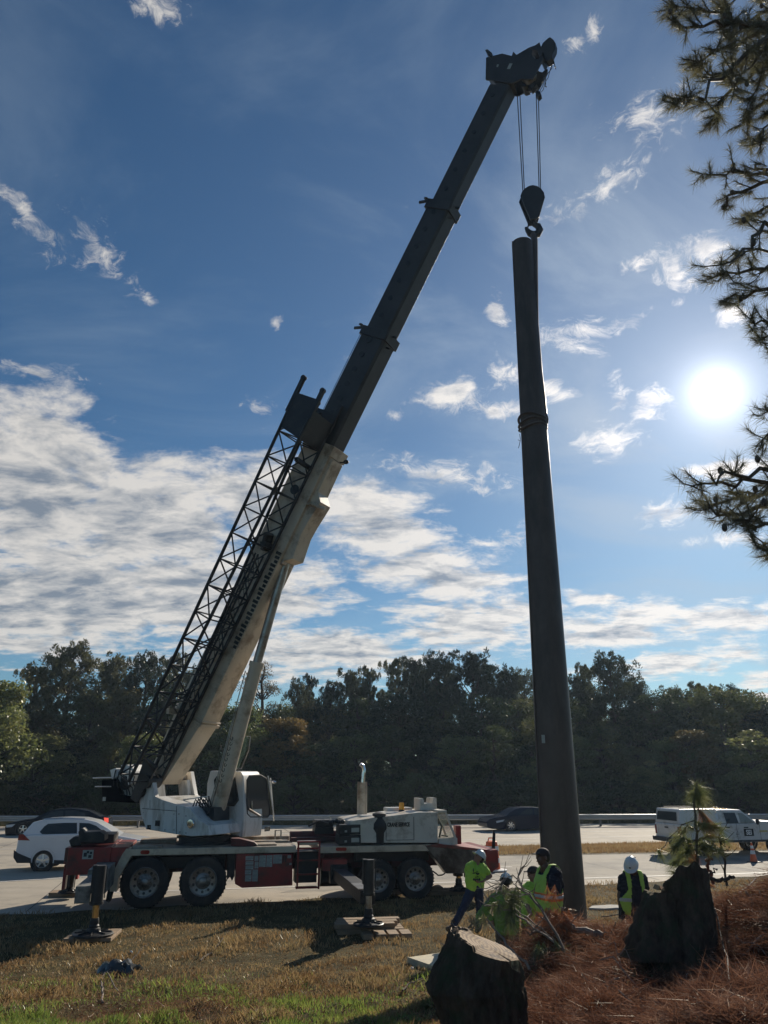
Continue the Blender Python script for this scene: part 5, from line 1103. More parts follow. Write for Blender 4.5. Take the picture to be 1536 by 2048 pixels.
def car(name, label, fr, body, house, wheels, wr, width, mat, wins, rim, zb=None, lean=.2, arches=True, group=None, spokes=5):
    root = thing(name, label, 'car', fr.w(wheels[0], width / 2, 0), group)
    zbelt = zb
    mb = MB(); mb.prism(fr, body, .0, width); bo = mb.build('body', mat, root, bevel=.07)
    mb = MB(); mb.prism(fr, house, .05, width - .05, lean=lean, zb=zbelt); ho = mb.build('roof', mat, root, bevel=.05)
    for nm, poly, m in wins:
        mb = MB(); n = len(poly)
        for y, s in ((.05, 1), (width - .05, -1)):
            P = [fr.w(a, y + s * (lean * max(0, z - zbelt) - .008), z) for a, z in poly]; Q = [p + fr.y * (s * .02) for p in P]
            mb.add(P + Q, [tuple(range(n)), tuple(range(2 * n - 1, n - 1, -1))] + [(i, (i + 1) % n, n + (i + 1) % n, n + i) for i in range(n)])
        mb.build(nm, m, root, smooth=False)
    if arches:
        for x in wheels:
            for y in (-.012, width - .02):
                mb = MB(); mb.lathe(fr.w(x, y, wr), fr.y, [(wr * 1.2, 0), (wr * 1.2, .032), (.02, .032), (.02, 0)], 28, caps=False); mb.build('wheel_arch', M_plast, root)
    for x in wheels:
        for y, o in ((-.03, -1), (width - .19, 1)): vwheel(root, fr, x, y, wr, rim, out=o, spokes=spokes)
    return root, bo

# white SUV behind the crane's rear end (drives to the right)
S = Fr(gp(85, 1743), 12); g = lambda px, py, y=0.: S.hit(px, py, y)
def pf(fr, pts, y=0.): return [fr.hit(a, b, y) for a, b in pts]
body = pf(S, [(28, 1712), (31, 1724), (60, 1727), (300, 1731), (313, 1722), (315, 1705), (308, 1690), (290, 1681), (238, 1672), (200, 1669), (150, 1667), (60, 1669), (36, 1673), (33, 1692)])
house = pf(S, [(42, 1671), (60, 1650), (64, 1645), (90, 1639), (130, 1637), (165, 1638), (192, 1644), (212, 1655), (240, 1673), (200, 1678), (60, 1678)], .05)
zb = S.hit(150, 1669, 0)[1]
wins = [('window', pf(S, [(79, 1664), (88, 1653), (95, 1648), (128, 1646), (153, 1646), (154, 1671), (120, 1671), (84, 1668)], .05), M_glassd), ('window', pf(S, [(158, 1646), (178, 1647), (192, 1652), (208, 1664), (212, 1671), (158, 1671)], .05), M_glassd)]
suv, bo = car('suv', 'white SUV with black wheel arches driving behind the rear of the crane', S, body, house, [S.hit(85, 1722, 0)[0], S.hit(85, 1722, 0)[0] + 2.69], .355, 1.85, P_white, wins, M_alloy, zb=zb, lean=.28)
def spanel(fr, pts, y, th, name, mat, root): mb = MB(); mb.ppx(fr, pts, y, y - th, y); return mb.build(name, mat, root, bevel=.006)
spanel(S, [(38, 1669), (47, 1668), (60, 1681), (36, 1680)], 0.01, .03, 'tail_light', M_tlens, suv)
spanel(S, [(28, 1700), (36, 1706), (62, 1717), (62, 1726), (34, 1726), (27, 1715)], 0.01, .03, 'bumper', M_plast, suv)
spanel(S, [(108, 1720), (190, 1722), (190, 1729), (108, 1728)], 0.01, .02, 'sill', M_plast, suv)
mb = MB(); mb.tube([S.hw(88, 1638, .25), S.hw(120, 1636, .25), S.hw(170, 1638, .25)], .02); mb.build('roof_rail', M_alloy, suv)
mb = MB(); mb.ell(S.hw(210, 1667, -.12), .1, .07, .075); mb.build('mirror', P_white, suv)
mb = MB(); mb.bar(S.hw(102, 1678, -.012), S.hw(112, 1679, -.012), .03, .03); mb.build('door_handle', P_white, suv)
# dark sedan at the left, heading left
S2 = Fr(gp(45, 1671), 12)
X0 = S2.hit(45, 1663, 0)[0]
body = pf(S2, [(10, 1672), (9, 1655), (17, 1646), (45, 1641), (65, 1638), (100, 1637), (170, 1637), (205, 1633), (217, 1635), (219, 1648), (214, 1662), (205, 1666), (60, 1671)])
house = pf(S2, [(64, 1640), (78, 1631), (95, 1623), (112, 1618.5), (135, 1617), (158, 1618), (178, 1622), (198, 1632), (206, 1636), (170, 1641), (80, 1642)], .05)
wins = [('window', pf(S2, [(84, 1636), (98, 1627), (114, 1622), (126, 1621), (126, 1638), (85, 1638)], .05), M_glassd), ('window', pf(S2, [(130, 1621), (150, 1621), (168, 1626), (173, 1636), (130, 1638)], .05), M_glassd)]
sed, bo = car('sedan', 'dark grey sedan with a lit red tail lamp beyond the white SUV', S2, body, house, [X0, X0 + 4.15], .33, 1.82, P_dark, wins, M_alloy, zb=S2.hit(100, 1638, 0)[1], lean=.3)
spanel(S2, [(208, 1635), (217, 1636), (217, 1645), (209, 1646)], 0.01, .03, 'tail_light', M_tail, sed)
spanel(S2, [(12, 1650), (31, 1648), (24, 1654), (13, 1655)], 0.01, .03, 'headlight', M_hlens, sed)
# dark sedan right of centre, heading left behind the pole
S3 = Fr(gp(1022, 1663), 12); X0 = S3.hit(1022, 1655, 0)[0]
body = pf(S3, [(975, 1655), (974, 1645), (978, 1639), (990, 1635), (1015, 1631), (1040, 1629), (1100, 1628), (1122, 1628), (1132, 1633), (1133, 1648), (1124, 1655), (1040, 1660), (985, 1658)])
house = pf(S3, [(1012, 1632), (1024, 1623), (1034, 1617.5), (1046, 1615.3), (1066, 1614.5), (1088, 1616), (1108, 1622), (1120, 1628), (1100, 1632), (1030, 1633)], .05)
wins = [('window', pf(S3, [(1038, 1630), (1046, 1623), (1056, 1618), (1066, 1617.5), (1066, 1629)], .05), M_glassd), ('window', pf(S3, [(1069, 1617.5), (1086, 1618), (1103, 1625), (1100, 1629), (1069, 1629)], .05), M_glassd)]
sd2, bo = car('sedan', 'blue black sedan passing just left of the steel pole', S3, body, house, [X0, X0 + 2.75], .34, 1.85, P_blue, wins, M_alloy, zb=S3.hit(1060, 1630, 0)[1], lean=.3, spokes=7)
spanel(S3, [(992, 1642), (1009, 1639), (1006, 1643), (993, 1646)], 0.01, .03, 'headlight', M_hlens, sd2)
mb = MB(); w = S3.w
pA = [S3.hit(*q, .05) for q in ((1014, 1631), (1035, 1618))]; z0 = pA[0][1]; mb.add([w(pA[0][0] - .03, .12, pA[0][1]), w(pA[1][0] - .03, .3, pA[1][1]), w(pA[1][0] - .03, 1.55, pA[1][1]), w(pA[0][0] - .03, 1.73, pA[0][1])], [(0, 1, 2, 3)]); mb.build('windscreen', M_glassd, sd2, smooth=False)

M_refl_ = M('white_vinyl', (.75, .75, .73), rough=.4)
# ---------------------------------------------------------------- white service pickup
T = Fr(gp(1410, 1713), 12)
tx = lambda px, py, y=0.: T.hit(px, py, y)
xr = tx(1363, 1690)[0]; root = thing('pickup_truck', 'white crew cab pickup with a camper shell and black door sign', 'pickup truck', T.w(xr + 2.6, 1, 0))
zs = 1 / 1.0
ztop = tx(1410, 1617.5)[1]; xw1 = tx(1410, 1700)[0]; xw2 = xw1 + 3.55
zbt = .52; zbelt = tx(1480, 1647)[1]; zhood = zbelt + .02
mb = MB(); xfr = xw2 + .95
mb.prism(T, [(xr, zbt + .08), (xw1 - .5, zbt), (xw2 - .55, zbt), (xfr, zbt), (xfr + .05, zhood - .25), (xfr - .1, zhood), (xw2 - .75, zhood + .08), (xw2 - 1.0, zbelt), (xr, zbelt)], 0, 2.0)
tb = mb.build('body', P_tr, root, bevel=.06)
xc0 = tx(1436, 1640)[0]; xa = tx(1484, 1620.5)[0]; xws = tx(1517, 1645)[0]
mb = MB(); mb.prism(T, [(xc0, zbelt), (xc0 + .05, ztop - .04), (xa, ztop - .06), (xws, zbelt)], .04, 1.96, lean=.16, zb=zbelt); mb.build('roof', P_tr, root, bevel=.06)
mb = MB(); mb.prism(T, [(xr + .02, zbelt), (xr + .12, ztop - .02), (xc0 - .03, ztop), (xc0 - .03, zbelt)], .03, 1.97, lean=.08, zb=zbelt); cs = mb.build('camper_shell', P_tr, root, bevel=.05)
def twin(pts, name, y=.045, lean=.16, mat=M_glassd, par=root):
    P0 = [T.hit(a, b, y) for a, b in pts]; n = len(P0); P = [T.w(a, y + lean * max(0, z - zbelt) - .012, z) for a, z in P0]; Q = [p + T.y * .02 for p in P]
    mb = MB(); mb.add(P + Q, [tuple(range(n)), tuple(range(2 * n - 1, n - 1, -1))] + [(i, (i + 1) % n, n + (i + 1) % n, n + i) for i in range(n)]); return mb.build(name, mat, par, smooth=False)
twin([(1448, 1625.5), (1471, 1625.5), (1477, 1646), (1453, 1646)], 'window'); twin([(1477, 1626), (1486, 1626.5), (1508, 1645), (1481, 1646)], 'window', mat=M_glassg)
twin([(1417, 1627), (1435, 1627), (1438, 1647), (1418, 1647)], 'window', lean=.08, mat=M_hlens, par=cs); twin([(1372, 1629), (1383, 1629), (1390, 1634), (1388, 1646), (1374, 1646)], 'window', lean=.08, mat=M_hlens, par=cs)
# rear face: shell window, tailgate, bumper
mb = MB(); mb.hexa([T.w(xr - .0 + .02, .2, zbelt + .12), T.w(xr + .03, .2, zbelt + .12), T.w(xr + .03, 1.8, zbelt + .12), T.w(xr + .02, 1.8, zbelt + .12), T.w(xr + .075, .26, ztop - .14), T.w(xr + .09, .26, ztop - .14), T.w(xr + .09, 1.74, ztop - .14), T.w(xr + .075, 1.74, ztop - .14)]); mb.build('rear_window', M_glassd, cs)
mb = MB(); mb.box(T, xr - .015, xr, .15, 1.85, zbt + .3, zbelt - .06); mb.build('tailgate', P_tr, root, bevel=.012)
mb = MB(); mb.box(T, xr - .022, xr - .016, .85, 1.15, zbelt - .2, zbelt - .14); mb.build('tailgate_handle', M_plast, root)
mb = MB(); mb.box(T, xr - .2, xr - .02, .05, 1.95, zbt + .02, zbt + .2); mb.box(T, xr - .12, xr + .3, .3, .5, zbt - .1, zbt); mb.build('bumper', M_plast, root, bevel=.03)
mb = MB()
for y in (.02, 1.84): mb.box(T, xr - .02, xr + .1, y - .025, y + .13, zbelt - .48, zbelt - .1)
mb.build('tail_light', M_tlens, root, bevel=.02)
mb = MB()
for px in (1455, 1492): 
    x, z = tx(px, 1655, -.02); mb.bar(T.w(x - .1, -.03, z), T.w(x + .1, -.03, z), .03, .05)
mb.build('door_handle', M_plast, root)
mb = MB()
for px in (1443, 1474, 1520): x, z = tx(px, 1660, 0); mb.box(T, x - .006, x + .006, -.004, .01, zbt + .1, zbelt)
mb.build('door_seam', M_ink, root)
mb = MB(); mb.box(T, xr + .2, xfr - .1, -.006, .0, zbt + .02, zbt + .1); mb.build('sill', M_plast, root)
x, z = tx(1497, 1665, 0); mb = MB(); mb.box(T, x - .22, x + .25, -.012, -.002, z - .14, z + .15); sg = mb.build('door_sign', M_ink, root, label='black door sign reading SEI')
text('SEI', T, x + .015, z, -.016, .27, M_refl_, sg, sx=.85, bold=.008)
x, z = tx(1475.5, 1666, 0); mb = MB(); mb.tube([T.w(x - .1, -.006, z - .06), T.w(x, -.006, z + .09), T.w(x + .07, -.006, z - .06), T.w(x - .1, -.006, z - .06)], .008, 5, caps=False); mb.build('triangle_logo', M_ink, root)
x, z = tx(1527, 1663, 0); mb = MB(); mb.box(T, x - .2, x + .2, -.006, -.001, z - .02, z + .05); mb.build('stripe', M('ochre_print', (.45, .36, .12), rough=.5), root)
mb = MB(); x, z = tx(1513, 1643, -.1); mb.ell(T.w(x, -.16, z), .07, .1, .13, fr=T); mb.build('mirror', M_plast, root)
mb = MB()
for i in range(5): mb.ell(T.w(xa - .5 + .05 * i, .4 + .3 * i, ztop - .03), .06, .04, .03)
mb.build('roof_lamps', M_amber, root)
mb = MB()
for y in (.4, 1.6): mb.tube([T.w(xr + .3, y, ztop + .03), T.w(xc0 - .2, y, ztop + .03)], .02); 
mb.build('roof_rack', M_plast, root)
for x in (xw1, xw2):
    for y in (-.012, 1.985): mb = MB(); mb.lathe(T.w(x, y, .42), T.y, [(.47, 0), (.47, .028), (.02, .028), (.02, 0)], 28, caps=False); mb.build('wheel_arch', M_plast, root)
for x in (xw1, xw2):
    for y, o in ((-.02, -1), (1.78, 1)): vwheel(root, T, x, y, .4, M_alloy, w=.26, out=o)

# ---------------------------------------------------------------- guardrail, sign, cones
GA = gp(-60, 1657); GB = gp(1600, 1651.5)
def guardrail():
    d = (GB - GA); L_ = d.length; d.normalize(); fr = Fr(GA - d * 40, math.degrees(math.atan2(d.y, d.x))); N = L_ + 90
    root = thing('guardrail', 'galvanised steel guardrail running along the far side of the highway', 'guardrail', fr.w(N / 2, 0, 0))
    prof = [(.42, 0), (.46, -.07), (.52, -.07), (.56, 0), (.62, 0), (.66, -.07), (.72, -.07), (.76, 0), (.76, .012), (.72, -.055), (.66, -.055), (.62, .015), (.56, .015), (.52, -.055), (.46, -.055), (.42, .012)]
    mb = MB(); a = [fr.w(0, y, z) for z, y in prof]; b = [fr.w(N, y, z) for z, y in prof]; n = len(prof); mb.add(a + b, [(i, (i + 1) % n, n + (i + 1) % n, n + i) for i in range(n)]); mb.build('rail', M('galvanised_steel', (.36, .37, .38), rough=.4, metal=.7, var=.15, scale=1), root)
    mp = M('rail_post', (.16, .15, .14), rough=.7)
    x = 1.
    while x < N and x < 180: mb = MB(); mb.box(fr, x, x + .12, .02, .18, 0, .72); mb.build('post', mp, root); x += 3.81 if N < 340 else 6
guardrail()
sp = aty(1447, 1578, GA.y + 16); sf = Fr(Vector((sp.x, sp.y, 0)), 0)
mb = MB(); mb.box(sf, -.03, .03, -.02, .02, 0, sp.z + .5); sroot = thing('road_sign', 'small red sign on a thin post in front of the trees, right of centre', 'sign', sf.o)
mb.build('post', M_steel, sroot)
hw_ = 28; x0, z0 = sf.hit(1441, 1585, -.03); x1, z1 = sf.hit(1455, 1572, -.03); mb = MB(); mb.box(sf, x0, x1, -.04, -.03, z0, z1); sb_ = mb.build('sign_board', M('faded_red_sign', (.3, .045, .035), rough=.5, var=.1), sroot)
M_cr = M('sign_white', (.5, .46, .42), rough=.6)
mb = MB(); e_ = .03
for a in ((x0, x1, z0, z0 + e_), (x0, x1, z1 - e_, z1), (x0, x0 + e_, z0 + e_, z1 - e_), (x1 - e_, x1, z0 + e_, z1 - e_)): mb.box(sf, a[0], a[1], -.044, -.041, a[2], a[3])
mb.build('sign_border', M_cr, sb_)
text('WRONG\nWAY', sf, (x0 + x1) / 2, (z0 + z1) / 2, -.045, (z1 - z0) * .4, M_cr, sb_, sx=.7)
M_or = M('orange_plastic', (.75, .13, .03), rough=.5, var=.1, dirt=(.3, .1, .05), damt=.4)
M_refl = M('white_reflective', (.7, .7, .68), rough=.4)
def cone(px, py, label):
    p = gp(px, py); root = thing('traffic_cone', label, 'traffic cone', p); fr = Fr(p, 10); h = .72
    mb = MB(); mb.box(fr, -.19, .19, -.19, .19, 0.012, .04); mb.build('base', M_plast, root, bevel=.01)
    mb = MB(); mb.lathe(p + Vector((0, 0, .04)), (0, 0, 1), [(.15, 0), (.14, .03), (.105, .22), (.03, .68), (.02, .69)], 20); mb.build('cone_body', M_or, root)
    mb = MB(); mb.lathe(p + Vector((0, 0, .04)), (0, 0, 1), [(.099, .27), (.077, .41), (.073, .41), (.095, .27)], 20, caps=False); mb.lathe(p + Vector((0, 0, .04)), (0, 0, 1), [(.066, .48), (.051, .58), (.048, .58), (.062, .48)], 20, caps=False); mb.build('collar', M_refl, root)
cone(1508, 1725, 'small orange traffic cone with white collars standing beside the pickup truck')
p = gp(985, 1745); dr = thing('traffic_drum', 'orange and white traffic drum half hidden behind the red nose of the crane', 'traffic drum', p)
mb = MB(); mb.lathe(p + Vector((.15, .3, .03)), (0, 0, 1), [(.42, 0), (.42, .04), (.3, .06)], 24); mb.build('rubber_base', M_refl, dr)
mb = MB(); mb.lathe(p + Vector((.05, .3, .08)), (0, 0, 1), [(.28, 0), (.27, .2), (.255, .2), (.255, .4), (.25, .4), (.24, .6), (.225, .6), (.22, .8), (.2, .92), (.1, .95)], 24); mb.build('drum_body', M_or, dr)
mb = MB(); mb.lathe(p + Vector((.05, .3, .08)), (0, 0, 1), [(.278, .22), (.263, .38)], 24, caps=False); mb.lathe(p + Vector((.05, .3, .08)), (0, 0, 1), [(.256, .62), (.24, .78)], 24, caps=False); mb.build('reflective_band', M_refl, dr)
mb = MB(); mb.tube([p + Vector((-.08, .3, 1.0)), p + Vector((-.05, .3, 1.12)), p + Vector((.15, .3, 1.12)), p + Vector((.18, .3, 1.0))], .025, 8); mb.build('handle', M_or, dr)
# ---------------------------------------------------------------- people
def remeshed(mb, name, mat, parent, voxel, smooth_it=2, label=None, fold=0.):
    root = parent
    while root.parent is not None: root = root.parent
    me = mb.mesh(name, ORG[root]); o = bpy.data.objects.new(name, me); COL.objects.link(o)
    m = o.modifiers.new('Remesh', 'REMESH'); m.mode = 'VOXEL'; m.voxel_size = voxel; m.use_smooth_shade = True
    s = o.modifiers.new('Smooth', 'SMOOTH'); s.factor = .5; s.iterations = smooth_it
    dg = bpy.context.evaluated_depsgraph_get(); dg.update(); me2 = bpy.data.meshes.new_from_object(o.evaluated_get(dg))
    o.modifiers.clear(); o.data = me2; me2.name = name; bpy.data.meshes.remove(me); me2.materials.clear(); me2.materials.append(mat)
    me2.polygons.foreach_set('use_smooth', [True] * len(me2.polygons)); o.parent = parent
    if fold:
        n = len(me2.vertices); co = np.empty(n * 3, np.float32); me2.vertices.foreach_get('co', co); co = co.reshape(-1, 3); nr = np.empty(n * 3, np.float32); me2.vertices.foreach_get('normal', nr); nr = nr.reshape(-1, 3)
        x, y, z = co.T; q = np.sin(x * 31 + 9 * np.sin(z * 13 + y * 7)) * np.sin(z * 37 + 6 * np.sin(x * 17)) + .7 * np.sin((x + z) * 53 + 5 * np.sin(y * 23 + z * 11)); co += nr * (q * fold)[:, None]; me2.vertices.foreach_set('co', co.ravel()); me2.update()
    if label: o['label'] = label
    return o
def cap(mb, pts, rs, seg=12):
    pts = [Vector(p) for p in pts]
    for p, r in zip(pts, rs): mb.ell(p, r, r, r, seg=10, rings=7)
    for i in range(len(pts) - 1):
        if (pts[i + 1] - pts[i]).length > 1e-4: mb.tube([pts[i], pts[i + 1]], [rs[i], rs[i + 1]], seg)
def hand(mb, wr, d, pn, sgn, curl=.5, s=1.0):
    """palm and five fingers; d: direction of the hand, pn: palm normal, sgn: thumb side"""
    d = d.normalized(); pn = (pn - d * pn.dot(d)).normalized(); sd = d.cross(pn) * sgn
    palm = wr + d * .05 * s
    for k in (-1, -.33, .33, 1): cap(mb, [wr + sd * .012 * k, wr + d * .085 * s + sd * .03 * k], [.017, .013])
    for k, L_ in ((-1, .07), (-.33, .083), (.33, .078), (1, .062)):
        b = wr + d * .088 * s + sd * .031 * k; q = b + (d * math.cos(curl) + pn * math.sin(curl)) * L_ * .5; e = q + (d * math.cos(curl * 2.2) + pn * math.sin(curl * 2.2)) * L_ * .5
        cap(mb, [b, q, e], [.0105, .0095, .008], 8)
    b = wr + d * .025 - sd * .03; cap(mb, [b, b + (d * .6 - sd * .8 + pn * .3).normalized() * .04, b + (d * .85 - sd * .5 + pn * .4).normalized() * .07], [.014, .011, .009], 8)
M_skin = M('skin', (.28, .15, .1), rough=.55, var=.08, scale=10); M_skin2 = M('dark_skin', (.11, .055, .035), rough=.5, var=.08, scale=10)
M_hiv = M('hi_vis_shirt', (.36, .58, .07), rough=.8, var=.08, scale=8, bump=.3, bscale=14); M_jean = M('dark_jeans', (.018, .026, .06), rough=.85, var=.3, scale=7, bump=.3, bscale=18)
M_navy = M('navy_shirt', (.014, .016, .026), rough=.85, var=.2, bump=.3, bscale=15); M_brownp = M('brown_work_trousers', (.12, .075, .045), rough=.85, var=.2, bump=.3, bscale=15)
M_boot = M('work_boot', (.06, .04, .025), rough=.7); M_hel = M('white_hard_hat', (.7, .69, .66), rough=.3, var=.03, coat=.4); M_hair = M('dark_hair', (.02, .014, .01), rough=.7)
M_eye = M('eye', (.05, .04, .035), rough=.2); M_lips = M('lips', (.2, .07, .05), rough=.5); M_glove = M('dark_glove', (.03, .03, .03), rough=.8)
M_cap = M('dark_cap', (.04, .03, .028), rough=.8); M_band = M('silver_band', (.5, .5, .48), rough=.4); M_orb = M('orange_band', (.75, .2, .04), rough=.7)
M_hiv2 = M('worn_lime_jacket', (.15, .25, .05), rough=.85, var=.3, scale=5, bump=.4, bscale=14)
def vest_mat():
    m = M('hi_vis_vest', (.42, .62, .1), rough=.75, var=.08, scale=8, bump=.3, bscale=14); return m
M_vest = vest_mat()
def human(name, label, J, face, fup=Vector((0, 0, 1)), skin=M_skin, shirt=M_hiv, trousers=M_jean, hat='helmet', vest=False, sleeves=.55, loc=None, curl=(.5, .5), bulk=1.0, hdir=(None, None), gloves=False, hs=1.0):
    root = thing(name, label, 'person', loc); f = face.normalized(); fup = (fup - f * fup.dot(f)).normalized(); sd = f.cross(fup)
    hc = J['head']; mb = MB()
    HF = Fr(hc, 0); HF.x = sd; HF.y = f
    def hp(a, b, c): return hc + sd * a + f * b + fup * c
    def he(c, r, m=mb):  # oriented ellipsoid
        n = len(m.v); m.ell(Vector((0, 0, 0)), 1, 1, 1, seg=14, rings=9)
        for i in range(n, len(m.v)): v = m.v[i]; m.v[i] = tuple(c + sd * (v[0] * r[0]) + f * (v[1] * r[1]) + fup * (v[2] * r[2]))
    he(hp(0, -.012, .025), (.076, .095, .088)); he(hp(0, .01, -.035), (.062, .078, .078)); he(hp(0, .035, -.085), (.038, .04, .03))
    he(hp(0, .088, -.012), (.013, .022, .026)); he(hp(0, .085, .022), (.05, .014, .012)); he(hp(0, .078, -.052), (.026, .016, .016)); he(hp(.078, -.01, -.01), (.012, .02, .032)); he(hp(-.078, -.01, -.01), (.012, .02, .032))
    cap(mb, [hp(0, -.025, -.05), J['neck']], [.055, .062])
    b = bulk
    shl, shr, ch, pe = J['shL'], J['shR'], J['chest'], J['pelvis']
    cap(mb, [J['neck'] - Vector((0, 0, .03)), shl], [.05, .05]); cap(mb, [J['neck'] - Vector((0, 0, .03)), shr], [.05, .05])
    def torso(m, e):
        q = (shr - shl).normalized() * .075 * b
        cap(m, [shl.lerp(shr, .22), ch - q, pe - q + Vector((0, 0, .12)), pe - q * .8], [.09 * b + e, .12 * b + e, .115 * b + e, .11 * b + e]); cap(m, [shl.lerp(shr, .78), ch + q, pe + q + Vector((0, 0, .12)), pe + q * .8], [.09 * b + e, .12 * b + e, .115 * b + e, .11 * b + e]); cap(m, [shl, ch, shr], [.055 + e, .12 * b + e, .055 + e])
    torso(mb, -.008)
    for s, sg, c, hd in (('L', 1, curl[0], hdir[0]), ('R', -1, curl[1], hdir[1])):
        sh, el, wr = J['sh' + s], J['el' + s], J['wr' + s]; cap(mb, [sh, sh.lerp(el, .5), el, el.lerp(wr, .35), wr], [.055, .047, .04, .041, .027])
        if not gloves: hand(mb, wr, hd if hd else (wr - el), J.get('pn' + s, f), sg, c)
        hp_, kn, an = J['hip' + s], J['kn' + s], J['an' + s]; cap(mb, [hp_, hp_.lerp(kn, .5), kn, kn.lerp(an, .35), an], [.085, .075, .055, .055, .04])
        fo = J.get('fd' + s, f * 1.0); fo = Vector((fo.x, fo.y, 0)).normalized(); cap(mb, [an, an + fo * .13 - Vector((0, 0, .045))], [.04, .03])
    body = remeshed(mb, 'body', skin, root, .0075)
    for k in (-1, 1): m = MB(); he(hp(.03 * k, .084, .004), (.011, .008, .006), m); m.build('eye', M_eye, body)
    m = MB(); he(hp(0, .094, -.055), (.024, .006, .006), m); m.build('mouth', M_lips, body)
    m = MB(); he(hp(0, -.03, .022), (.082, .09, .088), m); he(hp(0, -.055, -.03), (.072, .06, .06), m); remeshed(m, 'hair', M_hair, root, .012)
    if gloves:
        m = MB(); 
        for s, sg in (('L', 1), ('R', -1)): hand(m, J['wr' + s], J['wr' + s] - J['el' + s], f, sg, .45, 1.1); cap(m, [J['wr' + s], J['wr' + s] + (J['wr' + s] - J['el' + s]).normalized() * .05], [.035, .035])
        remeshed(m, 'gloves', M_glove, root, .008)
    m = MB(); torso(m, .022)
    for s in 'LR':
        sh, el = J['sh' + s], J['el' + s]; cap(m, [sh, sh.lerp(el, sleeves)], [.078, .068])
        if sleeves > 1: cap(m, [el, el.lerp(J['wr' + s], sleeves - 1)], [.06, .05])
    r = remeshed(m, 'shirt', shirt, root, .011, fold=.0055)
    m = MB(); cap(m, [J['hipL'], pe, J['hipR']], [.115 * b, .125 * b, .115 * b])
    for s in 'LR': cap(m, [J['hip' + s], J['hip' + s].lerp(J['kn' + s], .5), J['kn' + s], J['kn' + s].lerp(J['an' + s], .6), J['an' + s]], [.108 * b, .098 * b, .078, .072, .068])
    remeshed(m, 'trousers', trousers, root, .012, fold=.005)
    for s in 'LR':
        m = MB(); an = J['an' + s]; fo = J.get('fd' + s, f); fo = Vector((fo.x, fo.y, 0)).normalized(); cap(m, [an + Vector((0, 0, .05)), an - Vector((0, 0, .03)), an + fo * .17 - Vector((0, 0, .05))], [.058, .055, .045]); cap(m, [an - fo * .05 - Vector((0, 0, .05)), an + fo * .17 - Vector((0, 0, .06))], [.045, .04]); remeshed(m, 'boot', M_boot, root, .014)
    if hat == 'helmet':
        m = MB(); n = 12; rr = 24; prof = []
        for i in range(n + 1):
            a = math.pi / 2 * i / n; prof.append((math.cos(a), math.sin(a)))
        vs = []; tilt = fup
        for (cr, ch_) in [(1.0, -.08)] + prof:
            for k in range(rr): th = 2 * math.pi * k / rr; vs.append(hp(.108 * cr * math.cos(th), -.005 + .132 * cr * math.sin(th), .045 + .118 * ch_))
        m.add(vs, [(i * rr + k, i * rr + (k + 1) % rr, (i + 1) * rr + (k + 1) % rr, (i + 1) * rr + k) for i in range(n + 1) for k in range(rr)])
        hl = m.build('hard_hat', M_hel, root)
        m = MB(); bot = []; top = []
        for k in range(rr): th = 2 * math.pi * k / rr; e = .012 + .045 * max(0, math.sin(th)) ** 2; bot.append((th, e))
        A_ = [hp((.106) * math.cos(t), -.005 + .13 * math.sin(t), .04) for t, e in bot]; B_ = [hp((.108 + e) * math.cos(t), -.005 + (.132 + e) * math.sin(t), .03) for t, e in bot]; C_ = [hp((.108 + e) * math.cos(t), -.005 + (.132 + e) * math.sin(t), .036) for t, e in bot]; D_ = [hp(.106 * math.cos(t), -.005 + .13 * math.sin(t), .048) for t, e in bot]
        m.add(A_ + B_ + C_ + D_, [(q * rr + k, q * rr + (k + 1) % rr, ((q + 1) % 4) * rr + (k + 1) % rr, ((q + 1) % 4) * rr + k) for q in range(4) for k in range(rr)]); m.build('brim', M_hel, hl)
        m = MB(); m.tube([hp(0, .115, .09), hp(0, .07, .15), hp(0, 0, .168), hp(0, -.07, .15), hp(0, -.12, .08)], .012, 6); m.build('ridge', M_hel, hl)
        m = MB(); he(hp(-.06, -.1, .09), (.016, .01, .016), m); he(hp(0, .125, .09), (.018, .008, .014), m); m.build('emblem', M_ink, hl)
    elif hat == 'cap':
        m = MB(); he(hp(0, -.008, .05), (.086, .104, .075), m); he(hp(0, .1, .045), (.065, .07, .01), m); remeshed(m, 'cap', M_cap, root, .009)
    if vest:
        m = MB(); torso(m, .036); v = remeshed(m, 'vest', M_vest, root, .013, fold=.003)
        # open the arm holes and the neck by cutting faces beyond the shoulder line
        me = v.data; import bmesh as _bm; bmm = _bm.new(); bmm.from_mesh(me); ax_ = (shr - shl).normalized(); mid = (shl + shr) / 2 - ORG[root]; hw = (shr - shl).length / 2; kill = []
        for fc in bmm.faces:
            c = fc.calc_center_median() - mid; s_ = c.dot(ax_); zt = c.z; fr_ = c.dot(f)
            if abs(s_) > hw - .025 + max(0, -.16 - zt) * .9 and zt > -.3: kill.append(fc)
            elif vest == 'open' and fr_ > 0 and abs(s_) < .065 + max(0, -zt) * .12: kill.append(fc)
            elif abs(s_) < .07 and zt > .0: kill.append(fc)
        _bm.ops.delete(bmm, geom=kill, context='FACES'); bmm.to_mesh(me); bmm.free()
        sl_ = v.modifiers.new('Solidify', 'SOLIDIFY'); sl_.thickness = .006; sl_.offset = 1
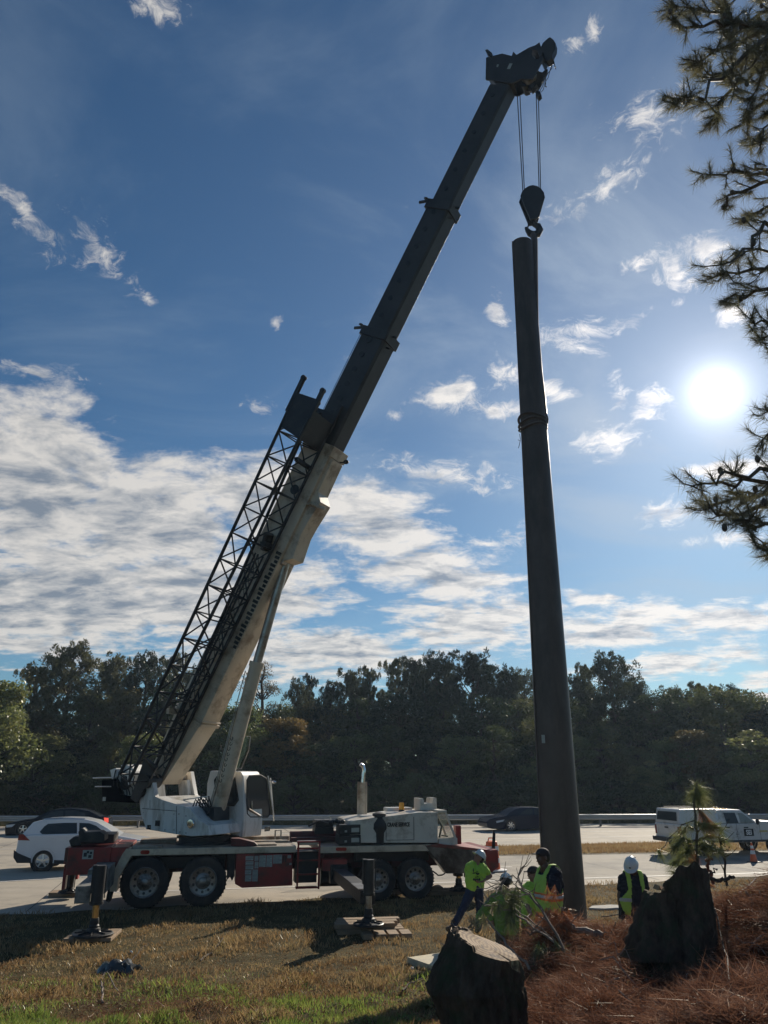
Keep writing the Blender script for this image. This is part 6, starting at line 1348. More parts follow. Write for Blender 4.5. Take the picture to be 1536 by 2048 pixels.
        # bands
        for zz, mt, hh in (((-.27, M_orb, .05), (-.27, M_band, .022)) if vest == 'closed' else ((-.3, M_band, .022),)):
            bmm = _bm.new(); bmm.from_mesh(me); kl = [fc for fc in bmm.faces if abs((fc.calc_center_median() - mid).z - zz) > hh]; _bm.ops.delete(bmm, geom=kl, context='FACES')
            for vv in bmm.verts: vv.co += vv.normal * (.008 if mt is M_orb else .0105)
            m2 = bpy.data.meshes.new('vest_band'); bmm.to_mesh(m2); bmm.free(); m2.materials.clear(); m2.materials.append(mt); ob = bpy.data.objects.new('vest_band', m2); COL.objects.link(ob); ob.parent = v
            s2 = ob.modifiers.new('Solidify', 'SOLIDIFY'); s2.thickness = .003; s2.offset = 1
    return root
V3 = Vector
def J_(Y, d):
    out = {}
    for k, v in d.items(): out[k] = aty(v[0], v[1], Y + (v[2] if len(v) > 2 else 0))
    return out
# 1: looking up, hands on hips, striding stance
Y = 17.2
J = J_(Y, dict(head=(957.5, 1716), neck=(955, 1727), shL=(938, 1733, -.05), shR=(967, 1735, .05), chest=(952.5, 1743), pelvis=(950, 1772), elL=(932, 1751, .1), wrL=(939, 1766, .12), elR=(981, 1752, .1), wrR=(963, 1763, -.08), hipL=(943.5, 1778), hipR=(956.5, 1778), knL=(929, 1811, -.1), anL=(908, 1850, -.2), knR=(960, 1814, .05), anR=(957, 1853, .2)))
J['pnL'] = V3((1, 0, 0)); J['fdL'] = V3((-.8, -.6, 0)); J['fdR'] = V3((-.3, -.9, 0))
p1 = human('person', 'man in lime printed T-shirt and hard hat, hands on hips, looking up', J, V3((-.75, -.35, .55)), fup=V3((.35, .1, .9)), loc=V3((J['pelvis'].x, Y, terr(J['pelvis'].x, Y))), hdir=(V3((.6, -.5, -.5)), V3((-.8, -.55, -.1))), hs=1)
# print on the shirt front: small raised dark shapes following the chest
def shirt_print(root, cpt, n_):
    mb = MB(); rr = random.Random(4); c = cpt
    for (dx, dz, w, h) in [(-.055, .06, .012, .1), (-.045, .02, .045, .03), (0, .015, .03, .022), (.03, .0, .03, .03), (.055, .01, .012, .03), (.02, .04, .03, .012), (-.05, -.1, .022, .055), (-.012, -.11, .02, .06), (.025, -.11, .02, .055), (.062, -.1, .018, .05), (-.01, -.06, .02, .01), (.03, -.05, .02, .012)]:
        p = c + V3((dx, 0, dz)); m = len(mb.v); mb.ell(p, w, .012, h / 2, seg=8, rings=5)
    mb.build('shirt_print', M_ink, root)
shirt_print(p1, J['chest'] + V3((-.02, -.152, -.03)), None)
# 2: stooped worker with white hard hat seen from behind
Y = 15.4
J = J_(Y, dict(head=(1012, 1765), neck=(1012, 1781), shL=(987, 1796, 0), shR=(1038, 1796, 0), chest=(1012, 1806), pelvis=(1014, 1862), elL=(970, 1818, .05), wrL=(986, 1845, -.02), elR=(1050, 1832, .05), wrR=(1047, 1862, .1), hipL=(1004, 1868), hipR=(1024, 1868), knL=(1003, 1895, -.12), anL=(1002, 1925), knR=(1026, 1896, -.12), anR=(1027, 1925)))
for k in ('knL', 'knR', 'anL', 'anR'): pass
g0 = terr(J['pelvis'].x, Y); 
for k in ('anL', 'anR'): J[k].z = g0 + .09
for k in ('knL', 'knR'): J[k].z = (J['hipL'].z + g0) / 2 + .03
human('person', 'stooped worker in lime jacket and white hard hat half hidden behind pine twigs', J, V3((.25, .75, -.45)), loc=V3((J['pelvis'].x, Y, g0)), shirt=M_hiv2, trousers=M_brownp, sleeves=1.7, bulk=1.1, hdir=(V3((.6, .2, -.5)), None))
# 3: man in a peaked cap behind the tall one
Y = 13.6
J = J_(Y, dict(head=(1067, 1748), neck=(1071, 1764), shL=(1052, 1777), shR=(1090, 1777), chest=(1069, 1790), pelvis=(1070, 1842), elL=(1052, 1806, -.05), wrL=(1062, 1828, -.25), elR=(1102, 1810), wrR=(1098, 1838), hipL=(1064, 1850), hipR=(1084, 1850), knL=(1062, 1895), anL=(1062, 1935), knR=(1086, 1895), anR=(1086, 1935)))
g0 = terr(J['pelvis'].x, Y)
for k in ('anL', 'anR'): J[k].z = g0 + .09
for k in ('knL', 'knR'): J[k].z = (J['hipL'].z + g0) / 2 + .02
human('person', 'man in dark peaked cap and lime shirt standing behind the tall man', J, V3((-.95, -.2, -.05)), loc=V3((J['pelvis'].x, Y, g0)), hat='cap', shirt=M_hiv, trousers=M_brownp, sleeves=.6, hdir=(V3((-.4, -.6, -.3)), None))
# 4: tall man with vest over a navy shirt
Y = 12.1
J = J_(Y, dict(head=(1085, 1714), neck=(1089, 1733), shL=(1083, 1750, .2), shR=(1113, 1747, -.1), chest=(1096, 1765), pelvis=(1098, 1815), elL=(1079, 1784, .3), wrL=(1078, 1812, .3), elR=(1121, 1783), wrR=(1117, 1815, -.05), hipL=(1090, 1822, .1), hipR=(1107, 1822, -.05), knL=(1088, 1880, .1), anL=(1087, 1935, .1), knR=(1108, 1880), anR=(1109, 1935)))
g0 = terr(J['pelvis'].x, Y)
for k in ('anL', 'anR'): J[k].z = g0 + .09
for k in ('knL', 'knR'): J[k].z = (J['hipL'].z + g0) / 2 + .02
human('person', 'tall man in yellow vest over navy shirt in front of the steel pole', J, V3((-.8, -.3, .02)), loc=V3((J['pelvis'].x, Y, g0)), hat='cap', skin=M_skin2, shirt=M_navy, trousers=M_jean, vest='closed', sleeves=.75)
# 5: worker at the right, head bowed
Y = 13.9
J = J_(Y, dict(head=(1263, 1733, -.1), neck=(1268, 1748), shL=(1246, 1757), shR=(1286, 1757), chest=(1265, 1772), pelvis=(1265, 1815), elL=(1239, 1790), wrL=(1241, 1818, -.05), elR=(1293, 1788), wrR=(1290, 1816, -.05), hipL=(1256, 1822), hipR=(1276, 1822), knL=(1254, 1870), anL=(1254, 1915), knR=(1278, 1870), anR=(1278, 1915)))
g0 = terr(J['pelvis'].x, Y)
for k in ('anL', 'anR'): J[k].z = g0 + .09
for k in ('knL', 'knR'): J[k].z = (J['hipL'].z + g0) / 2 + .02
human('person', 'worker with bowed head, white hard hat and open lime vest left of the tall stump', J, V3((-.35, -.7, -.62)), loc=V3((J['pelvis'].x, Y, g0)), skin=M_skin2, shirt=M_navy, trousers=M_navy, vest='open', sleeves=.6, gloves=True)
# ---------------------------------------------------------------- steel pole with its sling
M_pole = M('weathered_steel_pole', (.105, .075, .062), rough=.5, metal=.25, var=.18, scale=1.2, dirt=(.06, .045, .036), damt=.6, dscale=1.6, streak=True, bump=.12, bscale=5)
PY = 18.6
def pole():
    b = aty(1128, 1790, PY); t = aty(1044, 487, PY); b = V3((b.x + (b.x - t.x) / (t.z - b.z) * (b.z + .5), PY, -.5))
    root = thing('steel_pole', 'huge tapered brown steel pole hanging upright from the crane hook', 'steel pole', V3((b.x, b.y, 0)))
    ax = (t - b); L_ = ax.length; ax.normalize(); seg = 24; mb = MB()
    prof = [(.475, 0), (.39, L_)]
    mb.lathe(b, ax, [(.475, 0), (.345, 12.8), (.295, L_), (.28, L_), (.28, L_ - .6)], 48, caps=False); mb.build('shaft', M_pole, root)
    mb = MB(); x, q = 0, 0
    p = b + ax * 1.0; mb.bar(b - V3((.47, 0, 0)) + V3((-.0, -.1, 0)), t - V3((.3, 0, 0)) + V3((0, -.1, 0)), .02, .02, V3((0, 1, 0))); mb.build('weld_seam', M_pole, root)
    c = aty(1086.5, 1478, PY - .42); mb = MB(); mb.box(Fr(V3((c.x, 0, 0)), 0), -.035, .035, PY - .44, PY - .41, c.z - .09, c.z + .09); mb.build('label_plate', M_paper, root)
    # base plate below
    return b, t, ax
pb, pt, pax = pole()
M_sling = M('sling_webbing', (.04, .036, .036), rough=.85, var=.3, scale=10)
def sling():
    P = [(1066, 468), (1069, 480), (1070, 560), (1072, 660), (1079, 740), (1085, 790), (1088, 828)]; Yf = PY - .12
    root = thing('lifting_sling', 'dark webbing sling choked round the pole and looped over the hook', 'lifting sling', aty(1092, 826, Yf))
    mb = MB(); mb.tube([aty(x, y, HY + (Yf - HY) * min(1, i / 2)) for i, (x, y) in enumerate(P)], [.1, .1, .09, .08, .08, .08, .09], 8); mb.build('sling_leg', M_pole, root)
    mb = MB(); cc = aty(1065, 845, PY); 
    for dz in (0, -.16, -.3): 
        c = cc + V3((0, 0, .1 + dz)); mb.tube([c + V3((.362 * math.cos(a), .362 * math.sin(a), .05 * math.sin(a * 2 + dz * 9))) for a in [2 * math.pi * k / 28 for k in range(29)]], .035, 8, caps=False)
    mb.ell(cc + V3((.36, -.08, .05)), .06, .06, .16); mb.build('choker_wrap', M_pole, root)
    mb = MB(); a = aty(1039, 868, PY - .3); mb.tube([a, a + V3((.02, 0, -.15)), a + V3((-.02, 0, -.3)), a + V3((-.05, 0, -.4))], .008, 5); mb.tube([a + V3((-.0, 0, -.2)), a + V3((-.05, 0, -.16))], .006, 5); mb.build('loose_strap_end', M_sling, root)
sling()

# ---------------------------------------------------------------- timber mats, boards, slab
def mats(g, label, specs, yaw):
    root = thing('timber_mat', label, 'timber mat', g); fr = Fr(V3((g.x, g.y, terr(g.x, g.y))), yaw)
    for (x0, x1, y0, y1, z0, z1) in specs: mb = MB(); mb.box(fr, x0, x1, y0, y1, z0, z1); mb.build('plank', M_wood, root, bevel=.01)
g = gp(737, 1850, .1); mats(g, 'stack of timber mats under the middle outrigger pad', [(-.75, .75, -.5 + .26 * i, -.27 + .26 * i, .0, .1) for i in range(4)] + [(-.8 + .05 * i, .55 + .1 * i, -.45 + .3 * i, -.2 + .3 * i, .105, .2) for i in range(3)] + [(-.25 + .28 * i, -.02 + .28 * i, -1.1, -.6, 0, .1) for i in range(4)], 8)
g = gp(186, 1871, .05); mats(g, 'flat worn timber mat under the rear outrigger pad', [(-.5 + .25 * i, -.26 + .25 * i, -.5, .55, .01, .085) for i in range(4)], 6)
g = gp(918, 1783, .05); mats(g, 'dark timber blocks under the far front outrigger', [(-.95, .3, -.3, .0, 0, .1), (-.95, .35, .05, .35, 0, .12), (-.9, -.55, -.25, .3, .125, .22)], 10)
g = gp(134, 1788, .05); mats(g, 'dark timber block under the far rear outrigger', [(-.45, .4, -.3, .3, 0, .13)], 10)
# shallow painted board tray lying in the grass
b0 = tp(818, 1929); b1 = tp(882, 1943); b2 = tp(880, 1886)
M_board = M('cream_board', (.55, .47, .3), rough=.6, var=.1, dirt=(.4, .36, .28), damt=.4)
ex = (b1 - b0).normalized(); fr = Fr(b0, 0); fr.x = V3((ex.x, ex.y, 0)).normalized(); fr.y = V3((-fr.x.y, fr.x.x, 0)); 
root = thing('board_tray', 'shallow cream board tray lying in the grass behind the near stump', 'board', b0)
BWd = (b1 - b0).length; BLn = max(1.3, (b2 - b0).length * .95); z = .1; mb = MB(); mb.box(fr, 0, BWd, 0, BLn, z, z + .02); mb.build('panel', M_board, root, bevel=.004)
mb = MB(); mb.box(fr, -.02, BWd + .02, BLn + .002, BLn + .03, z - .1, z + .16); mb.box(fr, BWd + .003, BWd + .03, 0, BLn, z - .1, z + .14); mb.box(fr, -.03, -.003, BLn * .5, BLn, z - .1, z + .06); mb.box(fr, -.02, BWd, -.03, -.003, z - .1, z + .025); mb.build('rim', M_board, root, bevel=.004)
# pale slab by the right worker
c = tp(1215, 1818); mb = MB(); fr = Fr(c, 15); pts = [(-.55, 0), (-.3, .28), (.3, .34), (.62, .1), (.5, -.15), (-.2, -.2)]
mb.add([fr.w(a, b, -.03) for a, b in pts] + [fr.w(a, b, .05) for a, b in pts], [tuple(range(5, -1, -1)), tuple(range(6, 12))] + [(i, (i + 1) % 6, 6 + (i + 1) % 6, 6 + i) for i in range(6)])
mb.build('concrete_slab', M('pale_concrete', (.4, .38, .34), rough=.9, var=.15, scale=6, bump=.3), None, loc=c, bevel=.015, label='flat pale slab of broken concrete in the grass left of the bowed worker', cat='concrete slab')
# dark plastic bundle in the grass at left
c = tp(236, 1945); mb = MB(); r_ = random.Random(3)
root = thing('plastic_sheet', 'crumpled dark plastic sheet lying in the grass at the near left', 'plastic sheet', c)
gx_ = 13; gy_ = 9; vs = []
for j in range(gy_):
    for i in range(gx_):
        u = i / (gx_ - 1) - .5; v = j / (gy_ - 1) - .5; e = max(0, 1 - (2.1 * u) ** 2) * max(0, 1 - (2.1 * v) ** 2); z = .17 * e ** .6 + .035 * math.sin(i * 1.9 + j) * (e > .02) + r_.uniform(-.012, .012)
        vs.append(c + V3((u * .72 + .05 * math.sin(j * 1.3), v * .5 + .04 * math.sin(i * 1.1), z + .015)))
mb.add(vs, [(j * gx_ + i, j * gx_ + i + 1, (j + 1) * gx_ + i + 1, (j + 1) * gx_ + i) for j in range(gy_ - 1) for i in range(gx_ - 1)]); o = mb.build('sheet', M('dark_plastic_film', (.05, .052, .05), rough=.22, var=.2), root, ang=50)
o.modifiers.new('Solidify', 'SOLIDIFY').thickness = .004
for (px, py, lb) in ((824, 1941, 'white golf ball sized pebble in the grass in front of the board tray'), (262, 1908, 'pale stone chip in the grass behind the dark plastic sheet')):
    c = tp(px, py); mb = MB(); mb.ell(c + V3((0, 0, .03)), .035, .03, .03); mb.build('pebble', M_hel, None, loc=c, label=lb, cat='pebble')

# ---------------------------------------------------------------- stumps
M_cut = bpy.data.materials.new('fresh_cut_wood'); M_cut.use_nodes = True
def cut_mat():
    nt = M_cut.node_tree; L = nt.links; bs = nt.nodes['Principled BSDF']; bs.inputs['Roughness'].default_value = .8
    tc = _n(nt, 'ShaderNodeTexCoord'); w = _n(nt, 'ShaderNodeTexWave', wave_type='RINGS', rings_direction='Z'); w.inputs['Scale'].default_value = 11; w.inputs['Distortion'].default_value = 1.6; w.inputs['Detail'].default_value = 3; w.inputs['Detail Scale'].default_value = 3
    mpc = _n(nt, 'ShaderNodeMapping'); mpc.name = 'centre'; L.new(tc.outputs['Object'], mpc.inputs['Vector']); L.new(mpc.outputs[0], w.inputs['Vector'])
    r = _n(nt, 'ShaderNodeValToRGB'); r.color_ramp.elements[0].color = (.17, .09, .04, 1); r.color_ramp.elements[1].color = (.4, .26, .13, 1); L.new(w.outputs[0], r.inputs[0])
    n = _n(nt, 'ShaderNodeTexNoise'); n.inputs['Scale'].default_value = 14; n.inputs['Detail'].default_value = 5; L.new(tc.outputs['Object'], n.inputs['Vector'])
    mr = _n(nt, 'ShaderNodeMapRange'); mr.inputs['From Min'].default_value = .56; mr.inputs['From Max'].default_value = .64; L.new(n.outputs['Fac'], mr.inputs['Value'])
    m = _n(nt, 'ShaderNodeMixRGB'); m.inputs['Color2'].default_value = (.09, .05, .025, 1); L.new(mr.outputs[0], m.inputs['Fac']); L.new(r.outputs[0], m.inputs['Color1']); L.new(m.outputs[0], bs.inputs['Base Color'])
cut_mat()
M_stump = M('stump_bark', (.088, .06, .043), rough=.95, var=.6, scale=9, bump=1.0, bscale=22, dirt=(.055, .062, .035), damt=.45, dscale=4, stretch=(1, 1, .45), spec=.15)
def stump(label, Yc, outline, topl, seed, depthk=1.0, nroot=5, cut_w=.8, zlow=-.2, cut=None):
    """outline: list of (py, left px, right px) rows traced from the trunk, top to bottom"""
    r = np.random.default_rng(seed); rows = []
    for py, l, rt in outline: a = aty(l, py, Yc); b = aty(rt, py, Yc); rows.append((a.z, (a.x + b.x) / 2, (b.x - a.x) / 2))
    zt, cx, rad = rows[0]; g0 = rows[-1][0]; root = thing('tree_stump', label, 'tree stump', V3((rows[-1][1], Yc, terr(rows[-1][1], Yc))))
    seg = 170; mb = MB(); Z = []; N = 64; PH = r.uniform(0, 6.28, 12)
    zs = [r_[0] for r_ in rows][::-1]; xs = [r_[1] for r_ in rows][::-1]; rs = [r_[2] for r_ in rows][::-1]; vs = []
    for i in range(N + 1):
        z = zs[0] + zlow + (zs[-1] - zs[0] - zlow) * i / N; c_ = float(np.interp(z, zs, xs)); q = float(np.interp(z, zs, rs)); fl = max(0, (1 - i / N) - .45) / .55
        for k in range(seg):
            th = 2 * math.pi * k / seg; rd = abs(math.sin(th * 8.5 + 1.2 * math.sin(z * 6 + PH[0]) + PH[1])) ** .6 * .55 + abs(math.sin(th * 19 + 1.8 * math.sin(z * 11 + PH[2] + th * 2))) ** .7 * .45; pl = .5 + .5 * math.sin(z * 34 + 3 * math.sin(th * 5 + PH[3]) + 2 * math.sin(th * 13)); n_ = 1 + .045 * math.sin(th * 3 + PH[4]) + .03 * math.sin(th * 5 + z * 3 + PH[5]) + (.13 * rd + .035 * pl + .012 * r.normal() - .06) * (.35 if i == N else 1) + fl * .16 * math.cos(th * nroot + seed * 1.3)
            zz = z + (topl(math.cos(th), math.sin(th)) if i == N else 0) + (topl(math.cos(th), math.sin(th)) * max(0, (i / N - .75) * 4) if i < N else 0)
            vs.append(V3((c_ + q * n_ * math.cos(th), Yc + q * depthk * n_ * math.sin(th), zz)))
    mb.add(vs, [(i * seg + k, i * seg + (k + 1) % seg, (i + 1) * seg + (k + 1) % seg, (i + 1) * seg + k) for i in range(N) for k in range(seg)]); bk = mb.build('bark', M_stump, root, ang=170)
    mb = MB(); top = vs[N * seg:]; cen = sum(top, V3((0, 0, 0))) / seg; ring1 = [p.lerp(cen, 1 - .93) for p in top]; mb.add(top + ring1 + [cen + V3((0, 0, .0))], [(k, (k + 1) % seg, seg + (k + 1) % seg, seg + k) for k in range(seg)] + [(seg + k, seg + (k + 1) % seg, 2 * seg) for k in range(seg)])
    for i in range(len(mb.v)): mb.v[i] = (mb.v[i][0], mb.v[i][1], mb.v[i][2] + .003)
    mb.build('cut_face', cut or M_cut, root, ang=60); return root, top, cen
s1, top1, cen1 = stump('near tree stump with a pale ringed cut face at the bottom of the photo', 6.0, [(1903, 902, 1032), (1925, 893, 1036), (1950, 872, 1038), (1978, 855, 1040), (2000, 868, 1042), (2060, 888, 1050), (2120, 870, 1070), (2160, 850, 1090)], lambda c, s: .03 - .07 * c + .035 * s + (.03 if c < -.35 else 0), 3, depthk=.62, zlow=-.25)
M_cut.node_tree.nodes['centre'].inputs['Location'].default_value = -(cen1 - s1.location)
mb = MB(); arc = [k for k in range(170) if math.cos(2 * math.pi * k / 170) < -.25]
P_ = [top1[k].lerp(cen1, .1) + V3((0, 0, -.012 + .006 * math.sin(k * 1.7) + RNG.normal() * .003)) for k in arc]; mb.tube(P_, [.01 + .016 * math.sin(math.pi * i / (len(arc) - 1)) * (1 + .3 * math.sin(i * 2.3)) for i in range(len(arc))], 8); mb.build('bark_ridge', M_stump, s1, ang=60)
mb = MB(); a = aty(1022, 1922, 5.75); mb.add([a + V3(v) for v in ((0, 0, 0), (.05, -.02, .01), (.05, -.03, -.06), (.005, -.02, -.045), (0, .06, 0), (.05, .06, .01), (.05, .05, -.06), (.005, .05, -.045))], [(0, 3, 2, 1), (4, 5, 6, 7), (0, 1, 5, 4), (1, 2, 6, 5), (2, 3, 7, 6), (3, 0, 4, 7)]); mb.build('felling_hinge', M_cut, s1, smooth=False)
s2, top2, cen2 = stump('tall dark mossy stump with a stepped top below the small pine', 8.5, [(1752, 1330, 1414), (1764, 1328, 1415), (1790, 1324, 1418), (1830, 1312, 1424), (1880, 1292, 1430), (1930, 1272, 1436), (1990, 1262, 1450), (2060, 1262, 1470)], lambda c, s: .04 + .02 * c - .07 * c * c - .09 * s + .02 * math.sin(c * 9), 8, nroot=6, zlow=-.3, depthk=.8, cut=M_stump)
fr = Fr(V3((0, 8.35, 0)), 0); mb = MB(); r_ = np.random.default_rng(4); cb0 = aty(1308, 1915, 8.4); cb1 = aty(1321, 1785, 8.4); vs = []
for i in range(13):
    c_ = cb0.lerp(cb1, i / 12); q = .3 - .15 * i / 12
    for k in range(36): th = 2 * math.pi * k / 36; rr_ = q * (1 + .1 * math.sin(th * 5 + i * .1) + .05 * r_.normal()); vs.append(c_ + V3((rr_ * math.cos(th), rr_ * .8 * math.sin(th), (.02 * math.sin(th * 3) if i == 12 else 0))))
mb.add(vs, [(i * 36 + k, i * 36 + (k + 1) % 36, (i + 1) * 36 + (k + 1) % 36, (i + 1) * 36 + k) for i in range(12) for k in range(36)] + [tuple(range(432, 468))]); mb.build('lower_step', M_stump, s2, ang=60)
mb = MB(); mb.ppx(fr, [(1309, 1778), (1313, 1769), (1317, 1777), (1322, 1772), (1324, 1778.5)], 0, -.08, .05); mb.build('splinters', M_cut, s2)

# ---------------------------------------------------------------- fallen branches and small pine
def px_path(pts, n=10, amp=.008, rr=RNG): return wind([aty(a, b, y) for a, b, y in pts], n, amp, rr)
def branchy(name, label, cat, specs, mat=M_deadwood, tufts=(), tuft_mat=None, tl=.16, group=None):
    f = specs[0][0][0]; base = aty(*f); root = thing(name, label, cat, base, group); mb = MB()
    for pts, r0, r1, tw in specs:
        P = px_path(pts, 12, .012); mb.tube(P, [r0 + (r1 - r0) * i / 11 for i in range(12)], 7)
        for i in range(2, 12):
            for _ in range(tw):
                if RNG.uniform() < .55:
                    t = (P[min(i + 1, 11)] - P[i - 1]).normalized(); d = (t * .7 + V3(tuple(RNG.normal(size=3))) * .6).normalized(); L_ = RNG.uniform(.1, .32); q = P[i] + d * L_ * .5; e = q + (d + V3((0, 0, .4))).normalized() * L_ * .5
                    mb.tube([P[i], q, e], [r1 + .002, .004, .0025], 5, caps=False)
    mb.build('wood', mat, root)
    if tufts:
        NV = []
        for (a, b, y, dx, dz, n, L_) in tufts:
            for _ in range(max(1, n // 45)):
                p = aty(a + RNG.normal() * 5, b + RNG.normal() * 4, y + RNG.normal() * .08); NV.append(tuft(p, V3((dx + RNG.normal() * .35, -.2 + RNG.normal() * .3, dz + RNG.normal() * .3)), 45, L_, .0042, back=.1, ang=.5, droop=.35))
        o = tri_mesh('needles', np.concatenate(NV) - np.array(base)[None], 3, tuft_mat or M_need, root)
    return root
M_brown_need = MLeaf('dead_brown_needles', [(.16, .05, .02), (.34, .12, .04), (.42, .2, .08)], scale=3, trans=.4, gloss=.1, rnd=0)
M_grn_need = MLeaf('fresh_green_needles', [(.05, .075, .025), (.1, .13, .045), (.26, .22, .09)], scale=3, trans=.45, gloss=.1, rnd=0)
yb = 9.6
branchy('fallen_branch', 'bare fallen pine top reaching up and left in front of the stooped worker', 'branch', [
  ([(1130, 1905, yb - .2), (1076, 1861, yb), (1026, 1824, yb), (998, 1809, yb + .1), (967, 1812, yb + .1)], .014, .006, 1), ([(1128, 1900, yb - .2), (1086, 1820, yb), (1050, 1781, yb), (1034, 1757, yb + .1), (1042, 1737, yb + .1)], .015, .005, 2),
  ([(1060, 1940, yb - .5), (1016, 1893, yb - .3), (982, 1848, yb - .1), (967, 1833, yb)], .015, .007, 0), ([(1112, 1866, yb), (1088, 1825, yb), (1066, 1788, yb), (1050, 1778, yb)], .008, .004, 1), ([(1110, 1880, yb), (1060, 1840, yb + .1), (1010, 1800, yb + .2), (1000, 1782, yb + .2)], .009, .004, 1),
  ([(1034, 1757, yb), (1022, 1752, yb), (1006, 1760, yb), (992, 1772, yb)], .006, .003, 2), ([(967, 1812, yb), (985, 1790, yb), (1000, 1775, yb)], .006, .003, 2)],
  tufts=[(1030, 1790, yb + .1, 0, -.2, 360, .16), (1015, 1800, yb + .1, -.1, -.3, 300, .16), (1000, 1815, yb, -.3, -.4, 220, .15), (1020, 1825, yb, .1, -.5, 260, .15), (1045, 1800, yb, .2, -.2, 160, .14), (1000, 1772, yb, -.6, .1, 100, .12), (960, 1840, yb, -.2, -.8, 120, .14), (1020, 1850, yb, 0, -.7, 200, .15), (1080, 1905, yb - .2, 0, -.6, 300, .16), (1095, 1915, yb - .2, .2, -.6, 250, .16), (1070, 1925, yb - .3, -.2, -.5, 200, .16), (1120, 1900, yb - .2, .4, -.3, 160, .15)], tuft_mat=M_grn_need)
branchy('dead_branch', 'broken log with orange dead needles lying below the tall man in the vest', 'branch', [
  ([(1205, 1872, 9.8), (1175, 1863, 9.9), (1145, 1858, 10), (1122, 1850, 10)], .038, .03, 0), ([(1150, 1857, 9.9), (1130, 1835, 10), (1120, 1815, 10)], .014, .006, 1), ([(1122, 1850, 10), (1090, 1855, 10), (1060, 1870, 9.9)], .02, .01, 1)],
  tufts=[(1098, 1832, 10, 0, -.5, 320, .16), (1112, 1838, 10, .1, -.6, 260, .16), (1132, 1838, 10, .3, -.6, 260, .16), (1080, 1840, 10, -.3, -.5, 160, .15), (1102, 1795, 10.2, 0, -.8, 160, .12), (1140, 1850, 9.9, .3, -.4, 160, .14), (1450, 1640, 9.6, 0, 0, 1, .02)][:6], tuft_mat=M_brown_need)
branchy('dead_branch', 'dark fallen branch with twigs in the grass in front of the man on the left', 'branch', [([(880, 1912, 13.4), (905, 1872, 13.6), (930, 1862, 13.6), (950, 1845, 13.6)], .02, .008, 2), ([(930, 1862, 13.6), (955, 1850, 13.5), (975, 1838, 13.5)], .01, .005, 1)],
  tufts=[(948, 1845, 13.5, 0, -.5, 130, .18), (905, 1880, 13.5, -.2, -.4, 130, .18), (935, 1868, 13.5, 0, -.5, 130, .18)], tuft_mat=M_need)
# the little pine in front of the pickup
M_sap = MLeaf('sapling_needles', [(.09, .12, .035), (.2, .22, .07), (.4, .36, .15)], scale=3, trans=.5, gloss=.1, rnd=0)
def sapling():
    y = 9.6; base = aty(1396, 1775, y); root = thing('pine_sapling', 'young pine with long drooping needles standing behind the tall stump', 'pine sapling', base); mb = MB()
    st = px_path([(1396, 1780, y), (1395, 1700, y), (1391, 1640, y), (1389, 1600, y), (1394, 1566, y)], 16, .006); mb.tube(st, [.02 - .0007 * i for i in range(16)], 8); NV = []
    brs = [([(1394, 1660), (1375, 1655), (1350, 1672)], .9), ([(1394, 1665), (1415, 1648), (1440, 1655)], 1), ([(1395, 1680), (1365, 1678), (1345, 1695)], 1), ([(1395, 1680), (1425, 1668), (1450, 1680)], 1), ([(1395, 1700), (1365, 1705), (1345, 1725)], 1), ([(1396, 1700), (1420, 1690), (1438, 1700)], 1), ([(1396, 1715), (1372, 1722), (1350, 1745)], 1), ([(1394, 1690), (1380, 1690), (1372, 1705)], .8), ([(1392, 1650), (1402, 1645), (1410, 1652)], .8), ([(1395, 1690), (1405, 1685), (1418, 1690)], .8), ([(1391, 1640), (1360, 1650), (1330, 1690), (1320, 1705)], .3)]
    for pts, dn in brs:
        P = px_path([(a, b, y + RNG.normal() * .12 * (i > 0)) for i, (a, b) in enumerate(pts)], 8, .01); mb.tube(P, [.009 - .0007 * i for i in range(8)], 6)
        for i in range(2, 8):
            if RNG.uniform() < dn:
                NV.append(tuft(P[i], (P[min(7, i + 1)] - P[i - 1]).normalized() + V3((RNG.normal() * .5, RNG.normal() * .5, .35)), 60, .165, .0045, back=.05, ang=.6, droop=.35))
    for i in range(7):
        NV.append(tuft(st[15] - V3((0, 0, .035 * i)), V3((RNG.normal() * .3, RNG.normal() * .3, .15)), 60, .25, .0042, back=.05, ang=1.0, droop=.55))
    for k in range(4): NV.append(tuft(st[13 - k // 2], V3((RNG.normal() * .4, 0, -.2)), 40, .22, .004, back=.1, ang=.8, droop=.5))
    mb.build('stem', M_twig, root); tri_mesh('needles', np.concatenate(NV) - np.array(base)[None], 3, M_sap, root)
    b = aty(1392, 1625, y); NV = [tuft(b + V3((.04 + .02 * k, -.03, -.02 * k)), V3((.5, 0, -1)), 50, .22, .004, back=.08, ang=.35, droop=.4) for k in range(5)]; c = aty(1381, 1718, y); NV += [tuft(c + V3((.03 * k, 0, 0)), V3((.1, 0, -.8)), 45, .14, .004, ang=.45, droop=.3) for k in range(3)]
    tri_mesh('dead_needles', np.concatenate(NV) - np.array(base)[None], 3, M_brown_need, root)
sapling()
branchy('dead_sapling', 'thin dark dead stem standing right of the small pine', 'dead stem', [([(1455, 1772, 9.7), (1450, 1720, 9.7), (1443, 1690, 9.7), (1439, 1668, 9.7)], .014, .008, 1), ([(1447, 1705, 9.7), (1456, 1695, 9.7)], .006, .003, 0)], mat=M_bark)
branchy('survey_stake', 'short red brown stake with a frayed pale top beside the small pine', 'stake', [([(1427, 1768, 9.8), (1419, 1740, 9.8), (1413, 1722, 9.8)], .02, .018, 0), ([(1413, 1722, 9.8), (1418, 1718, 9.8), (1424, 1716, 9.8)], .022, .012, 0)], mat=M('red_brown_wood', (.2, .07, .045), rough=.8, var=.3))
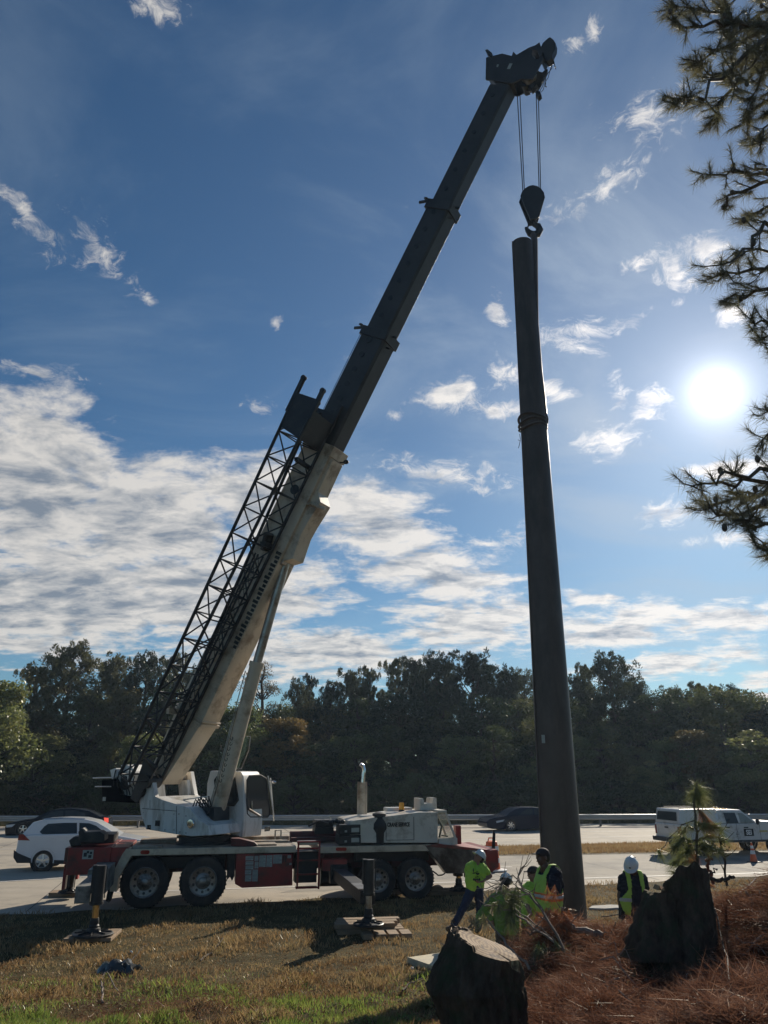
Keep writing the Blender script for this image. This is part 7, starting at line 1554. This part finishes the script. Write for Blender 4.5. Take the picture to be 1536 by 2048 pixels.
branchy('log', 'thin dark log lying level behind the tall stump', 'log', [([(1410, 1758, 9.3), (1440, 1758, 9.3), (1468, 1754, 9.3)], .022, .018, 0), ([(1405, 1760, 9.2), (1420, 1748, 9.2), (1434, 1738, 9.2)], .012, .009, 0)], mat=M_bark)
# sticks lying over the straw bank
def on_ground(pts, lift=.03): return [tp(a, b) + V3((0, 0, lift + (0 if len(q) < 3 else q[2]))) for q in pts for a, b in [q[:2]]]
STK = [([(1165, 1925), (1190, 1955), (1215, 1978)], .022, 'pale curved branch on the straw left of the tall stump'), ([(1136, 2010), (1150, 2035), (1165, 2048)], .02, 'pale stick at the bottom edge between the two stumps'), ([(1320, 1975), (1350, 1940), (1385, 1905)], .045, 'thick dark root lying in front of the tall stump'), ([(1350, 2045), (1378, 2010), (1398, 1990)], .03, 'dark branch at the bottom edge below the tall stump'),
       ([(1475, 1945, .05), (1480, 1970, .02), (1484, 1985)], .016, 'short bleached stick standing out of the straw at right'), ([(1400, 1930, .1), (1440, 1960, .05), (1455, 1985)], .007, 'thin pale twig arching over the straw bank'), ([(1430, 1850, .25), (1450, 1920, .15), (1465, 2000, .02)], .008, 'tall dark twig rising right of the tall stump'), ([(1205, 1845, .1), (1260, 1838, .08), (1290, 1835)], .014, 'dark twig on the bank in front of the bowed worker'), ([(1480, 1800, .12), (1500, 1790, .2), (1515, 1775, .25)], .035, 'broken dark branch on top of the straw heap'),
       ([(1045, 1895, .02), (1090, 1905, .02), (1150, 1920, .03)], .014, 'grey stick lying right of the near stump'), ([(200, 1965), (212, 1955, .05), (236, 1990, .02)], .012, 'pale twig in the grass in front of the plastic sheet'), ([(262, 1930, .05), (280, 1915, .12), (295, 1908, .16)], .008, 'dark twig rising behind the plastic sheet'), ([(400, 1925), (430, 1905, .03), (445, 1890, .1)], .014, 'dead twig on the straw patch in the grass'), ([(205, 2010), (203, 1995, .06), (200, 1985, .12)], .016, 'bleached wood splinter standing in the near left grass'),
       ([(805, 1990, .03), (820, 1975, .03), (845, 1965, .03)], .012, 'brown stick in the grass left of the near stump'), ([(375, 2000), (390, 2020, .02), (400, 2040)], .008, 'thin twig at the bottom edge of the grass')]
for pts, r_, lb in STK:
    P = wind(on_ground(pts), 9, .008, RNG); root = thing('stick', lb, 'stick', P[0]); mb = MB(); mb.tube(P, [r_ * (1.15 - .06 * i) for i in range(9)], 7)
    for i in (3, 5, 6): d = V3(tuple(RNG.normal(size=3))); d.z = abs(d.z); mb.tube([P[i], P[i] + d.normalized() * .12], [r_ * .4, r_ * .2], 5)
    mb.build('wood', M_deadwood if any(w_ in lb for w_ in ('pale', 'bleached', 'grey')) else M_bark, root)
# green needle sprays lying on the straw and grass
for (px, py, lb, mt, n) in ((1262, 1965, 'bright green needle spray in front of the tall stump', M_grn_need, 5), (850, 2018, 'green pine sprig on the ground left of the near stump', M_grn_need, 7), (1195, 2040, 'orange dead needle spray at the bottom edge right of the near stump', M_brown_need, 6), (1420, 1775, 'orange dead needle spray behind the tall stump', M_brown_need, 5)):
    c = tp(px, py) + V3((0, 0, .06)); root = thing('needle_spray', lb, 'pine sprig', c); NV = np.concatenate([tuft(c + V3((RNG.normal() * .05, RNG.normal() * .05, 0)), V3((-.8 + RNG.normal() * .4, -.3, .4)), 45, .17, .0045, ang=.45) for _ in range(n)])
    tri_mesh('needles', NV - np.array(c)[None], 3, mt, root); mb = MB(); mb.tube([c, c + V3((.12, .05, -.05))], .006, 5); mb.build('twig', M_twig, root)
def debris():
    r = np.random.default_rng(31); mb = MB()
    for _ in range(190):
        y = r.uniform(6, 12.3); x = r.uniform(.15, 1) * (y * .53 + .5)
        if straw_w(x, y) < .4: continue
        L_ = r.uniform(.12, .55); a = r.uniform(0, 6.28); q = r.uniform(.003, .011); pts = []
        for i in range(5):
            px_ = x + math.cos(a) * L_ * i / 4 + r.normal() * .012; py_ = y + math.sin(a) * L_ * i / 4 + r.normal() * .012; pts.append(V3((px_, py_, terr(px_, py_) + .07 + r.uniform(0, .05) + (.12 * i / 4 if r.uniform() < .3 else 0))))
        mb.tube(pts, [q * (1.1 - .15 * i) for i in range(5)], 5)
        if r.uniform() < .5: mb.tube([pts[2], pts[2] + V3(tuple(r.normal(size=3) * .07))], q * .5, 4)
    o = mb.build('brush_debris', M_deadwood); tag(o, 'small broken twigs and sticks littering the straw bank', 'brush debris', kind='stuff')
debris()
# leaf litter and bark chips scattered in the grass
def litter():
    r = np.random.default_rng(12); N = 9000; y = 8 + 9 * r.uniform(0, 1, N) ** 1.4; x = r.uniform(-1, 1, N) * (y * .53 + .4); P = np.stack([x, y, terr_np(x, y) + r.uniform(.0, .06, N)], 1)
    o = tri_mesh('leaf_litter', leaves(P, np.full(N, .045), np.full(N, .025), np.array([[0, 0, 0.]]), 1, r), 4, MLeaf('litter', [(.1, .05, .025), (.22, .12, .06), (.3, .2, .11)], scale=4, trans=.2, gloss=.02, rnd=0)); tag(o, 'scattered dead leaves and bark chips over the grass', 'leaf litter', kind='stuff')
litter()
